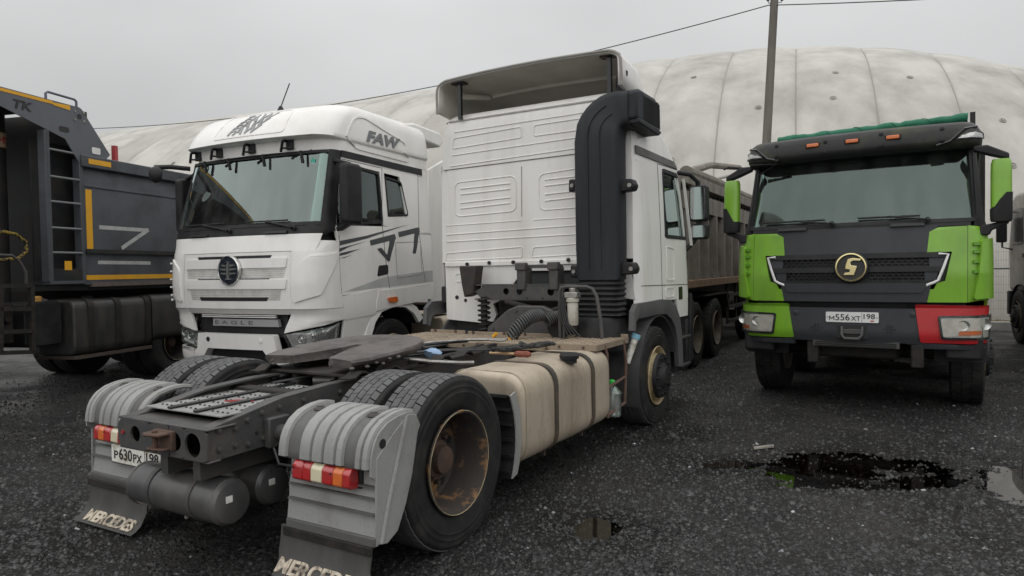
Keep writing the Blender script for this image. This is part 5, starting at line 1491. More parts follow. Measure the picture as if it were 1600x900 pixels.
# cheeks
for s in (-1, 1):
    def PS(*L): return [(s * a, b) for a, b in L]
    mb = MB()
    a_, b_ = FS.px(.865, 1.5), FS.py(-.42, 1.5)
    patch(mb, FS, PS((FS.px(.865, 1.20), 1.20), (FS.py(-.36, 1.20), 1.20), (FS.py(-.36, 1.98), 1.98), (1.165, 1.98), (FS.px(.865, 1.86), 1.86)), -.03, .004, du=.06)
    ck = obj('front_cheek', mb, WHITE, TF, ang=50)
    mb = MB(); patch(mb, FS, PS((FS.px(.90, 1.30), 1.27), (1.22, 1.36), (FS.py(-.16, 1.82), 1.85), (1.10, 1.80), (FS.px(.95, 1.74), 1.68)), 0, .022, r=.04, du=.06, dz=.06)
    obj('cheek_panel', mb, WHITE, ck, ang=40)
    if s == 1:
        mb = MB()
        for z in (1.36, 1.46, 1.56, 1.66, 1.76):
            line_on(mb, FS, [(1.16, z), (1.30, z)], .012, .04)
        line_on(mb, FS, [(1.30, 1.30), (1.31, 1.82)], .014, .045); line_on(mb, FS, [(1.16, 1.30), (1.30, 1.30)], .014, .04)
        obj('cheek_vents', mb, WHITE, ck)
# slots and perforated strips
for z, hw, hh in ((1.80, .60, .024), (1.535, .58, .022), (1.315, .56, .022)):
    mb = MB(); patch(mb, FS, FP((-hw + .03, z - hh), (hw - .03, z - hh), (hw, z + hh), (-hw, z + hh)), -.02, .003, du=.08)
    obj('grille_slot', mb, INK, gr)
PERF = mat('perforated_grey', (.60, .585, .55), .6, dirt=.5, dcol=(.3, .29, .26), scale=8)
for z0, z1, hw in ((1.555, 1.665, .80), (1.30, 1.42, .74)):
    mb = MB(); patch(mb, FS, FP((-hw + .03, z0), (hw - .03, z0), (hw, z1), (-hw, z1)), -.01, .0015, du=.06)
    st = obj('perforated_strip', mb, PERF, gr)
    dt = MB()
    for i in range(int(hw * 2 / .022)):
        for j in range(5):
            x = -hw + .03 + i * .022 + (.011 if j % 2 else 0); z = z0 + .012 + j * .0215
            if abs(x) < hw - .02:
                c = FS.P(FS.px(x, z), z, .0022); dt.add([c + Vector((0, 0, .0045)), c + Vector((.005, 0, 0)), c - Vector((0, 0, .0045)), c - Vector((.005, 0, 0))], [(0, 1, 2, 3)])
    obj('perforations', dt, INK, st, kind='stuff', recalc=False)
for z in (1.69, 1.445):
    mb = MB(); patch(mb, FS, FP((-.80, z - .012), (.80, z - .012), (.82, z + .10), (-.82, z + .10)), -.01, .016, du=.08, r=.01)
    obj('grille_bar', mb, WHITE, gr, ang=40)
# emblem
def fpt(x, z, o): return FS.P(FS.px(x, z) if x else 0.0, z, o)
ec = Vector((0, .125, 1.655))
em = obj('emblem', MB().lathe([(0, .176), (.03, .176), (.036, .172), (.038, .163), (.03, .158), (.02, .157)], ec, 'y', 1, 40), CHROME, TF)
obj('emblem_disc', MB().lathe([(.012, .16), (.03, .156), (.033, 0)], ec, 'y', 1, 32), mat('emblem_black', (.02, .025, .035), .25), em)
eb = MB().box(-.016, .016, .158, .172, 1.545, 1.765).prism([(.016, 1.765), (-.016, 1.765), (.03, 1.735), (.045, 1.72), (.016, 1.725)], 'y', .158, .172)
for z, a, b in ((1.71, .03, .10), (1.665, .03, .125), (1.615, .03, .115)):
    for s in (-1, 1):
        eb.prism([(s * a, z - .013), (s * b, z - .013 + .012), (s * (b - .01), z + .013), (s * a, z + .013)], 'y', .158, .17)
eb.prism([(-.05, 1.545), (.05, 1.545), (.03, 1.56), (-.03, 1.56)], 'y', .158, .17)
obj('emblem_mark', eb, SILVER, em)
# lower front: band, air inlet with lettered strip, hoop-shaped bumper, headlamps
mb = MB(); patch(mb, FS, FP((-.84, 1.135), (.84, 1.135), (.88, 1.195), (-.88, 1.195)), -.03, .0, du=.08)
obj('lower_band', mb, WHITE, TF)
mb = MB(); patch(mb, FS, FP((-.70, .86), (.70, .86), (.70, 1.14), (-.70, 1.14)), -.12, -.09, du=.1); obj('air_inlet', mb, INK, TF)
mb = MB(); patch(mb, FS, FP((-.64, .99), (.40, .99), (.40, 1.075), (-.62, 1.075)), -.06, -.01, du=.1)
ls = obj('name_strip', mb, mat('satin_grey', (.28, .28, .28), .35), TF)
obj('lettering', text_mesh('EAGLE', lambda u, v, d: FS.P(-FS.px(u, v) if abs(u) > 1e-6 else 0, v, -.009 + d), .003, 0, .01, (-.36, .26, 1.012, 1.055), 1.6), mat('letter_grey', (.12, .12, .12), .3), ls)
for z in (1.10, 1.12):
    mb = MB(); patch(mb, FS, FP((-.60, z - .006), (.60, z - .006), (.60, z + .004), (-.60, z + .004)), -.03, .0); obj('inlet_slat', mb, WHITE, TF)
hoop = MB()
for poly in ([(-.64, .72), (.64, .72), (.60, .90), (-.60, .90)], [(.44, .72), (.64, .72), (.92, .44), (.68, .44)], [(-.64, .72), (-.44, .72), (-.68, .44), (-.92, .44)]):
    patch(hoop, FS, FP(*poly), -.05, .05, du=.08, dz=.06, r=.015)
hp_ = obj('bumper_hoop', hoop, WHITE, TF, ang=40)
for x in (.42, -.42):
    obj('tow_cover', MB().lathe([(0, .03), (.004, .03), (.005, .026)], fpt(x, .83, .05), 'y', 1, 16, True), INK if x > 0 else WHITE, hp_)
mb = MB(); patch(mb, FS, FP((-.62, .46), (.62, .46), (.46, .72), (-.46, .72)), -.10, -.06, du=.1); obj('lower_inlet', mb, INK, TF)
for s in (-1, 1):
    def PS(*L): return [(s * a, b) for a, b in L]
    mb = MB(); patch(mb, FS, PS((FS.px(.72, .95), .92), (FS.py(-.40, 1.0), 1.06), (FS.py(-.40, 1.19), 1.195), (FS.px(.85, 1.195), 1.195), (FS.px(.75, 1.1), 1.0)), -.03, .004, du=.06, dz=.05)
    patch(mb, FS, PS((FS.px(.90, .5), .46), (FS.py(-.40, .5), .46), (FS.py(-.40, .72), .74), (FS.px(.78, .70), .66)), -.03, .004, du=.06, dz=.05)
    obj('lamp_surround', mb, WHITE, TF, ang=40)
    lp = PS((FS.px(.80, .7), .70), (FS.py(-.30, .78), .76), (FS.py(-.32, 1.03), 1.03), (FS.px(.70, .92), .90))
    mb = MB(); patch(mb, FS, lp, -.08, -.06, du=.06); hl = obj('headlamp', mb, SILVER, TF)
    for (u, z, r) in ((.92, .85, .055), (1.08, .89, .065), (1.22, .93, .05)):
        c = FS.P(s * u, z, -.05)
        obj('reflector', MB().lathe([(-.03, .01), (-.02, r * .6), (.0, r), (.006, r), (.006, r * .85)], c, 'y', 1, 20), SILVER, hl)
        obj('bulb_lens', MB().lathe([(-.015, r * .55), (.01, r * .45), (.018, 0)], c, 'y', 1, 16), CHROME, hl)
    mb = MB(); patch(mb, FS, PS((.84, .745), (1.15, .79), (1.15, .82), (.84, .775)), -.05, -.03, du=.06); obj('running_light', mb, PLATECLEAN, hl)
    mb = MB(); patch(mb, FS, lp, -.008, -.006, du=.06, dz=.06)
    obj('lamp_glass', mb, glass_mat('lamp_glass', (.97, .97, .97), .12, 0, .03) if 'lamp_glass' not in MATS else MATS['lamp_glass'], hl)
    mb = MB(); patch(mb, FS, PS((FS.px(.80, .66), .655), (FS.py(-.36, .7), .715), (FS.py(-.36, .74), .755), (FS.px(.79, .7), .695)), -.03, .0, du=.06); obj('light_strip', mb, PERF, hl)
# windscreen and pillars
zb, zt = 2.19, 3.035
YA, YB = -.24, -.46
wl_, wt_ = FS.py(YA, zb) - .23, FS.py(YB, zt) - .21
mb = MB(); patch(mb, FS, [(-wl_ - .06, zb), (wl_ + .06, zb), (wt_ + .06, zt), (-wt_ - .06, zt)], -.03, -.022, r=.05, du=.08)
ws = obj('windshield', mb, WINDSHIELD, TF, ang=60)
obj('windshield_seal', ring(MB(), FS, [(-wl_ - .08, zb - .03), (wl_ + .08, zb - .03), (wt_ + .08, zt + .02), (-wt_ - .08, zt + .02)], .035, -.04, .002, .07), BLACK, ws)
for (x, z, r) in ((-.93, 2.92, .035),):
    obj('sticker', MB().lathe([(0, 0.0), (0, r)], FS.P(FS.px(x, z), z, -.018), 'y', 1, 16), mat('green_sticker', (.05, .4, .3), .4), ws)
for s in (-1, 1):
    def PS(*L): return [(s * a, b) for a, b in L]
    mb = MB(); patch(mb, FS, PS((wl_ + .05, 2.02), (FS.py(YA, 2.10), 2.10), (FS.py(YB, 3.06), 3.06), (wt_ + .03, 3.06)), -.05, .0, du=.05)
    obj('front_pillar', mb, BLACK, TF, ang=50)
    # side skin round the two windows
    y0, y1, y2, y3 = -.40, -1.26, -1.36, -1.86
    mb = MB(); D_ = lambda *L: FSd(s, *L)
    patch(mb, FS, D_((-.36, 1.34), (-2.40, 1.42), (-2.40, 2.16), (YA, 2.06), (-.34, 1.95)), -.03, 0, du=.08)
    patch(mb, FS, D_((YA, 2.06), (YA, 2.16), (-2.40, 2.23), (-2.40, 2.12)), -.03, 0, du=.08, dz=.03)
    patch(mb, FS, D_((YA, 2.06), (YA - .07, 2.06), (YB - .05, 2.95), (YB + .01, 2.95)), -.03, .004, du=.05)
    patch(mb, FS, D_((-1.27, 2.2), (-1.38, 2.2), (-1.36, 2.95), (-1.27, 2.95)), -.03, 0)
    patch(mb, FS, D_((-1.84, 2.2), (-2.40, 2.2), (-2.40, 2.95), (-1.70, 2.95)), -.03, 0, du=.08)
    patch(mb, FS, D_((-1.36, 2.18), (-1.86, 2.18), (-1.84, 2.36), (-1.36, 2.32)), -.03, 0)
    patch(mb, FS, D_((YB + .03, 2.92), (-2.40, 2.86), (-2.40, 3.06), (YB, 3.06)), -.03, 0, du=.08, dz=.05)
    sd = obj('cab_side', mb, WHITE, TF, ang=50)
    mb = MB(); patch(mb, FS, D_((YB + .02, 2.985), (-2.27, 2.965), (-2.27, 3.05), (YB, 3.065)), 0, .012, du=.08, dz=.03); obj('roof_stripe', mb, BLACK, sd)
    w1 = D_((YA - .05, 2.15), (-1.265, 2.23), (-1.255, 2.885), (YB - .03, 2.935))
    mb = MB(); patch(mb, FS, w1, -.025, -.018, r=.04); g1 = obj('side_window', mb, SIDEGLASS, TF, ang=60); obj('window_seal', ring(MB(), FS, w1, .035, -.03, .004, .06), BLACK, g1)
    w2 = D_((-1.385, 2.33), (-1.86, 2.36), (-1.74, 2.825), (-1.37, 2.855))
    mb = MB(); patch(mb, FS, w2, -.025, -.018, r=.04); g2 = obj('quarter_window', mb, SIDEGLASS, TF, ang=60); obj('window_seal', ring(MB(), FS, w2, .03, -.03, .006, .06), BLACK, g2)
    sm = MB(); line_on(sm, FS, D_((-1.325, 1.40), (-1.325, 2.95), (-.46, 2.96)), .0045, .0); line_on(sm, FS, D_((-.365, 1.36), (-.365, 2.05)), .005)
    line_on(sm, FS, D_((-2.18, 1.45), (-2.18, 3.04)), .004)
    line_on(sm, FS, D_((-1.50, 1.52), (-2.10, 1.56), (-2.10, 2.02), (-1.50, 1.99), (-1.50, 1.52)), .0035)
    obj('door_seam', sm, mat('seam_dark', (.10, .10, .10), .8), sd)  # dark grey joint lines
    mb = MB(); patch(mb, FS, D_((-1.06, 1.55), (-1.30, 1.58), (-1.30, 1.70), (-1.10, 1.69)), -.005, .004, r=.03); obj('door_handle', mb, INK, sd)
    # stripes and number on the door
    if s == -1:
        def ZP(*L):   # read off the enlarged photograph, laid on the door skin
            out = []
            for u, v in L:
                q = WF(230 + u * .3, 330 + v * .3, 'x', -1.222); out.append((q.y, q.z))
            return D_(*out)
        for poly in ([(975, 180), (1000, 155), (1140, 128), (1370, 68), (1145, 142)], [(950, 214), (972, 193), (1145, 155), (1045, 187)], [(945, 233), (965, 220), (1105, 195), (1030, 225)], [(990, 246), (1062, 228), (1020, 244)]):
            mb = MB(); patch(mb, FS, ZP(*poly), 0, .002, du=.05, dz=.03); obj('stripe', mb, DECAL, sd)
        for poly in ([(1158, 152), (1292, 118), (1296, 146), (1160, 180)], [(1262, 146), (1296, 130), (1258, 262), (1243, 250)], [(1193, 196), (1216, 190), (1256, 240), (1252, 266)],
                     [(1310, 108), (1422, 83), (1424, 108), (1312, 136)], [(1396, 108), (1424, 96), (1393, 222), (1378, 218)]):
            mb = MB(); patch(mb, FS, ZP(*poly), 0, .0025, du=.05, dz=.03, r=.012); obj('numeral', mb, DECAL, sd)
        mb = MB(); patch(mb, FS, D_((-.40, 1.38), (-2.38, 1.46), (-2.38, 1.62), (-1.2, 1.54)), 0, .0015, du=.06, dz=.03); obj('door_band', mb, mat('pale_grey_band', (.46, .46, .45), .35, dirt=.2), sd)  # pale grey band low on the door
    # lower side, wheel arch, steps
    mb = MB()
    patch(mb, FS, D_((-.37, 1.05), (-1.02, 1.08), (-1.10, 1.40), (-.37, 1.33)), -.03, .006, du=.08)
    patch(mb, FS, D_((-1.02, 1.12), (-2.35, 1.22), (-2.40, 1.41), (-1.08, 1.375)), -.03, .012, du=.08, dz=.05)
    patch(mb, FS, D_((-.40, .46), (-.80, .46), (-.93, .85), (-1.02, 1.08), (-.40, 1.05)), -.03, .0, du=.06, dz=.08)
    sl = obj('side_skirt', mb, WHITE, TF, ang=40)
    arp = [(-.84, .52), (-.90, .78), (-1.0, .98), (-1.14, 1.10), (-1.40, 1.15), (-1.68, 1.13), (-1.88, 1.03), (-2.0, .9)]
    arq = [(y * .93 - .04, z * .93 + .045) for y, z in [(-.76, .50), (-.80, .80), (-.92, 1.04), (-1.08, 1.2), (-1.40, 1.27), (-1.75, 1.24), (-2.02, 1.12), (-2.2, .98)]]
    mb = MB().sheet([[(s * 1.232, y, z) for y, z in [(-.74, .46), (-.80, .80), (-.92, 1.05), (-1.08, 1.19), (-1.40, 1.245), (-1.72, 1.22), (-1.96, 1.12), (-2.12, .96)]], [(s * 1.245, y, z) for y, z in arp]], .06, (-s, 0, 0)); obj('wheel_arch', mb, WHITE, TF, ang=40)
    mb = MB().sheet([[(s * x, y, z - .01) for y, z in arp] for x in (.7, 1.2)], .015, (0, 0, .5)); obj('arch_liner', mb, BLACK, TF, ang=40)
    mb = MB(); patch(mb, FS, D_((-1.28, 1.21), (-1.46, 1.215), (-1.44, 1.285), (-1.24, 1.275)), .012, .035, r=.02); obj('side_marker', mb, AMBER, sl)
    obj('rear_fairing', MB().prism([(-2.40, 1.0), (-2.95, 1.0), (-2.95, 3.3), (-2.40, 3.06)], 'x', s * 1.13, s * 1.18), WHITE, TF, bevel=.015)
    wheel(TF, s * 1.05, -1.42, .507, s, .29, 'front', False, (RIMYEL, BLACK), near=False)
    wheel(TF, s * 1.05, -4.75, .507, s, .285, 'rear', True, (RIMRUST, RUST), near=False)
# roof: visor lip and high dome
def r_sec(z):
    w = np.interp(z, [3.05, 3.185, 3.205, 3.4, 3.54, 3.62, 3.67, 3.70], [1.155, 1.155, 1.18, 1.17, 1.15, 1.11, 1.04, .90])
    yf = np.interp(z, [3.05, 3.185, 3.20, 3.215, 3.3, 3.45, 3.56, 3.63, 3.675, 3.70], [-.235, -.22, -.12, -.10, -.14, -.25, -.365, -.48, -.64, -.86])
    rc = .17; xs = np.linspace(0, w - rc, 12); P = [(x, yf - .12 * (x / w) ** 2) for x in xs]; a = P[-1]; ye = a[1] - .26
    P += corner(a[0], a[1], w, ye, w - .03, a[1] - .08, 8)[1:]
    yr = np.interp(z, [3.05, 3.6, 3.70], [-2.40, -2.36, -2.1])
    P += [(w, y) for y in np.linspace(ye, yr, 14)[1:]]
    P += corner(w, yr, w - .12, yr - .06, w, yr - .06, 4)[1:] + [(x, yr - .06) for x in np.linspace(w - .12, 0, 6)[1:]]
    return P
FR = Surf(r_sec, h0=20)
loops = []
for z in (3.055, 3.12, 3.185, 3.20, 3.215, 3.26, 3.32, 3.4, 3.48, 3.54, 3.58, 3.62, 3.645, 3.67, 3.688, 3.70):
    s_ = r_sec(z); loops.append([(x, y, z) for x, y in s_] + [(-x, y, z) for x, y in s_[::-1]][1:-1])
hr = obj('high_roof', MB().loft(loops), WHITE, TF, ang=48)
ring_poly = [(-.62, 3.27), (.56, 3.27), (.50, 3.62), (-.54, 3.62)]
obj('roof_emboss', ring(MB(), FR, ring_poly, .02, -.01, .006, .08), WHITE, hr, ang=60)
for s in (-1, 1):
    pp = [(s * FR.py(y, z), z) for y, z in ((-.72, 3.12), (-1.98, 3.10), (-1.90, 3.34), (-1.0, 3.56), (-.74, 3.52))]
    obj('side_emboss', ring(MB(), FR, pp, .03, -.01, .012, .12), WHITE, hr, ang=60)
    def smap(u, v, d, s=s): return FR.P(s * FR.py(-u if s == -1 else u, v), v, .004 + d)
    bx = (.98, 1.72, 3.24, 3.385) if s == -1 else (-1.72, -.98, 3.24, 3.385)
    obj('side_lettering', text_mesh('FAW', smap, .012, .3, .035, bx), mat('chrome_dark', (.20, .205, .21), .25, metal=.6), hr)
for k, (dz, du_, mm) in enumerate(((0, 0, DECALG), (.085, -.06, DECALG), (.165, -.12, DECALG))):
    def tmap(u, v, d, k=k): return FR.P(-u, v, .008 + d + .0012 * k)
    obj('front_lettering', text_mesh('FAW', tmap, .002, .35, .02, (-.30 - du_, .22 - du_, 3.31 + dz, 3.415 + dz)), (DECALG, mat('grey_decal_mid', (.20, .205, .21), .4), DECALG)[k], hr)
# visor brackets, antenna, wipers, mirrors
for x in (.96, .52, -.05, -.62):
    a = FR.P(FR.px(x, 3.13), 3.13, .012)
    mb = MB().box(a.x - .05, a.x + .05, a.y - .01, a.y + .018, 3.075, 3.19)
    mb.bar((a.x + .04, a.y + .01, 3.18), (a.x + .04, a.y + .08, 3.17), .025, .03).bar((a.x + .04, a.y + .08, 3.17), (a.x + .10, a.y + .05, 3.05), .03, .025).bar((a.x - .03, a.y + .01, 3.09), (a.x + .06, a.y + .06, 3.09), .022, .022)
    obj('visor_bracket', mb, BLACK, TF, bevel=.006)
    b = FS.P(FS.px(x - .16, 3.02), 3.02, .01)
    obj('visor_arm', MB().bar((b.x, b.y + .03, 3.05), (b.x - .05, b.y + .05, 2.90), .035, .025), BLACK, TF, bevel=.006)
obj('antenna', MB().lathe([(0, .06), (.03, .05), (.09, .02), (.1, 0)], (.08, -.85, 3.70), 'z', 1, 12).tube([(.08, -.85, 3.78), (.06, -1.0, 4.12)], .008, 5), BLACK, TF)
for x0, x1 in ((.10, 1.0), (-.86, -.10)):
    a, b = FS.P(FS.px(x0, 2.13), 2.13, .03), FS.P(FS.px(x1, 2.21), 2.21, .02)
    m2 = FS.P(FS.px(x0 * .45 + x1 * .55, 2.22), 2.22, .03)
    obj('wiper', MB().tube([a, m2, m2 + Vector((0, .0, .005))], .012, 6).tube([FS.P(FS.px(x0 + (x1 - x0) * t, 2.225), 2.225, .012) for t in np.linspace(.15, 1, 7)], .010, 5).lathe([(-.02, .03), (.01, .03), (.02, .015)], a, 'y', 1, 10), BLACK, TF)
for x in (.62, -.62):
    mb = MB(); patch(mb, FS, FP((x - .16, 2.075), (x + .16, 2.075), (x + .15, 2.10), (x - .15, 2.10)), 0, .03); obj('wiper_vent', mb, INK, TF)
for s in (-1, 1):
    obj('mirror', MB().prism(rrect(-.58, -.28, 2.17, 2.88, .07), 'x', s * 1.29, s * 1.42), BLACK, TF, bevel=.04, seg=3).rotation_euler = (0, 0, 0)
    obj('mirror_arm', MB().bar((s * 1.12, -.40, 2.94), (s * 1.36, -.42, 2.87), .06, .045), BLACK, TF, bevel=.012)
    obj('mirror_arm', MB().bar((s * 1.17, -.38, 2.10), (s * 1.36, -.42, 2.20), .12, .05), BLACK, TF, bevel=.012)
obj('front_mirror', MB().lathe([(-.05, 0), (-.04, .06), (-.01, .095), (.02, .105), (.035, .10)], (1.26, .12, 2.88), 'y', -1, 24), BLACK, TF)
obj('front_mirror_glass', MB().lathe([(-.036, .098), (-.032, 0)], (1.26, .12, 2.88), 'y', 1, 24), MIRRORG, TF)
obj('front_mirror_arm', MB().tube([(1.08, -.26, 2.98), (1.20, -.06, 2.99), (1.28, .10, 2.97)], .03, 8), BLACK, TF)
# cabin
mb = MB().box(-1.12, 1.12, -2.36, -2.32, 1.3, 3.05).box(-1.12, 1.12, -2.34, -.2, 1.25, 1.28).prism([(-.12, 2.10), (-.55, 2.14), (-.60, 1.85), (-.40, 1.3), (-.12, 1.3)], 'x', -1.08, 1.08).box(-1.1, 1.1, -2.3, -.55, 3.0, 3.03)
obj('cab_interior', mb, INTER, TF)
for x in (-.55, .55):
    obj('seat', MB().box(x - .26, x + .26, -1.45, -.95, 1.62, 1.80).box(x - .25, x + .25, -1.52, -1.38, 1.75, 2.42).box(x - .15, x + .15, -1.50, -1.40, 2.40, 2.62), SEAT, TF, bevel=.05)
obj('steering_wheel', MB().tube([(-.5 + .23 * math.cos(a), -.72 + .09 * math.sin(a), 2.22 + .21 * math.sin(a)) for a in [6.283 * k / 28 for k in range(28)]], .018, 8, closed=True).bar((-.5, -.66, 2.2), (-.5, -.5, 2.0), .06, .06), INTER, TF)
obj('papers', MB().box(.42, .66, -.32, -.18, 2.13, 2.18).box(.30, .36, -.35, -.2, 2.12, 2.27), mat('paper_blue', (.35, .5, .52), .7), TF, bevel=.01)
for s in (-1, 1):
    obj('frame_rail', MB().box(min(s * .34, s * .42), max(s * .34, s * .42), -5.9, -.3, .68, .95), CHASSIS_D, TF)
obj('front_axle', MB().cyl((-.95, -1.42, .5), (.95, -1.42, .5), .07, 12).cyl((-.95, -4.75, .5), (.95, -4.75, .5), .08, 12), CHASSIS_D, TF)
obj('engine_block', MB().box(-.4, .4, -2.2, -.3, .5, 1.2), CHASSIS_D, TF, bevel=.03)
obj('fifth_wheel', MB().prism([(-.45, -4.8), (.45, -4.8), (.45, -4.3), (.3, -3.95), (-.3, -3.95), (-.45, -4.3)], 'z', 1.03, 1.08).box(-.4, .4, -4.7, -4.2, .94, 1.03), GREASE, TF, bevel=.01)
obj('catwalk_plate', MB().box(-1.0, 1.0, -3.5, -2.7, .95, .965), DECK, TF)
obj('fuel_tank', MB().prism(rrect(-1.2, -.6, .35, .92, .1), 'y', -3.9, -2.75), TANK, TF, bevel=.03)
# roof side fairing fin at the back
obj('roof_fin', MB().prism([(-1.75, 3.60), (-2.2, 3.70), (-2.9, 3.68), (-3.0, 3.56), (-2.9, 3.46), (-2.0, 3.52)], 'x', -1.10, -.78), WHITE, TF, bevel=.03, seg=3)
obj('roof_fin', MB().prism([(-1.75, 3.60), (-2.2, 3.70), (-2.9, 3.68), (-3.0, 3.56), (-2.9, 3.46), (-2.0, 3.52)], 'x', .78, 1.10), WHITE, TF, bevel=.03, seg=3)
# ============================================================ green, black and red dump truck
GF = Frame(3.727, 7.563, 147)
TG = thing('dump_truck', 'lime green and black dump truck with one red bumper corner and rolled green tarp', 'truck', GF.loc, GF.rz)
def g_sec(z):
    w = np.interp(z, [.7, 1.15, 1.2, 1.95, 2.1, 2.8, 3.02], [1.20, 1.22, 1.235, 1.225, 1.19, 1.13, 1.10])
    yf = np.interp(z, [.7, .85, 1.14, 1.2, 1.5, 2.0, 2.8, 3.02], [.0, .05, .04, .07, .08, .0, -.24, -.30])
    bow = .12; rc = np.interp(z, [.7, 1.2, 2.0, 2.8], [.20, .18, .15, .12]); xs = np.linspace(0, w - rc, 14)
    P = [(x, yf - bow * (x / w) ** 2) for x in xs]; a = P[-1]; ye = a[1] - rc * 1.3
    P += corner(a[0], a[1], w, ye, w - .015, a[1] - .04, 8)[1:]
    P += [(w, y) for y in np.linspace(ye, -2.1, 20)[1:]]
    return P
GS = Surf(g_sec, h0=22)
def GP(*L): return [(GS.px(x, z), z) for x, z in L]
def GSd(s, *L): return [(s * GS.py(y, z), z) for y, z in L]
def gpatch(name, poly, m_, o0=-.03, o1=0.0, parent=None, r=0.0, du=.07, dz=.08, ang=45):
    return obj(name, patch(MB(), GS, poly, o0, o1, r, du, dz), m_, parent or TG, ang=ang)
# centre panels
fp = gpatch('front_panel', GP((-.70, 1.71), (.70, 1.71), (.80, 2.0), (-.80, 2.0)), DGREY)
gpatch('front_panel', GP((-.70, 1.20), (.70, 1.20), (.74, 1.40), (-.74, 1.40)), DGREY, o1=.012, dz=.04)
gpatch('front_panel', GP((-.66, 1.30), (.66, 1.30), (.70, 1.395), (-.70, 1.395)), DGREY, o0=0, o1=.028, r=.02)
gb = gpatch('grille_back', GP((-.92, 1.38), (.92, 1.38), (.92, 1.72), (-.92, 1.72)), INK, -.08, -.05)
# two rows of open hexagonal mesh either side of the emblem
for z0, z1, xa, xb in ((1.57, 1.665, .17, .72), (1.425, 1.52, .17, .68)):
    for s in (-1, 1):
        mb = MB(); nx2 = 9; step = (xb - xa) / nx2; rows2 = 3; hz = (z1 - z0) / rows2
        for j in range(rows2 + 1):
            pts = []
            for i in range(nx2 * 2 + 1):
                x = xa + i * step / 2; z = z0 + j * hz + (hz * .22 if (i + j) % 2 else -hz * .22)
                pts.append(GS.P(s * GS.px(x, z), z, -.012))
            mb.tube(pts, .0075, 5)
        for j in range(rows2):
            for i in range(nx2 * 2 + 1):
                if (i + j) % 2 == 1:
                    x = xa + i * step / 2
                    mb.tube([GS.P(s * GS.px(x, z0 + j * hz + hz * .2), z0 + j * hz + hz * .2, -.012), GS.P(s * GS.px(x, z0 + (j + 1) * hz - hz * .2), z0 + (j + 1) * hz - hz * .2, -.012)], .0075, 5)
        obj('grille_mesh', mb, BLACK, gb, kind=None)
for z, hw, h_ in ((1.695, .86, .028), (1.545, .84, .026), (1.40, .74, .028)):
    gpatch('grille_bar', GP((-hw, z - h_), (hw, z - h_), (hw + .02, z + h_), (-hw - .02, z + h_)), BLACK, -.05, .006, dz=.03)
for s in (-1, 1):
    for z0, z1, xa, xb in ((1.572, 1.665, .72, .86), (1.427, 1.518, .68, .80)):
        gpatch('grille_cheek', [(s * GS.px(xa, z0), z0), (s * GS.px(xb - .02, z0), z0), (s * GS.px(xb, z1), z1), (s * GS.px(xa, z1), z1)], DGREY, -.04, -.008)
    # chrome blade round the grille end
    pts = [GS.P(s * GS.px(x, z), z, .012) for x, z in ((.80, 1.70), (.885, 1.695), (.845, 1.56), (.80, 1.43), (.76, 1.405), (.64, 1.355))]
    mb = MB(); mb.tube(pts, .014, 8); obj('chrome_trim', mb, PLATECLEAN, TG, ang=60)
    # green wings
    gw_ = gpatch('green_wing', [(s * a, b) for a, b in ((GS.px(.60, 1.20), 1.20), (GS.py(-.30, 1.20), 1.20), (GS.py(-.30, 1.96), 1.96), (GS.px(.75, 1.98), 1.965), (GS.px(.70, 1.9), 1.90), (GS.px(.72, 1.74), 1.73), (GS.px(.93, 1.73), 1.73), (GS.px(.90, 1.58), 1.58), (GS.px(.83, 1.40), 1.40), (GS.px(.64, 1.33), 1.32))][:4] + [(s * GS.px(.70, 1.72), 1.72)], GREENP, -.03, .0) if False else None
    polys = [[(.62, 1.20), (1.05, 1.20), (1.05, 1.335), (.62, 1.335)], [(.80, 1.335), (1.05, 1.335), (1.05, 1.72), (.92, 1.72), (.86, 1.42)], [(.76, 1.335), (.80, 1.335), (.86, 1.42), (.79, 1.40)], [(.70, 1.72), (1.05, 1.72), (1.05, 1.98), (.80, 1.975), (.72, 1.93)]]
    gwp = None
    for q in polys:
        o_ = gpatch('green_wing', [(s * GS.px(x, z), z) for x, z in q], GREENP, -.03, .006, gwp, du=.05, dz=.05)
    # corner deflector with recessed slots
    cd = gpatch('corner_panel', [(s * a, b) for a, b in ((GS.px(1.055, 1.22), 1.20), (GS.py(-.36, 1.20), 1.22), (GS.py(-.36, 1.97), 1.97), (GS.px(1.055, 1.97), 1.985))], GREENP, -.03, .004, du=.04, dz=.05)
    gpatch('corner_blade', [(s * a, b) for a, b in ((GS.px(1.09, 1.25), 1.23), (GS.py(-.33, 1.24), 1.24), (GS.py(-.33, 1.85), 1.86), (GS.px(1.15, 1.80), 1.84), (GS.px(1.13, 1.5), 1.5))], GREENP, .0, .045, cd, r=.03, du=.04, dz=.05)
    for z in (1.50, 1.60, 1.70, 1.78):
        gpatch('corner_notch', [(s * a, b) for a, b in ((GS.px(1.095, z), z), (GS.px(1.15, z), z), (GS.px(1.15, z), z + .03), (GS.px(1.095, z), z + .03))], mat('green_shade', (.10, .25, .015), .5), .006, .03, cd, r=.006)
    gpatch('shut_line', [(s * a, b) for a, b in ((GS.px(1.045, 1.21), 1.21), (GS.px(1.055, 1.21), 1.21), (GS.px(1.055, 1.97), 1.975), (GS.px(1.045, 1.97), 1.975))], INK, -.02, -.004 + .006, du=.1)
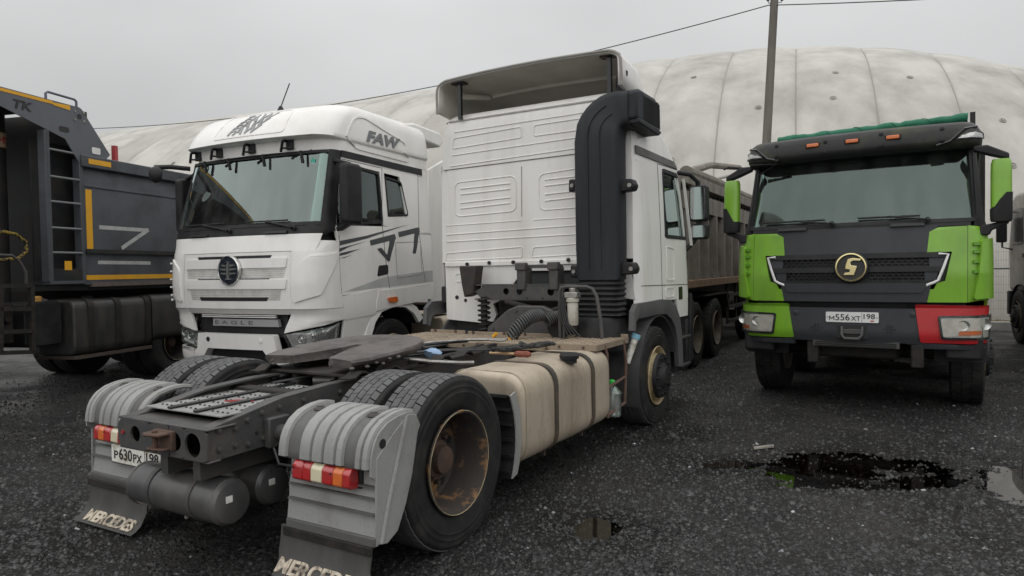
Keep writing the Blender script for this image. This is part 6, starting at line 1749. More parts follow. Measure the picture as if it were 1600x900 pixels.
# emblem
ec = Vector((0, .09, 1.575))
em = obj('emblem', MB().lathe([(0, .172), (.03, .172), (.045, .165), (.05, .155), (.045, .148), (.03, .145)], ec, 'y', 1, 44), INK, TG, ang=40)
obj('emblem_ring', MB().lathe([(.04, .158), (.052, .152), (.054, .14), (.046, .134), (.038, .134)], ec, 'y', 1, 44), GOLD, em, ang=50)
obj('emblem_disc', MB().lathe([(.028, .135), (.03, 0)], ec, 'y', 1, 32), mat('emblem_mesh', (.03, .03, .03), .5, bump=.6, bscale=120), em)
S_ = [(.09, .075), (.035, .085), (-.085, .085), (-.105, .06), (-.02, .06), (.005, .045), (-.012, .015), (-.055, .012), (-.078, -.01), (-.065, -.055), (-.045, -.085), (.06, -.09), (.075, -.065), (.0, -.062), (-.01, -.045), (.005, -.02), (.06, -.016), (.078, .01), (.07, .05)]
S_ = [(-.02, .10), (-.105, .088), (-.09, .066), (-.025, .07), (.0, .055), (.0, .02), (-.06, .012), (-.05, -.03), (-.03, -.085), (.075, -.085), (.06, -.06), (.015, -.055), (.01, -.025), (.055, -.02), (.05, .03), (.03, .09)]
obj('emblem_mark', MB().prism([(x, ec.z + z) for x, z in S_], 'y', ec.y + .03, ec.y + .05), GOLD, em, bevel=.004)
# bumper: dark centre, green corner (its right), red corner (its left)
bp_ = gpatch('bumper', GP((-.70, .76), (.70, .76), (.66, 1.13), (-.66, 1.13)), DGREY, -.05, .01, du=.08, dz=.05)
gpatch('bumper', GP((-.66, 1.125), (.66, 1.125), (.66, 1.195), (-.66, 1.195)), BLACK, -.06, -.03)
for x0, x1 in ((-.52, -.22), (-.18, .18), (.22, .52)):
    gpatch('bumper_vent', GP((x0, 1.13), (x1, 1.13), (x1, 1.18), (x0, 1.18)), INK, -.04, -.024, bp_)
for s, m_ in ((1, GREENP), (-1, REDP)):
    q = [(s * a, b) for a, b in ((GS.px(.62, .80), .80), (GS.py(-.34, .80), .80), (GS.py(-.34, 1.17), 1.16), (GS.px(.62, 1.17), 1.175))]
    q[1] = (q[1][0], .765)
    if s == 1: q[0] = (s * GS.px(.60, .8), .785); q[3] = (s * GS.px(.66, 1.17), 1.175)
    else: q[0] = (s * GS.px(.64, .8), .775); q[3] = (s * GS.px(.59, 1.17), 1.175)
    bc = gpatch('bumper_corner', q, m_, -.06, .022, r=.02, du=.05, dz=.04)
    gpatch('bumper_lip', [(s * a, b) for a, b in ((GS.px(.60, .71), .71), (GS.py(-.34, .71), .71), (GS.py(-.34, .76), .76), (GS.px(.60, .77), .77))], DGREY, -.06, .016, bc, du=.06)
    lq = [(s * a, b) for a, b in ((GS.px(.82, .82), .815), (GS.py(-.20, .84), .815), (GS.py(-.22, 1.06), 1.075), (GS.px(.79, 1.05), 1.06))]
    hl = gpatch('headlamp', lq, INK, .0, .026, r=.03, du=.05)
    obj('lamp_bezel', ring(MB(), GS, lq, .022, .02, .04, .035), GLOSSBLACK, hl)
    cu = (GS.px(.80, .94) + GS.py(-.22, .94)) / 2
    LAMPB = mat('hazy_lamp', (.66, .63, .57), .35, metal=.1, coat=.5, dirt=.4, dcol=(.2, .18, .15), scale=14)
    gpatch('lamp_reflector', [(s * a, b) for a, b in ((GS.px(.84, .855), .838), (GS.py(-.18, .86), .838), (GS.py(-.19, 1.02), 1.052), (GS.px(.815, 1.02), 1.038))], LAMPB, .026, .029, hl, r=.02)
    for u, z, r in ((cu - .11, .965, .052), (cu + .09, .975, .058)):
        c = GS.P(s * u, z, .03); c2 = GS.P(s * u, z, .05)
        obj('lamp_bowl', MB().lathe([(-.01, r), (.006, r), (.0, r * .8), (-.012, r * .4), (-.012, 0)], c, 'y', 1, 22), SILVER, hl)
    gpatch('turn_signal', [(s * a, b) for a, b in ((cu - (.02 if s == 1 else .16), .862), (cu + (.16 if s == 1 else .05), .868), (cu + (.15 if s == 1 else .04), .912), (cu - (.02 if s == 1 else .15), .905))], AMBER, .03, .037, hl, r=.01)
    mb = MB(); patch(mb, GS, lq, .046, .047, r=.03, du=.05, dz=.05); obj('lamp_glass', mb, MATS['lamp_glass'], hl)
# plate, towing eye, small embossed marks
pz = 1.03
pl = obj('number_plate', MB().prism(rrect(-.26, .26, pz - .055, pz + .057, .012), 'y', .06, .068), PLATECLEAN, TG)
py_ = .069
for tx, a_, b_, h_ in (('556', -.163, -.02, .07), ('XT', -.008, .085, .05)):
    obj('characters', text_mesh(tx, lambda u, v, d: (-u, py_ + d, v), .0015, 0, .01, (a_, b_, pz - .036, pz - .036 + h_)), INK, pl)
mm = MB(); zm = pz - .036
for (u0, v0), (u1, v1) in (((-.222, 0), (-.222, .05)), ((-.177, 0), (-.177, .05)), ((-.222, .046), (-.1995, .016)), ((-.177, .046), (-.1995, .016))):
    mm.bar((-u0, py_ + .001, zm + v0), (-u1, py_ + .001, zm + v1), .0085, .002, up=(0, 1, 0))
obj('characters', mm, INK, pl)
obj('characters', text_mesh('198', lambda u, v, d: (-u, py_ + d, v), .0015, 0, .012, (.115, .225, pz - .016, pz + .04)), INK, pl)
obj('plate_divider', MB().box(-.10, -.097, py_ - .001, py_ + .001, pz - .05, pz + .052), INK, pl)
obj('plate_region', MB().box(-.215, -.18, py_ - .001, py_ + .001, pz - .043, pz - .03), REDP, pl)
obj('plate_screw', MB().box(.235, .25, py_ - .001, py_ + .003, pz - .003, pz + .003).box(-.25, -.235, py_ - .001, py_ + .003, pz - .003, pz + .003), INK, pl)
tw = obj('tow_recess', MB().box(-.15, .15, .045, .058, .80, .945), INK, TG)
obj('tow_jaw', MB().tube([(-.10, .06, .93), (-.10, .09, .84), (-.07, .10, .80), (.07, .10, .80), (.10, .09, .84), (.10, .06, .93)], .018, 8).box(-.09, .09, .058, .09, .85, .90), CHASSIS, tw, bevel=.006)
for x in (.36, -.36):
    mb = MB()
    for dx in (-.05, -.017, .017, .05):
        for dz in (-.03, 0, .03):
            if abs(dx) + abs(dz) < .075: mb.cyl((x + dx, .045, .91 + dz), (x + dx, .055, .91 + dz), .012, 6)
    obj('bumper_perforation', mb, INK, bp_)
for x in (.58, -.57):
    obj('bumper_bolt', MB().lathe([(0, .03), (.008, .03), (.012, .02), (.012, 0)], GS.P(GS.px(x, 1.07), 1.07, .008), 'y', 1, 14), DGREY, bp_)
obj('lower_grille', MB().box(-.45, .40, -.06, .02, .70, .77), CHASSIS, TG)
for z in (.705, .725, .745): obj('grille_slat', MB().box(-.42, .38, .02, .03, z, z + .008), BLACK, TG)
for x in (-.60, .42):
    obj('frame_bracket', MB().box(x - .07, x + .05, -.15, .0, .50, .76), CHASSIS_D, TG, bevel=.02)
# windscreen, pillars, sides
zb, zt = 2.06, 2.80
wb_, wt_ = GS.px(1.11, zb), GS.px(1.075, zt)
gpatch('cowl', GP((-1.08, 1.985), (1.08, 1.985), (1.08, 2.06), (-1.08, 2.06)), BLACK, -.05, .0, dz=.04)
ws = gpatch('windshield', [(-wb_ - .03, zb), (wb_ + .03, zb), (wt_ + .03, zt), (-wt_ - .03, zt)], WINDSHIELD2, -.03, -.022, r=.06)
obj('windshield_seal', ring(MB(), GS, [(-wb_ - .06, zb - .035), (wb_ + .06, zb - .035), (wt_ + .06, zt + .03), (-wt_ - .06, zt + .03)], .04, -.04, .006, .09), BLACK, ws, ang=50)
for s in (-1, 1):
    gpatch('front_pillar', [(s * a, b) for a, b in ((wb_ + .0, 1.98), (GS.py(-.34, 1.98), 1.98), (GS.py(-.46, 2.84), 2.84), (wt_ - .02, 2.84))], BLACK, -.05, .0, du=.05)
    gpatch('cab_side', GSd(s, (-.34, 1.10), (-2.1, 1.10), (-2.1, 2.02), (-.34, 2.02)), GREENP, -.03, 0)
    gpatch('cab_side', GSd(s, (-1.25, 2.02), (-2.1, 2.02), (-2.1, 2.8), (-1.2, 2.8)), GREENP, -.03, 0)
    gpatch('cab_side', GSd(s, (-.42, 2.74), (-2.1, 2.74), (-2.1, 3.0), (-.48, 3.0)), DGREY, -.03, 0)
    gpatch('side_window', GSd(s, (-.42, 2.02), (-1.25, 2.02), (-1.2, 2.74), (-.50, 2.74)), SIDEGLASS, -.025, -.018, r=.04)
    obj('wheel_arch', MB().sheet([[(s * x, -1.16 + .72 * math.cos(R_(a)), .54 + .70 * math.sin(R_(a))) for a in range(0, 181, 15)] for x in (.75, 1.0, 1.23)], .02, (0, 0, .5)), BLACK, TG, ang=40)
    obj('step_box', MB().box(min(s * .85, s * 1.19), max(s * .85, s * 1.19), -.36, -.1, .60, 1.1), BLACK, TG, bevel=.03)
    wheel(TG, s * 1.05, -1.165, .55, s, .32, 'front', False, (RIMDULL, BLACK), near=False)
    wheel(TG, s * 1.05, -3.0, .55, s, .32, 'front', False, (RIMDULL, BLACK), near=False)
    for y in (-6.3, -7.65): wheel(TG, s * 1.03, y, .55, s, .30, 'rear', True, (RIMRUST, RUST), near=False)
    # mirrors: green shells, dark skirts, arms above and below
    xm = s * 1.335
    ms_ = MB().loft([[(xm + a * k, -.16 + b * k - (z - 2.3) * .08, z) for a, b in rpoly([(-.092, -.06), (.092, -.06), (.085, .085), (-.085, .085)], .05, 4)] for z, k in ((2.10, .96), (2.16, 1.0), (2.50, 1.0), (2.60, .97), (2.64, .82))])
    mo = obj('mirror', ms_, GREENP, TG, ang=50)
    sk_ = MB().loft([[(xm + a * k, -.16 + b * k - (z - 2.3) * .08, z + (.16 if (a * s > 0) and up_ else 0)) for a, b in rpoly([(-.098, -.066), (.098, -.066), (.091, .091), (-.091, .091)], .05, 4)] for z, k, up_ in ((2.01, .86, False), (2.03, .97, False), (2.14, 1.0, True))])
    obj('mirror_skirt', sk_, BLACK, mo, ang=50)
    obj('mirror_arm', MB().prism([(s * 1.10, 2.74), (s * 1.10, 2.79), (s * 1.22, 2.79), (s * 1.40, 2.69), (s * 1.40, 2.63), (s * 1.25, 2.68)], 'y', -.24, -.12), BLACK, TG, bevel=.015)
    obj('mirror_arm', MB().prism([(s * 1.15, 1.88), (s * 1.15, 1.98), (s * 1.22, 1.99), (s * 1.40, 2.03), (s * 1.40, 1.99), (s * 1.26, 1.93), (s * 1.24, 1.88)], 'y', -.24, -.12), BLACK, TG, bevel=.015)
# sun visor roof brow
def v_sec(z):
    w = np.interp(z, [2.80, 2.86, 2.98, 3.06], [1.17, 1.185, 1.17, 1.12]); yf = np.interp(z, [2.80, 2.83, 2.90, 3.02, 3.06], [-.06, .0, .01, -.02, -.09]); rc = .14
    xs = np.linspace(0, w - rc, 14); P = [(x, yf - .14 * (x / w) ** 2) for x in xs]; a = P[-1]; ye = a[1] - .26
    P += corner(a[0], a[1], w, ye, w - .02, a[1] - .05, 8)[1:] + [(w, y) for y in np.linspace(ye, -2.05, 12)[1:]]
    return P
GV = Surf(v_sec, h0=20)
loops = []
for z in (2.80, 2.84, 2.87, 2.92, 2.97, 3.02, 3.06):
    q = v_sec(z); loops.append([(x, y, z) for x, y in q] + [(-x, y, z) for x, y in q[::-1]][:-1])
br = obj('roof_brow', MB().loft(loops), VISOR, TG, ang=50)
for x in (.40, .0, -.39):
    c = GV.P(GV.px(x, 2.94) if x else 0, 2.945, .0)
    mk = obj('marker_lamp', MB().box(c.x - .075, c.x + .075, c.y - .02, c.y + .012, c.z - .03, c.z + .03), BLACK, TG, bevel=.008)
    obj('marker_lens', MB().box(c.x - .062, c.x + .062, c.y + .01, c.y + .026, c.z - .02, c.z + .02), AMBER, mk, bevel=.008)
for x, z in ((.80, 2.99), (.27, 2.97), (-.28, 2.99), (-.83, 2.99), (.80, 2.87), (.27, 2.86), (-.28, 2.87), (-.83, 2.87)):
    c = GV.P(GV.px(x, z), z, .0); obj('brow_bolt', MB().lathe([(0, .022), (.012, .018), (.016, 0)], c, 'y', 1, 10), BLACK, br)
for s in (-1, 1):
    q = [(s * a, b) for a, b in ((GV.px(.93, 2.86), 2.86), (GV.px(1.16, 2.88) + .1, 2.88), (GV.px(1.16, 2.95) + .1, 2.955), (GV.px(1.07, 2.95), 2.95))]
    mb = MB(); patch(mb, GV, q, -.01, .012, r=.02); cr_ = obj('corner_lamp', mb, SILVER, TG)
    obj('corner_lamp_bezel', ring(MB(), GV, q, .016, .0, .02, .02), GLOSSBLACK, cr_)
    pts = [GV.P(s * GV.px(x, z), z, .01) for x, z in ((.78, 2.82), (.90, 2.85), (1.02, 2.97), (1.12, 3.0))]
    obj('brow_crease', MB().tube(pts, .016, 6), GLOSSBLACK, br)
# rolled tarp along the front edge of the dump body
pts, rr = [], []; rg = random.Random(11)
for k in range(41):
    x = -1.06 + 2.02 * k / 40; pts.append((x, -.95 + .012 * rg.uniform(-1, 1), 3.225 - .03 * (k / 40) + .005 * math.sin(k * 1.3) + rg.uniform(-.004, .004))); rr.append(.050 + .005 * math.sin(k * .9) + rg.uniform(-.005, .005))
tp = obj('rolled_tarp', MB().tube(pts, .06, 12, rr=rr), TARP, TG, ang=80)
hl_ = []
for t in np.linspace(0, 1, 160):
    x = -1.06 + 2.02 * t; a = t * 60; hl_.append((x, -.95 + .053 * math.cos(a * .6), 3.225 - .03 * t + .053 * math.sin(a * .6)))
obj('tarp_rope', MB().tube(hl_[::1], .004, 4), mat('tarp_dark', (.005, .09, .05), .7), tp)
obj('tarp_bracket', MB().box(-1.13, -1.08, -1.0, -.9, 3.10, 3.275), BLACK, TG)
obj('hand_rail', MB().tube([(1.08, -.25, 2.77), (1.36, -.10, 2.80), (1.42, -.1, 2.78)], .014, 6).tube([(1.10, -.12, 2.80), (.80, -.10, 2.79), (1.02, -.20, 2.69)], .012, 6), BLACK, TG)
# wipers
for x0, x1 in ((-.70, -.05), (.20, .95)):
    a = GS.P(GS.px(x0, 2.06), 2.06, .05); m2 = GS.P(GS.px(x0 + (x1 - x0) * .55, 2.11), 2.11, .04)
    obj('wiper', MB().tube([a, m2], .011, 6).tube([GS.P(GS.px(x0 + (x1 - x0) * t, 2.11), 2.105, .02) for t in np.linspace(.1, 1, 7)], .010, 5).lathe([(-.02, .028), (.012, .028), (.02, .012)], a, 'y', 1, 10), BLACK, TG)
for x in (-.52, .62):
    gpatch('wiper_vent', GP((x - .16, 2.0), (x + .16, 2.0), (x + .15, 2.03), (x - .15, 2.03)), INK, 0, .03)
# cabin, chassis, body behind
mb = MB().box(-1.1, 1.1, -2.05, -2.0, 1.1, 2.95).box(-1.1, 1.1, -2.05, -.3, 1.08, 1.1).prism([(-.14, 1.98), (-.50, 2.02), (-.55, 1.7), (-.35, 1.15), (-.14, 1.15)], 'x', -1.04, 1.04).box(-1.05, 1.05, -2.0, -.45, 2.76, 2.79)
obj('cab_interior', mb, INTER, TG)
for x in (-.55, .55):
    obj('seat', MB().box(x - .25, x + .25, -1.35, -.9, 1.5, 1.68).box(x - .24, x + .24, -1.42, -1.28, 1.65, 2.30).box(x - .14, x + .14, -1.40, -1.3, 2.28, 2.48), SEAT, TG, bevel=.05)
obj('steering_wheel', MB().tube([(-.52 + .24 * math.cos(a), -.62 + .10 * math.sin(a), 2.06 + .17 * math.sin(a)) for a in [6.283 * k / 28 for k in range(28)]], .018, 8, closed=True), mat('wheel_rim_grey', (.16, .16, .16), .5), TG)
for s in (-1, 1): obj('frame_rail', MB().box(min(s * .36, s * .44), max(s * .36, s * .44), -8.4, -.2, .72, 1.02), CHASSIS_D, TG)
obj('axle', MB().cyl((-1, -1.165, .55), (1, -1.165, .55), .08, 12), CHASSIS_D, TG)
obj('axle', MB().cyl((-1, -3.0, .55), (1, -3.0, .55), .08, 12), CHASSIS_D, TG)
obj('axle', MB().cyl((-1, -6.3, .55), (1, -6.3, .55), .12, 12), CHASSIS_D, TG)
obj('axle', MB().cyl((-1, -7.65, .55), (1, -7.65, .55), .12, 12), CHASSIS_D, TG)
obj('engine_block', MB().box(-.42, .42, -2.2, -.25, .55, 1.15), CHASSIS_D, TG, bevel=.03)
obj('fuel_tank', MB().prism(rrect(.5, 1.2, .45, 1.0, .08), 'y', -5.2, -3.9), CHASSIS_D, TG, bevel=.03)
bd = obj('dump_body', MB().prism([(-2.35, 1.25), (-8.6, 1.25), (-8.6, 3.15), (-2.2, 3.15)], 'x', -1.2, 1.2), DUMPDARK, TG, bevel=.02)
for s in (-1, 1):
    for k in range(9):
        y = -2.6 - k * .68; obj('body_rib', MB().box(min(s * 1.2, s * 1.26), max(s * 1.2, s * 1.26), y - .05, y + .05, 1.3, 3.1), DUMPDARK, bd)
# ============================================================ dark grey dump truck
DF = Frame(-6.81, 10.5, 166)
TD = thing('dump_truck', 'dark grey dump truck with yellow reflective tape and ladder, next to the white high-roof tractor', 'truck', DF.loc, DF.rz)
def dx(px, py, x=-1.25): return DF(px, py, 'x', x)
def side_prism(poly, x0, x1): return MB().prism(poly, 'x', x0, x1)
cano = [(4.3, 3.80), (4.3, 3.90), (.83, 3.895), (.79, 3.875), (.335, 3.33), (.42, 3.25), (.70, 3.20), (.84, 3.12), (1.066, 3.43), (1.38, 3.515), (1.95, 3.665), (2.5, 3.74)]
def cano_part(s):
    # plate split so that every face stays convex
    mb = MB()
    for q in ([(3.1, 3.83), (3.1, 3.885), (2.5, 3.898), (2.5, 3.74)], [(2.5, 3.74), (2.5, 3.898), (1.38, 3.896), (1.38, 3.515), (1.95, 3.665)], [(1.38, 3.515), (1.38, 3.896), (.83, 3.895), (1.066, 3.43)], [(1.066, 3.43), (.83, 3.895), (.79, 3.875), (.335, 3.33), (.42, 3.25), (.70, 3.20), (.84, 3.12)]):
        mb.prism(q, 'x', s * 1.25, s * 1.235)
    return mb
for s in (-1, 1):
    cs = obj('canopy_side', cano_part(s), CANOPY, TD, ang=30)
    if s == -1:
        x = -1.2515
        a, b, c, d = dx(0, 145), dx(80, 167), dx(80, 177), dx(0, 152)
        obj('reflective_tape', MB().prism([(3.0, 3.88), (1.24, 3.885), (1.24, 3.845), (3.0, 3.845)], 'x', x, x - .003), YELTAPE, cs)
        obj('reflective_tape', MB().prism([(1.30, 3.865), (.98, 3.885), (.98, 3.82), (1.22, 3.835)], 'x', x - .002, x - .005), YELTAPE, cs)
        obj('lettering', text_mesh('TK', lambda u, v, d: (x - d, -u, v), .004, .2, .03, (-1.79, -1.53, 3.68, 3.79)), INK, cs)
        o = dx(100, 202); obj('oval_hole', MB().prism(rrect(o.y - .075, o.y + .075, o.z - .035, o.z + .035, .03), 'x', x, x - .003), INK, cs)
        o = dx(124, 182); obj('round_hole', MB().cyl((x, o.y, o.z), (x - .003, o.y, o.z), .035, 16), INK, cs)
        for p in ((117, 174), (131, 177), (117, 187), (131, 190)):
            q = dx(*p); obj('bolt', MB().lathe([(0, .018), (.008, .016), (.012, 0)], (x, q.y, q.z), 'x', -1, 8), STEEL, cs)
        o = dx(150, 236); obj('reflector', MB().prism(rrect(o.y - .07, o.y + .07, o.z - .045, o.z + .045, .02), 'x', x, x - .004), PLATECLEAN, cs)
    pts = [(s * 1.243, 1.33, 3.89), (s * 1.243, 1.33, 3.965), (s * 1.243, 1.30, 3.99), (s * 1.243, .90, 3.985), (s * 1.243, .87, 3.965), (s * 1.243, .87, 3.885)]
    obj('handrail', MB().tube(pts, .016, 8), mat('rail_blue_grey', (.10, .10, .14), .4), TD)
obj('canopy_top', MB().box(-1.235, 1.235, .84, 3.1, 3.875, 3.893), DUMPGREY, TD)
for y in (1.4, 2.0, 2.6): obj('canopy_rib', MB().box(-1.22, 1.22, y - .04, y + .04, 3.80, 3.874), DUMPGREY, TD)
# body: side sheets, top rail, front wall
for s in (-1, 1):
    bs = obj('body_side', MB().prism([(s * 1.20, 3.10), (s * 1.25, 2.84), (s * 1.25, 1.95), (s * 1.225, 1.93), (s * 1.225, 1.50), (s * 1.17, 1.50), (s * 1.15, 3.10)], 'y', .80, -5.4), DUMPGREY, TD, ang=15)
    obj('crease', MB().box(min(s * 1.22, s * 1.262), max(s * 1.22, s * 1.262), -5.4, .79, 2.83, 2.865), DUMPGREY, bs, bevel=.008)
    tr_ = obj('top_rail', MB().box(min(s * 1.15, s * 1.28), max(s * 1.15, s * 1.28), -5.4, .84, 3.10, 3.265), DUMPGREY, TD, bevel=.015)
    obj('low_rail', MB().box(min(s * 1.18, s * 1.27), max(s * 1.18, s * 1.27), -5.4, .80, 1.93, 1.985), DUMPDARK, bs)
    if s == -1:
        obj('reflective_tape', MB().box(-1.285, -1.281, .36, .74, 3.15, 3.22), YELTAPE, tr_)
        obj('reflective_tape', MB().box(-1.2545, -1.251, .68, .78, 1.99, 2.80), YELTAPE, bs)
        obj('reflective_tape', MB().box(-1.2295, -1.226, -5.2, .79, 1.565, 1.63), YELTAPE, bs)
        obj('bottom_edge', MB().box(-1.235, -1.18, -5.3, .70, 1.47, 1.53), mat('worn_edge', (.13, .10, .085), .7, dirt=.6, scale=8), bs)
        # strips of old silver tape
        def tape(pa, pb, w, x):
            A, B = dx(*pa, x), dx(*pb, x); dv = Vector((0, B.y - A.y, B.z - A.z)).normalized(); n = Vector((0, -dv.z, dv.y)) * w / 2
            mb = MB().add([A - n, B - n, B + n, A + n, A - n + Vector((-.003, 0, 0)), B - n + Vector((-.003, 0, 0)), B + n + Vector((-.003, 0, 0)), A + n + Vector((-.003, 0, 0))], [(0, 1, 2, 3), (4, 5, 6, 7), (0, 1, 5, 4), (1, 2, 6, 5), (2, 3, 7, 6), (3, 0, 4, 7)])
            obj('silver_tape', mb, SILTAPE, bs)
        tape((155, 355), (232, 360), .055, -1.2505); tape((232, 359), (190, 388), .055, -1.2535); tape((153, 410), (235, 411), .05, -1.2255)
obj('body_front_wall', MB().box(-1.20, 1.20, .66, .72, 1.5, 3.87), DUMPDARK, TD)
obj('body_floor', MB().box(-1.16, 1.16, -5.4, .7, 1.42, 1.5), DUMPDARK, TD)
obj('tailgate', MB().box(-1.16, 1.16, -5.46, -5.4, 1.5, 3.1), DUMPDARK, TD)
# front wing plates of the body and ladder
obj('ladder_stile', MB().box(-1.25, -1.13, 1.30, 1.375, 1.55, 3.50), DUMPGREY, TD, bevel=.008)
obj('ladder_stile', MB().box(-1.25, -1.13, .80, .86, 1.55, 3.2), DUMPGREY, TD, bevel=.008)
for py in (238, 279, 317, 357, 395):
    z = dx(104, py, -1.22).z
    obj('rung', MB().cyl((-1.235, .84, z), (-1.235, 1.33, z), .016, 8), mat('rung_steel', (.16, .165, .17), .45), TD)
obj('ladder_foot', MB().box(-1.25, -1.13, .82, 1.36, 1.52, 1.56), DUMPGREY, TD)
obj('ladder_back', MB().box(-.98, -.96, .72, 1.34, 1.56, 3.4), DUMPDARK, TD)
obj('ladder_plate', MB().box(-1.24, -1.21, .86, 1.30, 1.56, 1.72), DUMPDARK, TD)
o = dx(106, 415, -1.24); obj('warning_sticker', MB().box(-1.244, -1.241, o.y - .06, o.y + .05, o.z - .06, o.z + .06), YELTAPE, TD)
# hoist cylinder in front of the body
cy = DF(2, 300, 'x', -.45)
hc = obj('hoist_cylinder', MB().cyl((-.45, cy.y + .12, 1.2), (-.45, cy.y + .12, 3.75), .16, 24), DUMPDARK, TD, ang=50)
obj('cylinder_band', MB().lathe([(0, .161), (0, .166), (.19, .166), (.19, .161)], (-.45, cy.y + .12, 3.30), 'z', 1, 28), mat('label_cream', (.55, .42, .27), .5, dirt=.5, dcol=(.3, .15, .07), scale=8), hc)
tb = Vector((-.45, cy.y + .12, 0))
def cyl_map(u, v, d):
    a = u / .166 + R_(205); return (tb.x + (.167 + d) * math.cos(a), tb.y + (.167 + d) * math.sin(a), v)
obj('lettering', text_mesh('HY', cyl_map, .002, 0, .02, (-.10, .06, 3.35, 3.44)), REDP, hc)
obj('hose_loop', MB().tube([DF(px_, py_, 'x', -1.0) for px_, py_ in ((-20, 366), (5, 362), (25, 366), (40, 378), (42, 392), (30, 403), (5, 406), (-20, 405))], .022, 8), mat('striped_hose', (.30, .21, .03), .6, dirt=1, dcol=(.02, .02, .02), scale=34, lo=.48, hi=.52), TD, ang=70)
# chassis side: rack, urea box, fuel tank, air lines
rk = []
for pa, pb in (((-20, 447), (49, 446)), ((49, 446), (51, 552)), ((-20, 483), (51, 483)), ((-20, 552), (51, 550)), ((0, 449), (0, 552)), ((-20, 520), (51, 517))):
    obj('rack_bar', MB().bar(dx(*pa, -1.2), dx(*pb, -1.2), .05, .05), CHASSIS_D, TD)
obj('grab_tube', MB().tube([dx(px_, py_, -1.2) for px_, py_ in ((-20, 398), (18, 399), (30, 408), (40, 425), (41, 447))], .018, 8), CHASSIS, TD)
obj('urea_tank', MB().prism(rrect(1.08, 1.62, .72, 1.30, .08), 'x', -1.12, -.6), BLACK, TD, bevel=.02)
q = dx(60, 455, -1.05); obj('urea_cap', MB().lathe([(0, .07), (.05, .075), (.07, .05), (.07, 0)], (-1.0, q.y, 1.30), 'z', 1, 14), mat('yellowed_cap', (.55, .30, .08), .5), TD)
q = dx(72, 463, -1.1); obj('urea_valve', MB().lathe([(0, .04), (.04, .05), (.06, 0)], (-1.05, q.y, 1.28), 'z', 1, 12), STEEL, TD)
for y in (1.75, 2.0, 2.3):
    obj('valve_block', MB().box(-1.1, -.7, y, y + .18, .8, 1.3).cyl((-1.15, y + .1, 1.1), (-1.0, y + .1, 1.1), .05, 10), CHASSIS_D, TD, bevel=.02)
DTANK = mat('black_tank', (.026, .027, .028), .38, dirt=.7, dcol=(.065, .055, .042), scale=4, streak=.5)
ftk = obj('fuel_tank', MB().prism(rrect(-1.25, -.62, .55, 1.30, .13), 'y', -.36, 1.02), DTANK, TD, bevel=.03, seg=3)
for y in (.75, .28, -.28):
    o_ = rrect(-1.262, -.61, .54, 1.312, .135); i_ = rrect(-1.252, -.615, .55, 1.302, .13)
    obj('strap', MB().loft([[(a, y - .05, b) for a, b in i_], [(a, y - .05, b) for a, b in o_], [(a, y + .05, b) for a, b in o_], [(a, y + .05, b) for a, b in i_]], False, False), CHASSIS_D, ftk)
obj('filler_cap', MB().lathe([(0, .07), (.03, .075), (.05, .05), (.05, 0)], (-1.0, .56, 1.30), 'z', 1, 16), BLACK, ftk)
obj('tank_tray', MB().box(-1.24, -.6, -.36, 1.0, .50, .545), mat('rusty_tray', (.07, .05, .04), .7, dirt=.6), TD)
obj('rear_guard', MB().prism(rrect(-1.25, -.62, .62, 1.32, .12), 'y', -1.6, -.40), DTANK, TD, bevel=.03)
for s in (-1, 1):
    obj('frame_rail', MB().box(min(s * .36, s * .44), max(s * .36, s * .44), -5.2, 5.0, .85, 1.18), CHASSIS_D, TD)
    for y in (-.98, -2.36): wheel(TD, s * 1.03, y, .55, s, .30, 'rear', True, (CHASSIS_D, CHASSIS_D), near=False)
    for y in (2.6, 4.3): wheel(TD, s * 1.05, y, .55, s, .32, 'front', False, (RIMDULL, BLACK), near=False)
obj('sub_frame', MB().box(-.5, .5, -5.2, 1.0, 1.18, 1.42), CHASSIS_D, TD)
for y in (-.98, -2.36, 2.6, 4.3): obj('axle', MB().cyl((-1, y, .55), (1, y, .55), .1, 12), CHASSIS_D, TD)
# cab beyond the edge of the picture, it mirrors in the white tractor's screen
obj('cab', MB().prism([(2.3, 1.1), (2.3, 2.95), (2.6, 3.02), (4.2, 2.95), (4.55, 2.1), (4.6, .7), (3.4, .7), (3.2, 1.1)], 'x', -1.2, 1.2), DUMPDARK, TD, bevel=.06, seg=3)
obj('cab_window', MB().prism([(3.2, 2.05), (4.3, 2.05), (4.1, 2.75), (3.2, 2.75)], 'x', -1.203, -1.21), GLOSSBLACK, TD)
obj('windshield', MB().add([(-1.05, 4.57, 2.12), (1.05, 4.57, 2.12), (1.0, 4.28, 2.86), (-1.0, 4.28, 2.86)], [(0, 1, 2, 3)]), GLOSSBLACK, TD)
q = dx(166, 232, -1.0)
obj('marker_post', MB().box(-1.09, -1.03, q.y - .12, q.y - .06, 3.2, 3.52), mat('red_marker', (.42, .05, .05), .5, dirt=.3), TD)

# ============================================================ weathered dump truck beyond the tractor, tail towards us
BF = Frame(3.606, 12.2, -29.2)
TB = thing('dump_truck', 'weathered brown-grey ribbed dump truck parked between the white tractor and the lime green truck', 'truck', BF.loc, BF.rz)
W2 = 2.45
bs = obj('body_side', MB().prism([(-2.0, 1.36), (5.6, 1.36), (5.6, 3.05), (-2.0, 3.05)], 'x', -.28, -.24), BROWNB, TB)
obj('body_side', MB().prism([(-2.0, 1.36), (5.6, 1.36), (5.6, 3.05), (-2.0, 3.05)], 'x', -W2 + .06, -W2 + .10), BROWNB, TB)
obj('tailgate', MB().box(-W2 + .06, -.06, -2.06, -2.0, 1.36, 2.9), BROWNB, TB)
obj('front_wall', MB().box(-W2 + .06, -.06, 5.6, 5.66, 1.36, 3.2), BROWNB, TB)
obj('body_floor', MB().box(-W2 + .1, -.1, -2.0, 5.6, 1.25, 1.36), BROWNB, TB)
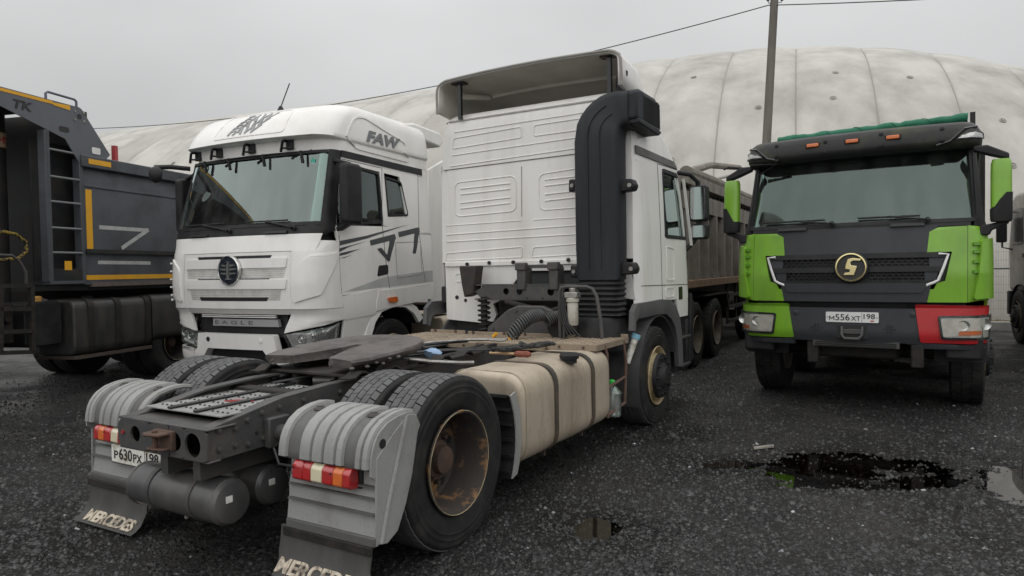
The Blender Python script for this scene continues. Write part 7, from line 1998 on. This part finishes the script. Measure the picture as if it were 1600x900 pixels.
for x0, x1 in ((-.11, .0), (-W2, -W2 + .11)):
    obj('top_rail', MB().box(x0, x1, -2.0, 5.6, 2.88, 3.05), BROWNB, TB, bevel=.012)
    obj('low_beam', MB().box(x0, x1, -2.0, 5.6, 1.27, 1.40), mat('rust_brown_beam', (.25, .155, .095), .75, dirt=.7, dcol=(.11, .08, .06), scale=5), TB, bevel=.012)
obj('upper_panel', MB().box(-.24, -.02, -1.95, 5.55, 2.50, 2.78), BROWNB, TB)
for k in range(24):
    y = -1.9 + k * .32
    obj('slot_block', MB().box(-.20, -.10, y, y + .17, 2.781, 2.879), mat('slot_dark', (.03, .027, .024), .9), TB)
for k in range(12):
    y = -1.82 + k * .64
    obj('body_rib', MB().prism([(-.25, y - .075), (.0, y - .05), (.0, y + .05), (-.25, y + .075)], 'z', 1.41, 2.50), BROWNB, TB)
    obj('rib_gusset', MB().prism([(y + .04, 1.40), (y + .58, 1.40), (y + .58, 1.50), (y + .04, 1.62)], 'x', -.24, -.08), BROWNB, TB)
    obj('body_rib', MB().box(-W2 - .0, -W2 + .07, y - .035, y + .035, 1.41, 2.88), BROWNB, TB)
# rolled cover and bows lying on the body
obj('cover_bow', MB().tube([BF(1078, 268, 'x', -.3), BF(1110, 258, 'x', -.6), BF(1155, 262, 'x', -.9)], .07, 8), BROWNB, TB)
obj('cover_bow', MB().tube([(-.25, 1.0, 3.12), (-1.2, 1.1, 3.20), (-2.2, 1.0, 3.12)], .06, 8), BROWNB, TB)
obj('cover_bow', MB().tube([(-.15, 2.5, 3.10), (-1.2, 2.6, 3.22), (-2.3, 2.5, 3.10)], .06, 8), BROWNB, TB)
obj('rolled_cover', MB().tube([(-.2, -1.2, 3.14), (-.18, 1.0, 3.16), (-.2, 3.2, 3.14), (-.18, 5.4, 3.15)], .11, 10), mat('grey_canvas', (.17, .155, .13), .8, dirt=.6, dcol=(.09, .08, .07), scale=5, bump=.5, bscale=20), TB)
obj('cover_pole', MB().tube([BF(1100, 285, 'x', -.1), BF(1150, 272, 'x', -.8)], .03, 8), STEEL, TB)
for x, s in ((-.17, 1), (-W2 + .17, -1)):
    for y in (-1.28, .1): wheel(TB, x, y, .53, s, .30, 'rear', True, (RIMDULL, CHASSIS_D), near=False)
    wheel(TB, x, 3.6, .53, s, .30, 'front', False, (RIMDULL, CHASSIS_D), near=False)
for x in (-1.65, -.8): obj('frame_rail', MB().box(x - .04, x + .04, -2.0, 7.2, .80, 1.15), CHASSIS_D, TB)
for y in (-1.28, .1, 3.6): obj('axle', MB().cyl((-W2 + .3, y, .53), (-.3, y, .53), .1, 12), CHASSIS_D, TB)
obj('sub_frame', MB().box(-1.7, -.75, -2.0, 5.5, 1.15, 1.25), CHASSIS_D, TB)
obj('mudguard', MB().box(-.55, -.03, -.6, 1.0, 1.10, 1.13).prism([(.95, 1.13), (1.0, 1.13), (1.25, .80), (1.2, .78)], 'x', -.5, -.03), CHASSIS_D, TB)
for z in (.55, .82, 1.05): obj('guard_bar', MB().box(-.06, -.01, 1.15, 3.0, z - .03, z + .03), CHASSIS_D, TB)
for y in (1.2, 2.0, 2.9): obj('guard_post', MB().box(-.09, -.05, y - .03, y + .03, .5, 1.27), CHASSIS_D, TB)
obj('air_tank', MB().cyl((-.4, 1.4, .85), (-.4, 2.7, .85), .17, 16), CHASSIS_D, TB, bevel=.02)
for y in (1.5, 1.7): obj('valve', MB().box(-.2, -.08, y, y + .12, .93, 1.1), STEEL, TB, bevel=.01)
obj('cab', MB().prism([(5.8, .75), (7.6, .75), (7.75, 1.9), (7.45, 2.95), (5.8, 2.95)], 'x', -W2 + .05, -.05), mat('old_cab_paint', (.35, .33, .30), .5, dirt=.5), TB, bevel=.06, seg=3)
# tail bracket near the ground with red reflector triangle and pale knob
obj('tail_guard', MB().box(-2.2, -.15, -2.05, -1.97, .52, .62), CHASSIS_D, TB)

# ============================================================ truck at the edge, facing away
RF = Frame(9.48, 12.6, -23)
TE = thing('dump_truck', 'dusty white-cabbed dump truck with brown body standing beside the wire fence', 'truck', RF.loc, RF.rz)
obj('dump_body', MB().prism([(.10, 1.30), (-5.4, 1.30), (-5.5, 3.10), (.0, 3.10)], 'x', .02, 2.4), BROWNB, TE, bevel=.03)
obj('body_post', MB().box(-.05, .08, -.0, .16, 1.25, 3.28), BROWNB, TE, bevel=.01)
for k in range(8):
    y = -.5 - k * .62; obj('body_rib', MB().box(-.04, .03, y - .05, y + .05, 1.32, 3.05), BROWNB, TE)
obj('top_rail', MB().box(-.05, .06, -5.4, .0, 3.0, 3.12), BROWNB, TE)
cb = obj('cab', MB().prism([(.28, 1.0), (1.98, 1.0), (2.05, 1.9), (1.75, 2.9), (1.5, 2.98), (.28, 2.98)], 'x', .10, 2.40), mat('dusty_white_cab', (.40, .38, .345), .5, dirt=.7, dcol=(.28, .25, .21), scale=4), TE, bevel=.08, seg=3)
obj('side_window', MB().prism(rpoly([(.95, 1.95), (1.75, 1.95), (1.6, 2.65), (.95, 2.65)], .05), 'x', .094, .088), GLOSSBLACK, cb)
obj('door_handle', MB().box(.07, .10, .80, .92, 1.68, 1.76), INK, cb)
obj('door_seam', MB().box(.093, .099, .72, .735, 1.05, 2.85), INK, cb)
obj('rear_window', MB().box(.7, 1.8, .262, .268, 2.0, 2.6), GLOSSBLACK, cb)
obj('wheel_arch', MB().sheet([[(x, 1.1 + .66 * math.cos(R_(a)), .53 + .62 * math.sin(R_(a))) for a in range(0, 181, 15)] for x in (.06, .4)], .02, (0, 0, .5)), BLACK, TE, ang=40)
obj('mirror', MB().prism(rrect(-.16, .02, 2.0, 2.5, .04), 'y', 1.75, 1.85), BLACK, TE, bevel=.02)
obj('mirror_arm', MB().tube([(.10, 1.7, 2.62), (-.04, 1.8, 2.6), (-.06, 1.8, 1.9), (.10, 1.7, 1.85)], .018, 8), BLACK, TE)
obj('side_marker', MB().box(.06, .10, .30, .40, 1.38, 1.46), AMBER, TE, bevel=.01)
obj('bumper', MB().box(.1, 2.4, 1.95, 2.15, .5, 1.0), BLACK, TE, bevel=.03)
for x, s in ((.19, -1), (2.25, 1)):
    wheel(TE, x, 1.1, .53, s, .30, 'front', False, (RIMDULL, CHASSIS_D), near=False)
    for y in (-3.3, -4.6): wheel(TE, x, y, .53, s, .30, 'rear', True, (RIMDULL, CHASSIS_D), near=False)
for x in (.8, 1.65): obj('frame_rail', MB().box(x - .04, x + .04, -5.3, 1.9, .8, 1.15), CHASSIS_D, TE)
obj('side_tank', MB().prism(rrect(.06, .65, .5, 1.05, .1), 'y', -1.9, -.2), CHASSIS_D, TE, bevel=.02)
for y in (1.1, -3.3, -4.6): obj('axle', MB().cyl((.3, y, .53), (2.1, y, .53), .1, 12), CHASSIS_D, TE)
obj('sub_frame', MB().box(.75, 1.7, -5.3, .0, 1.15, 1.3), CHASSIS_D, TE)
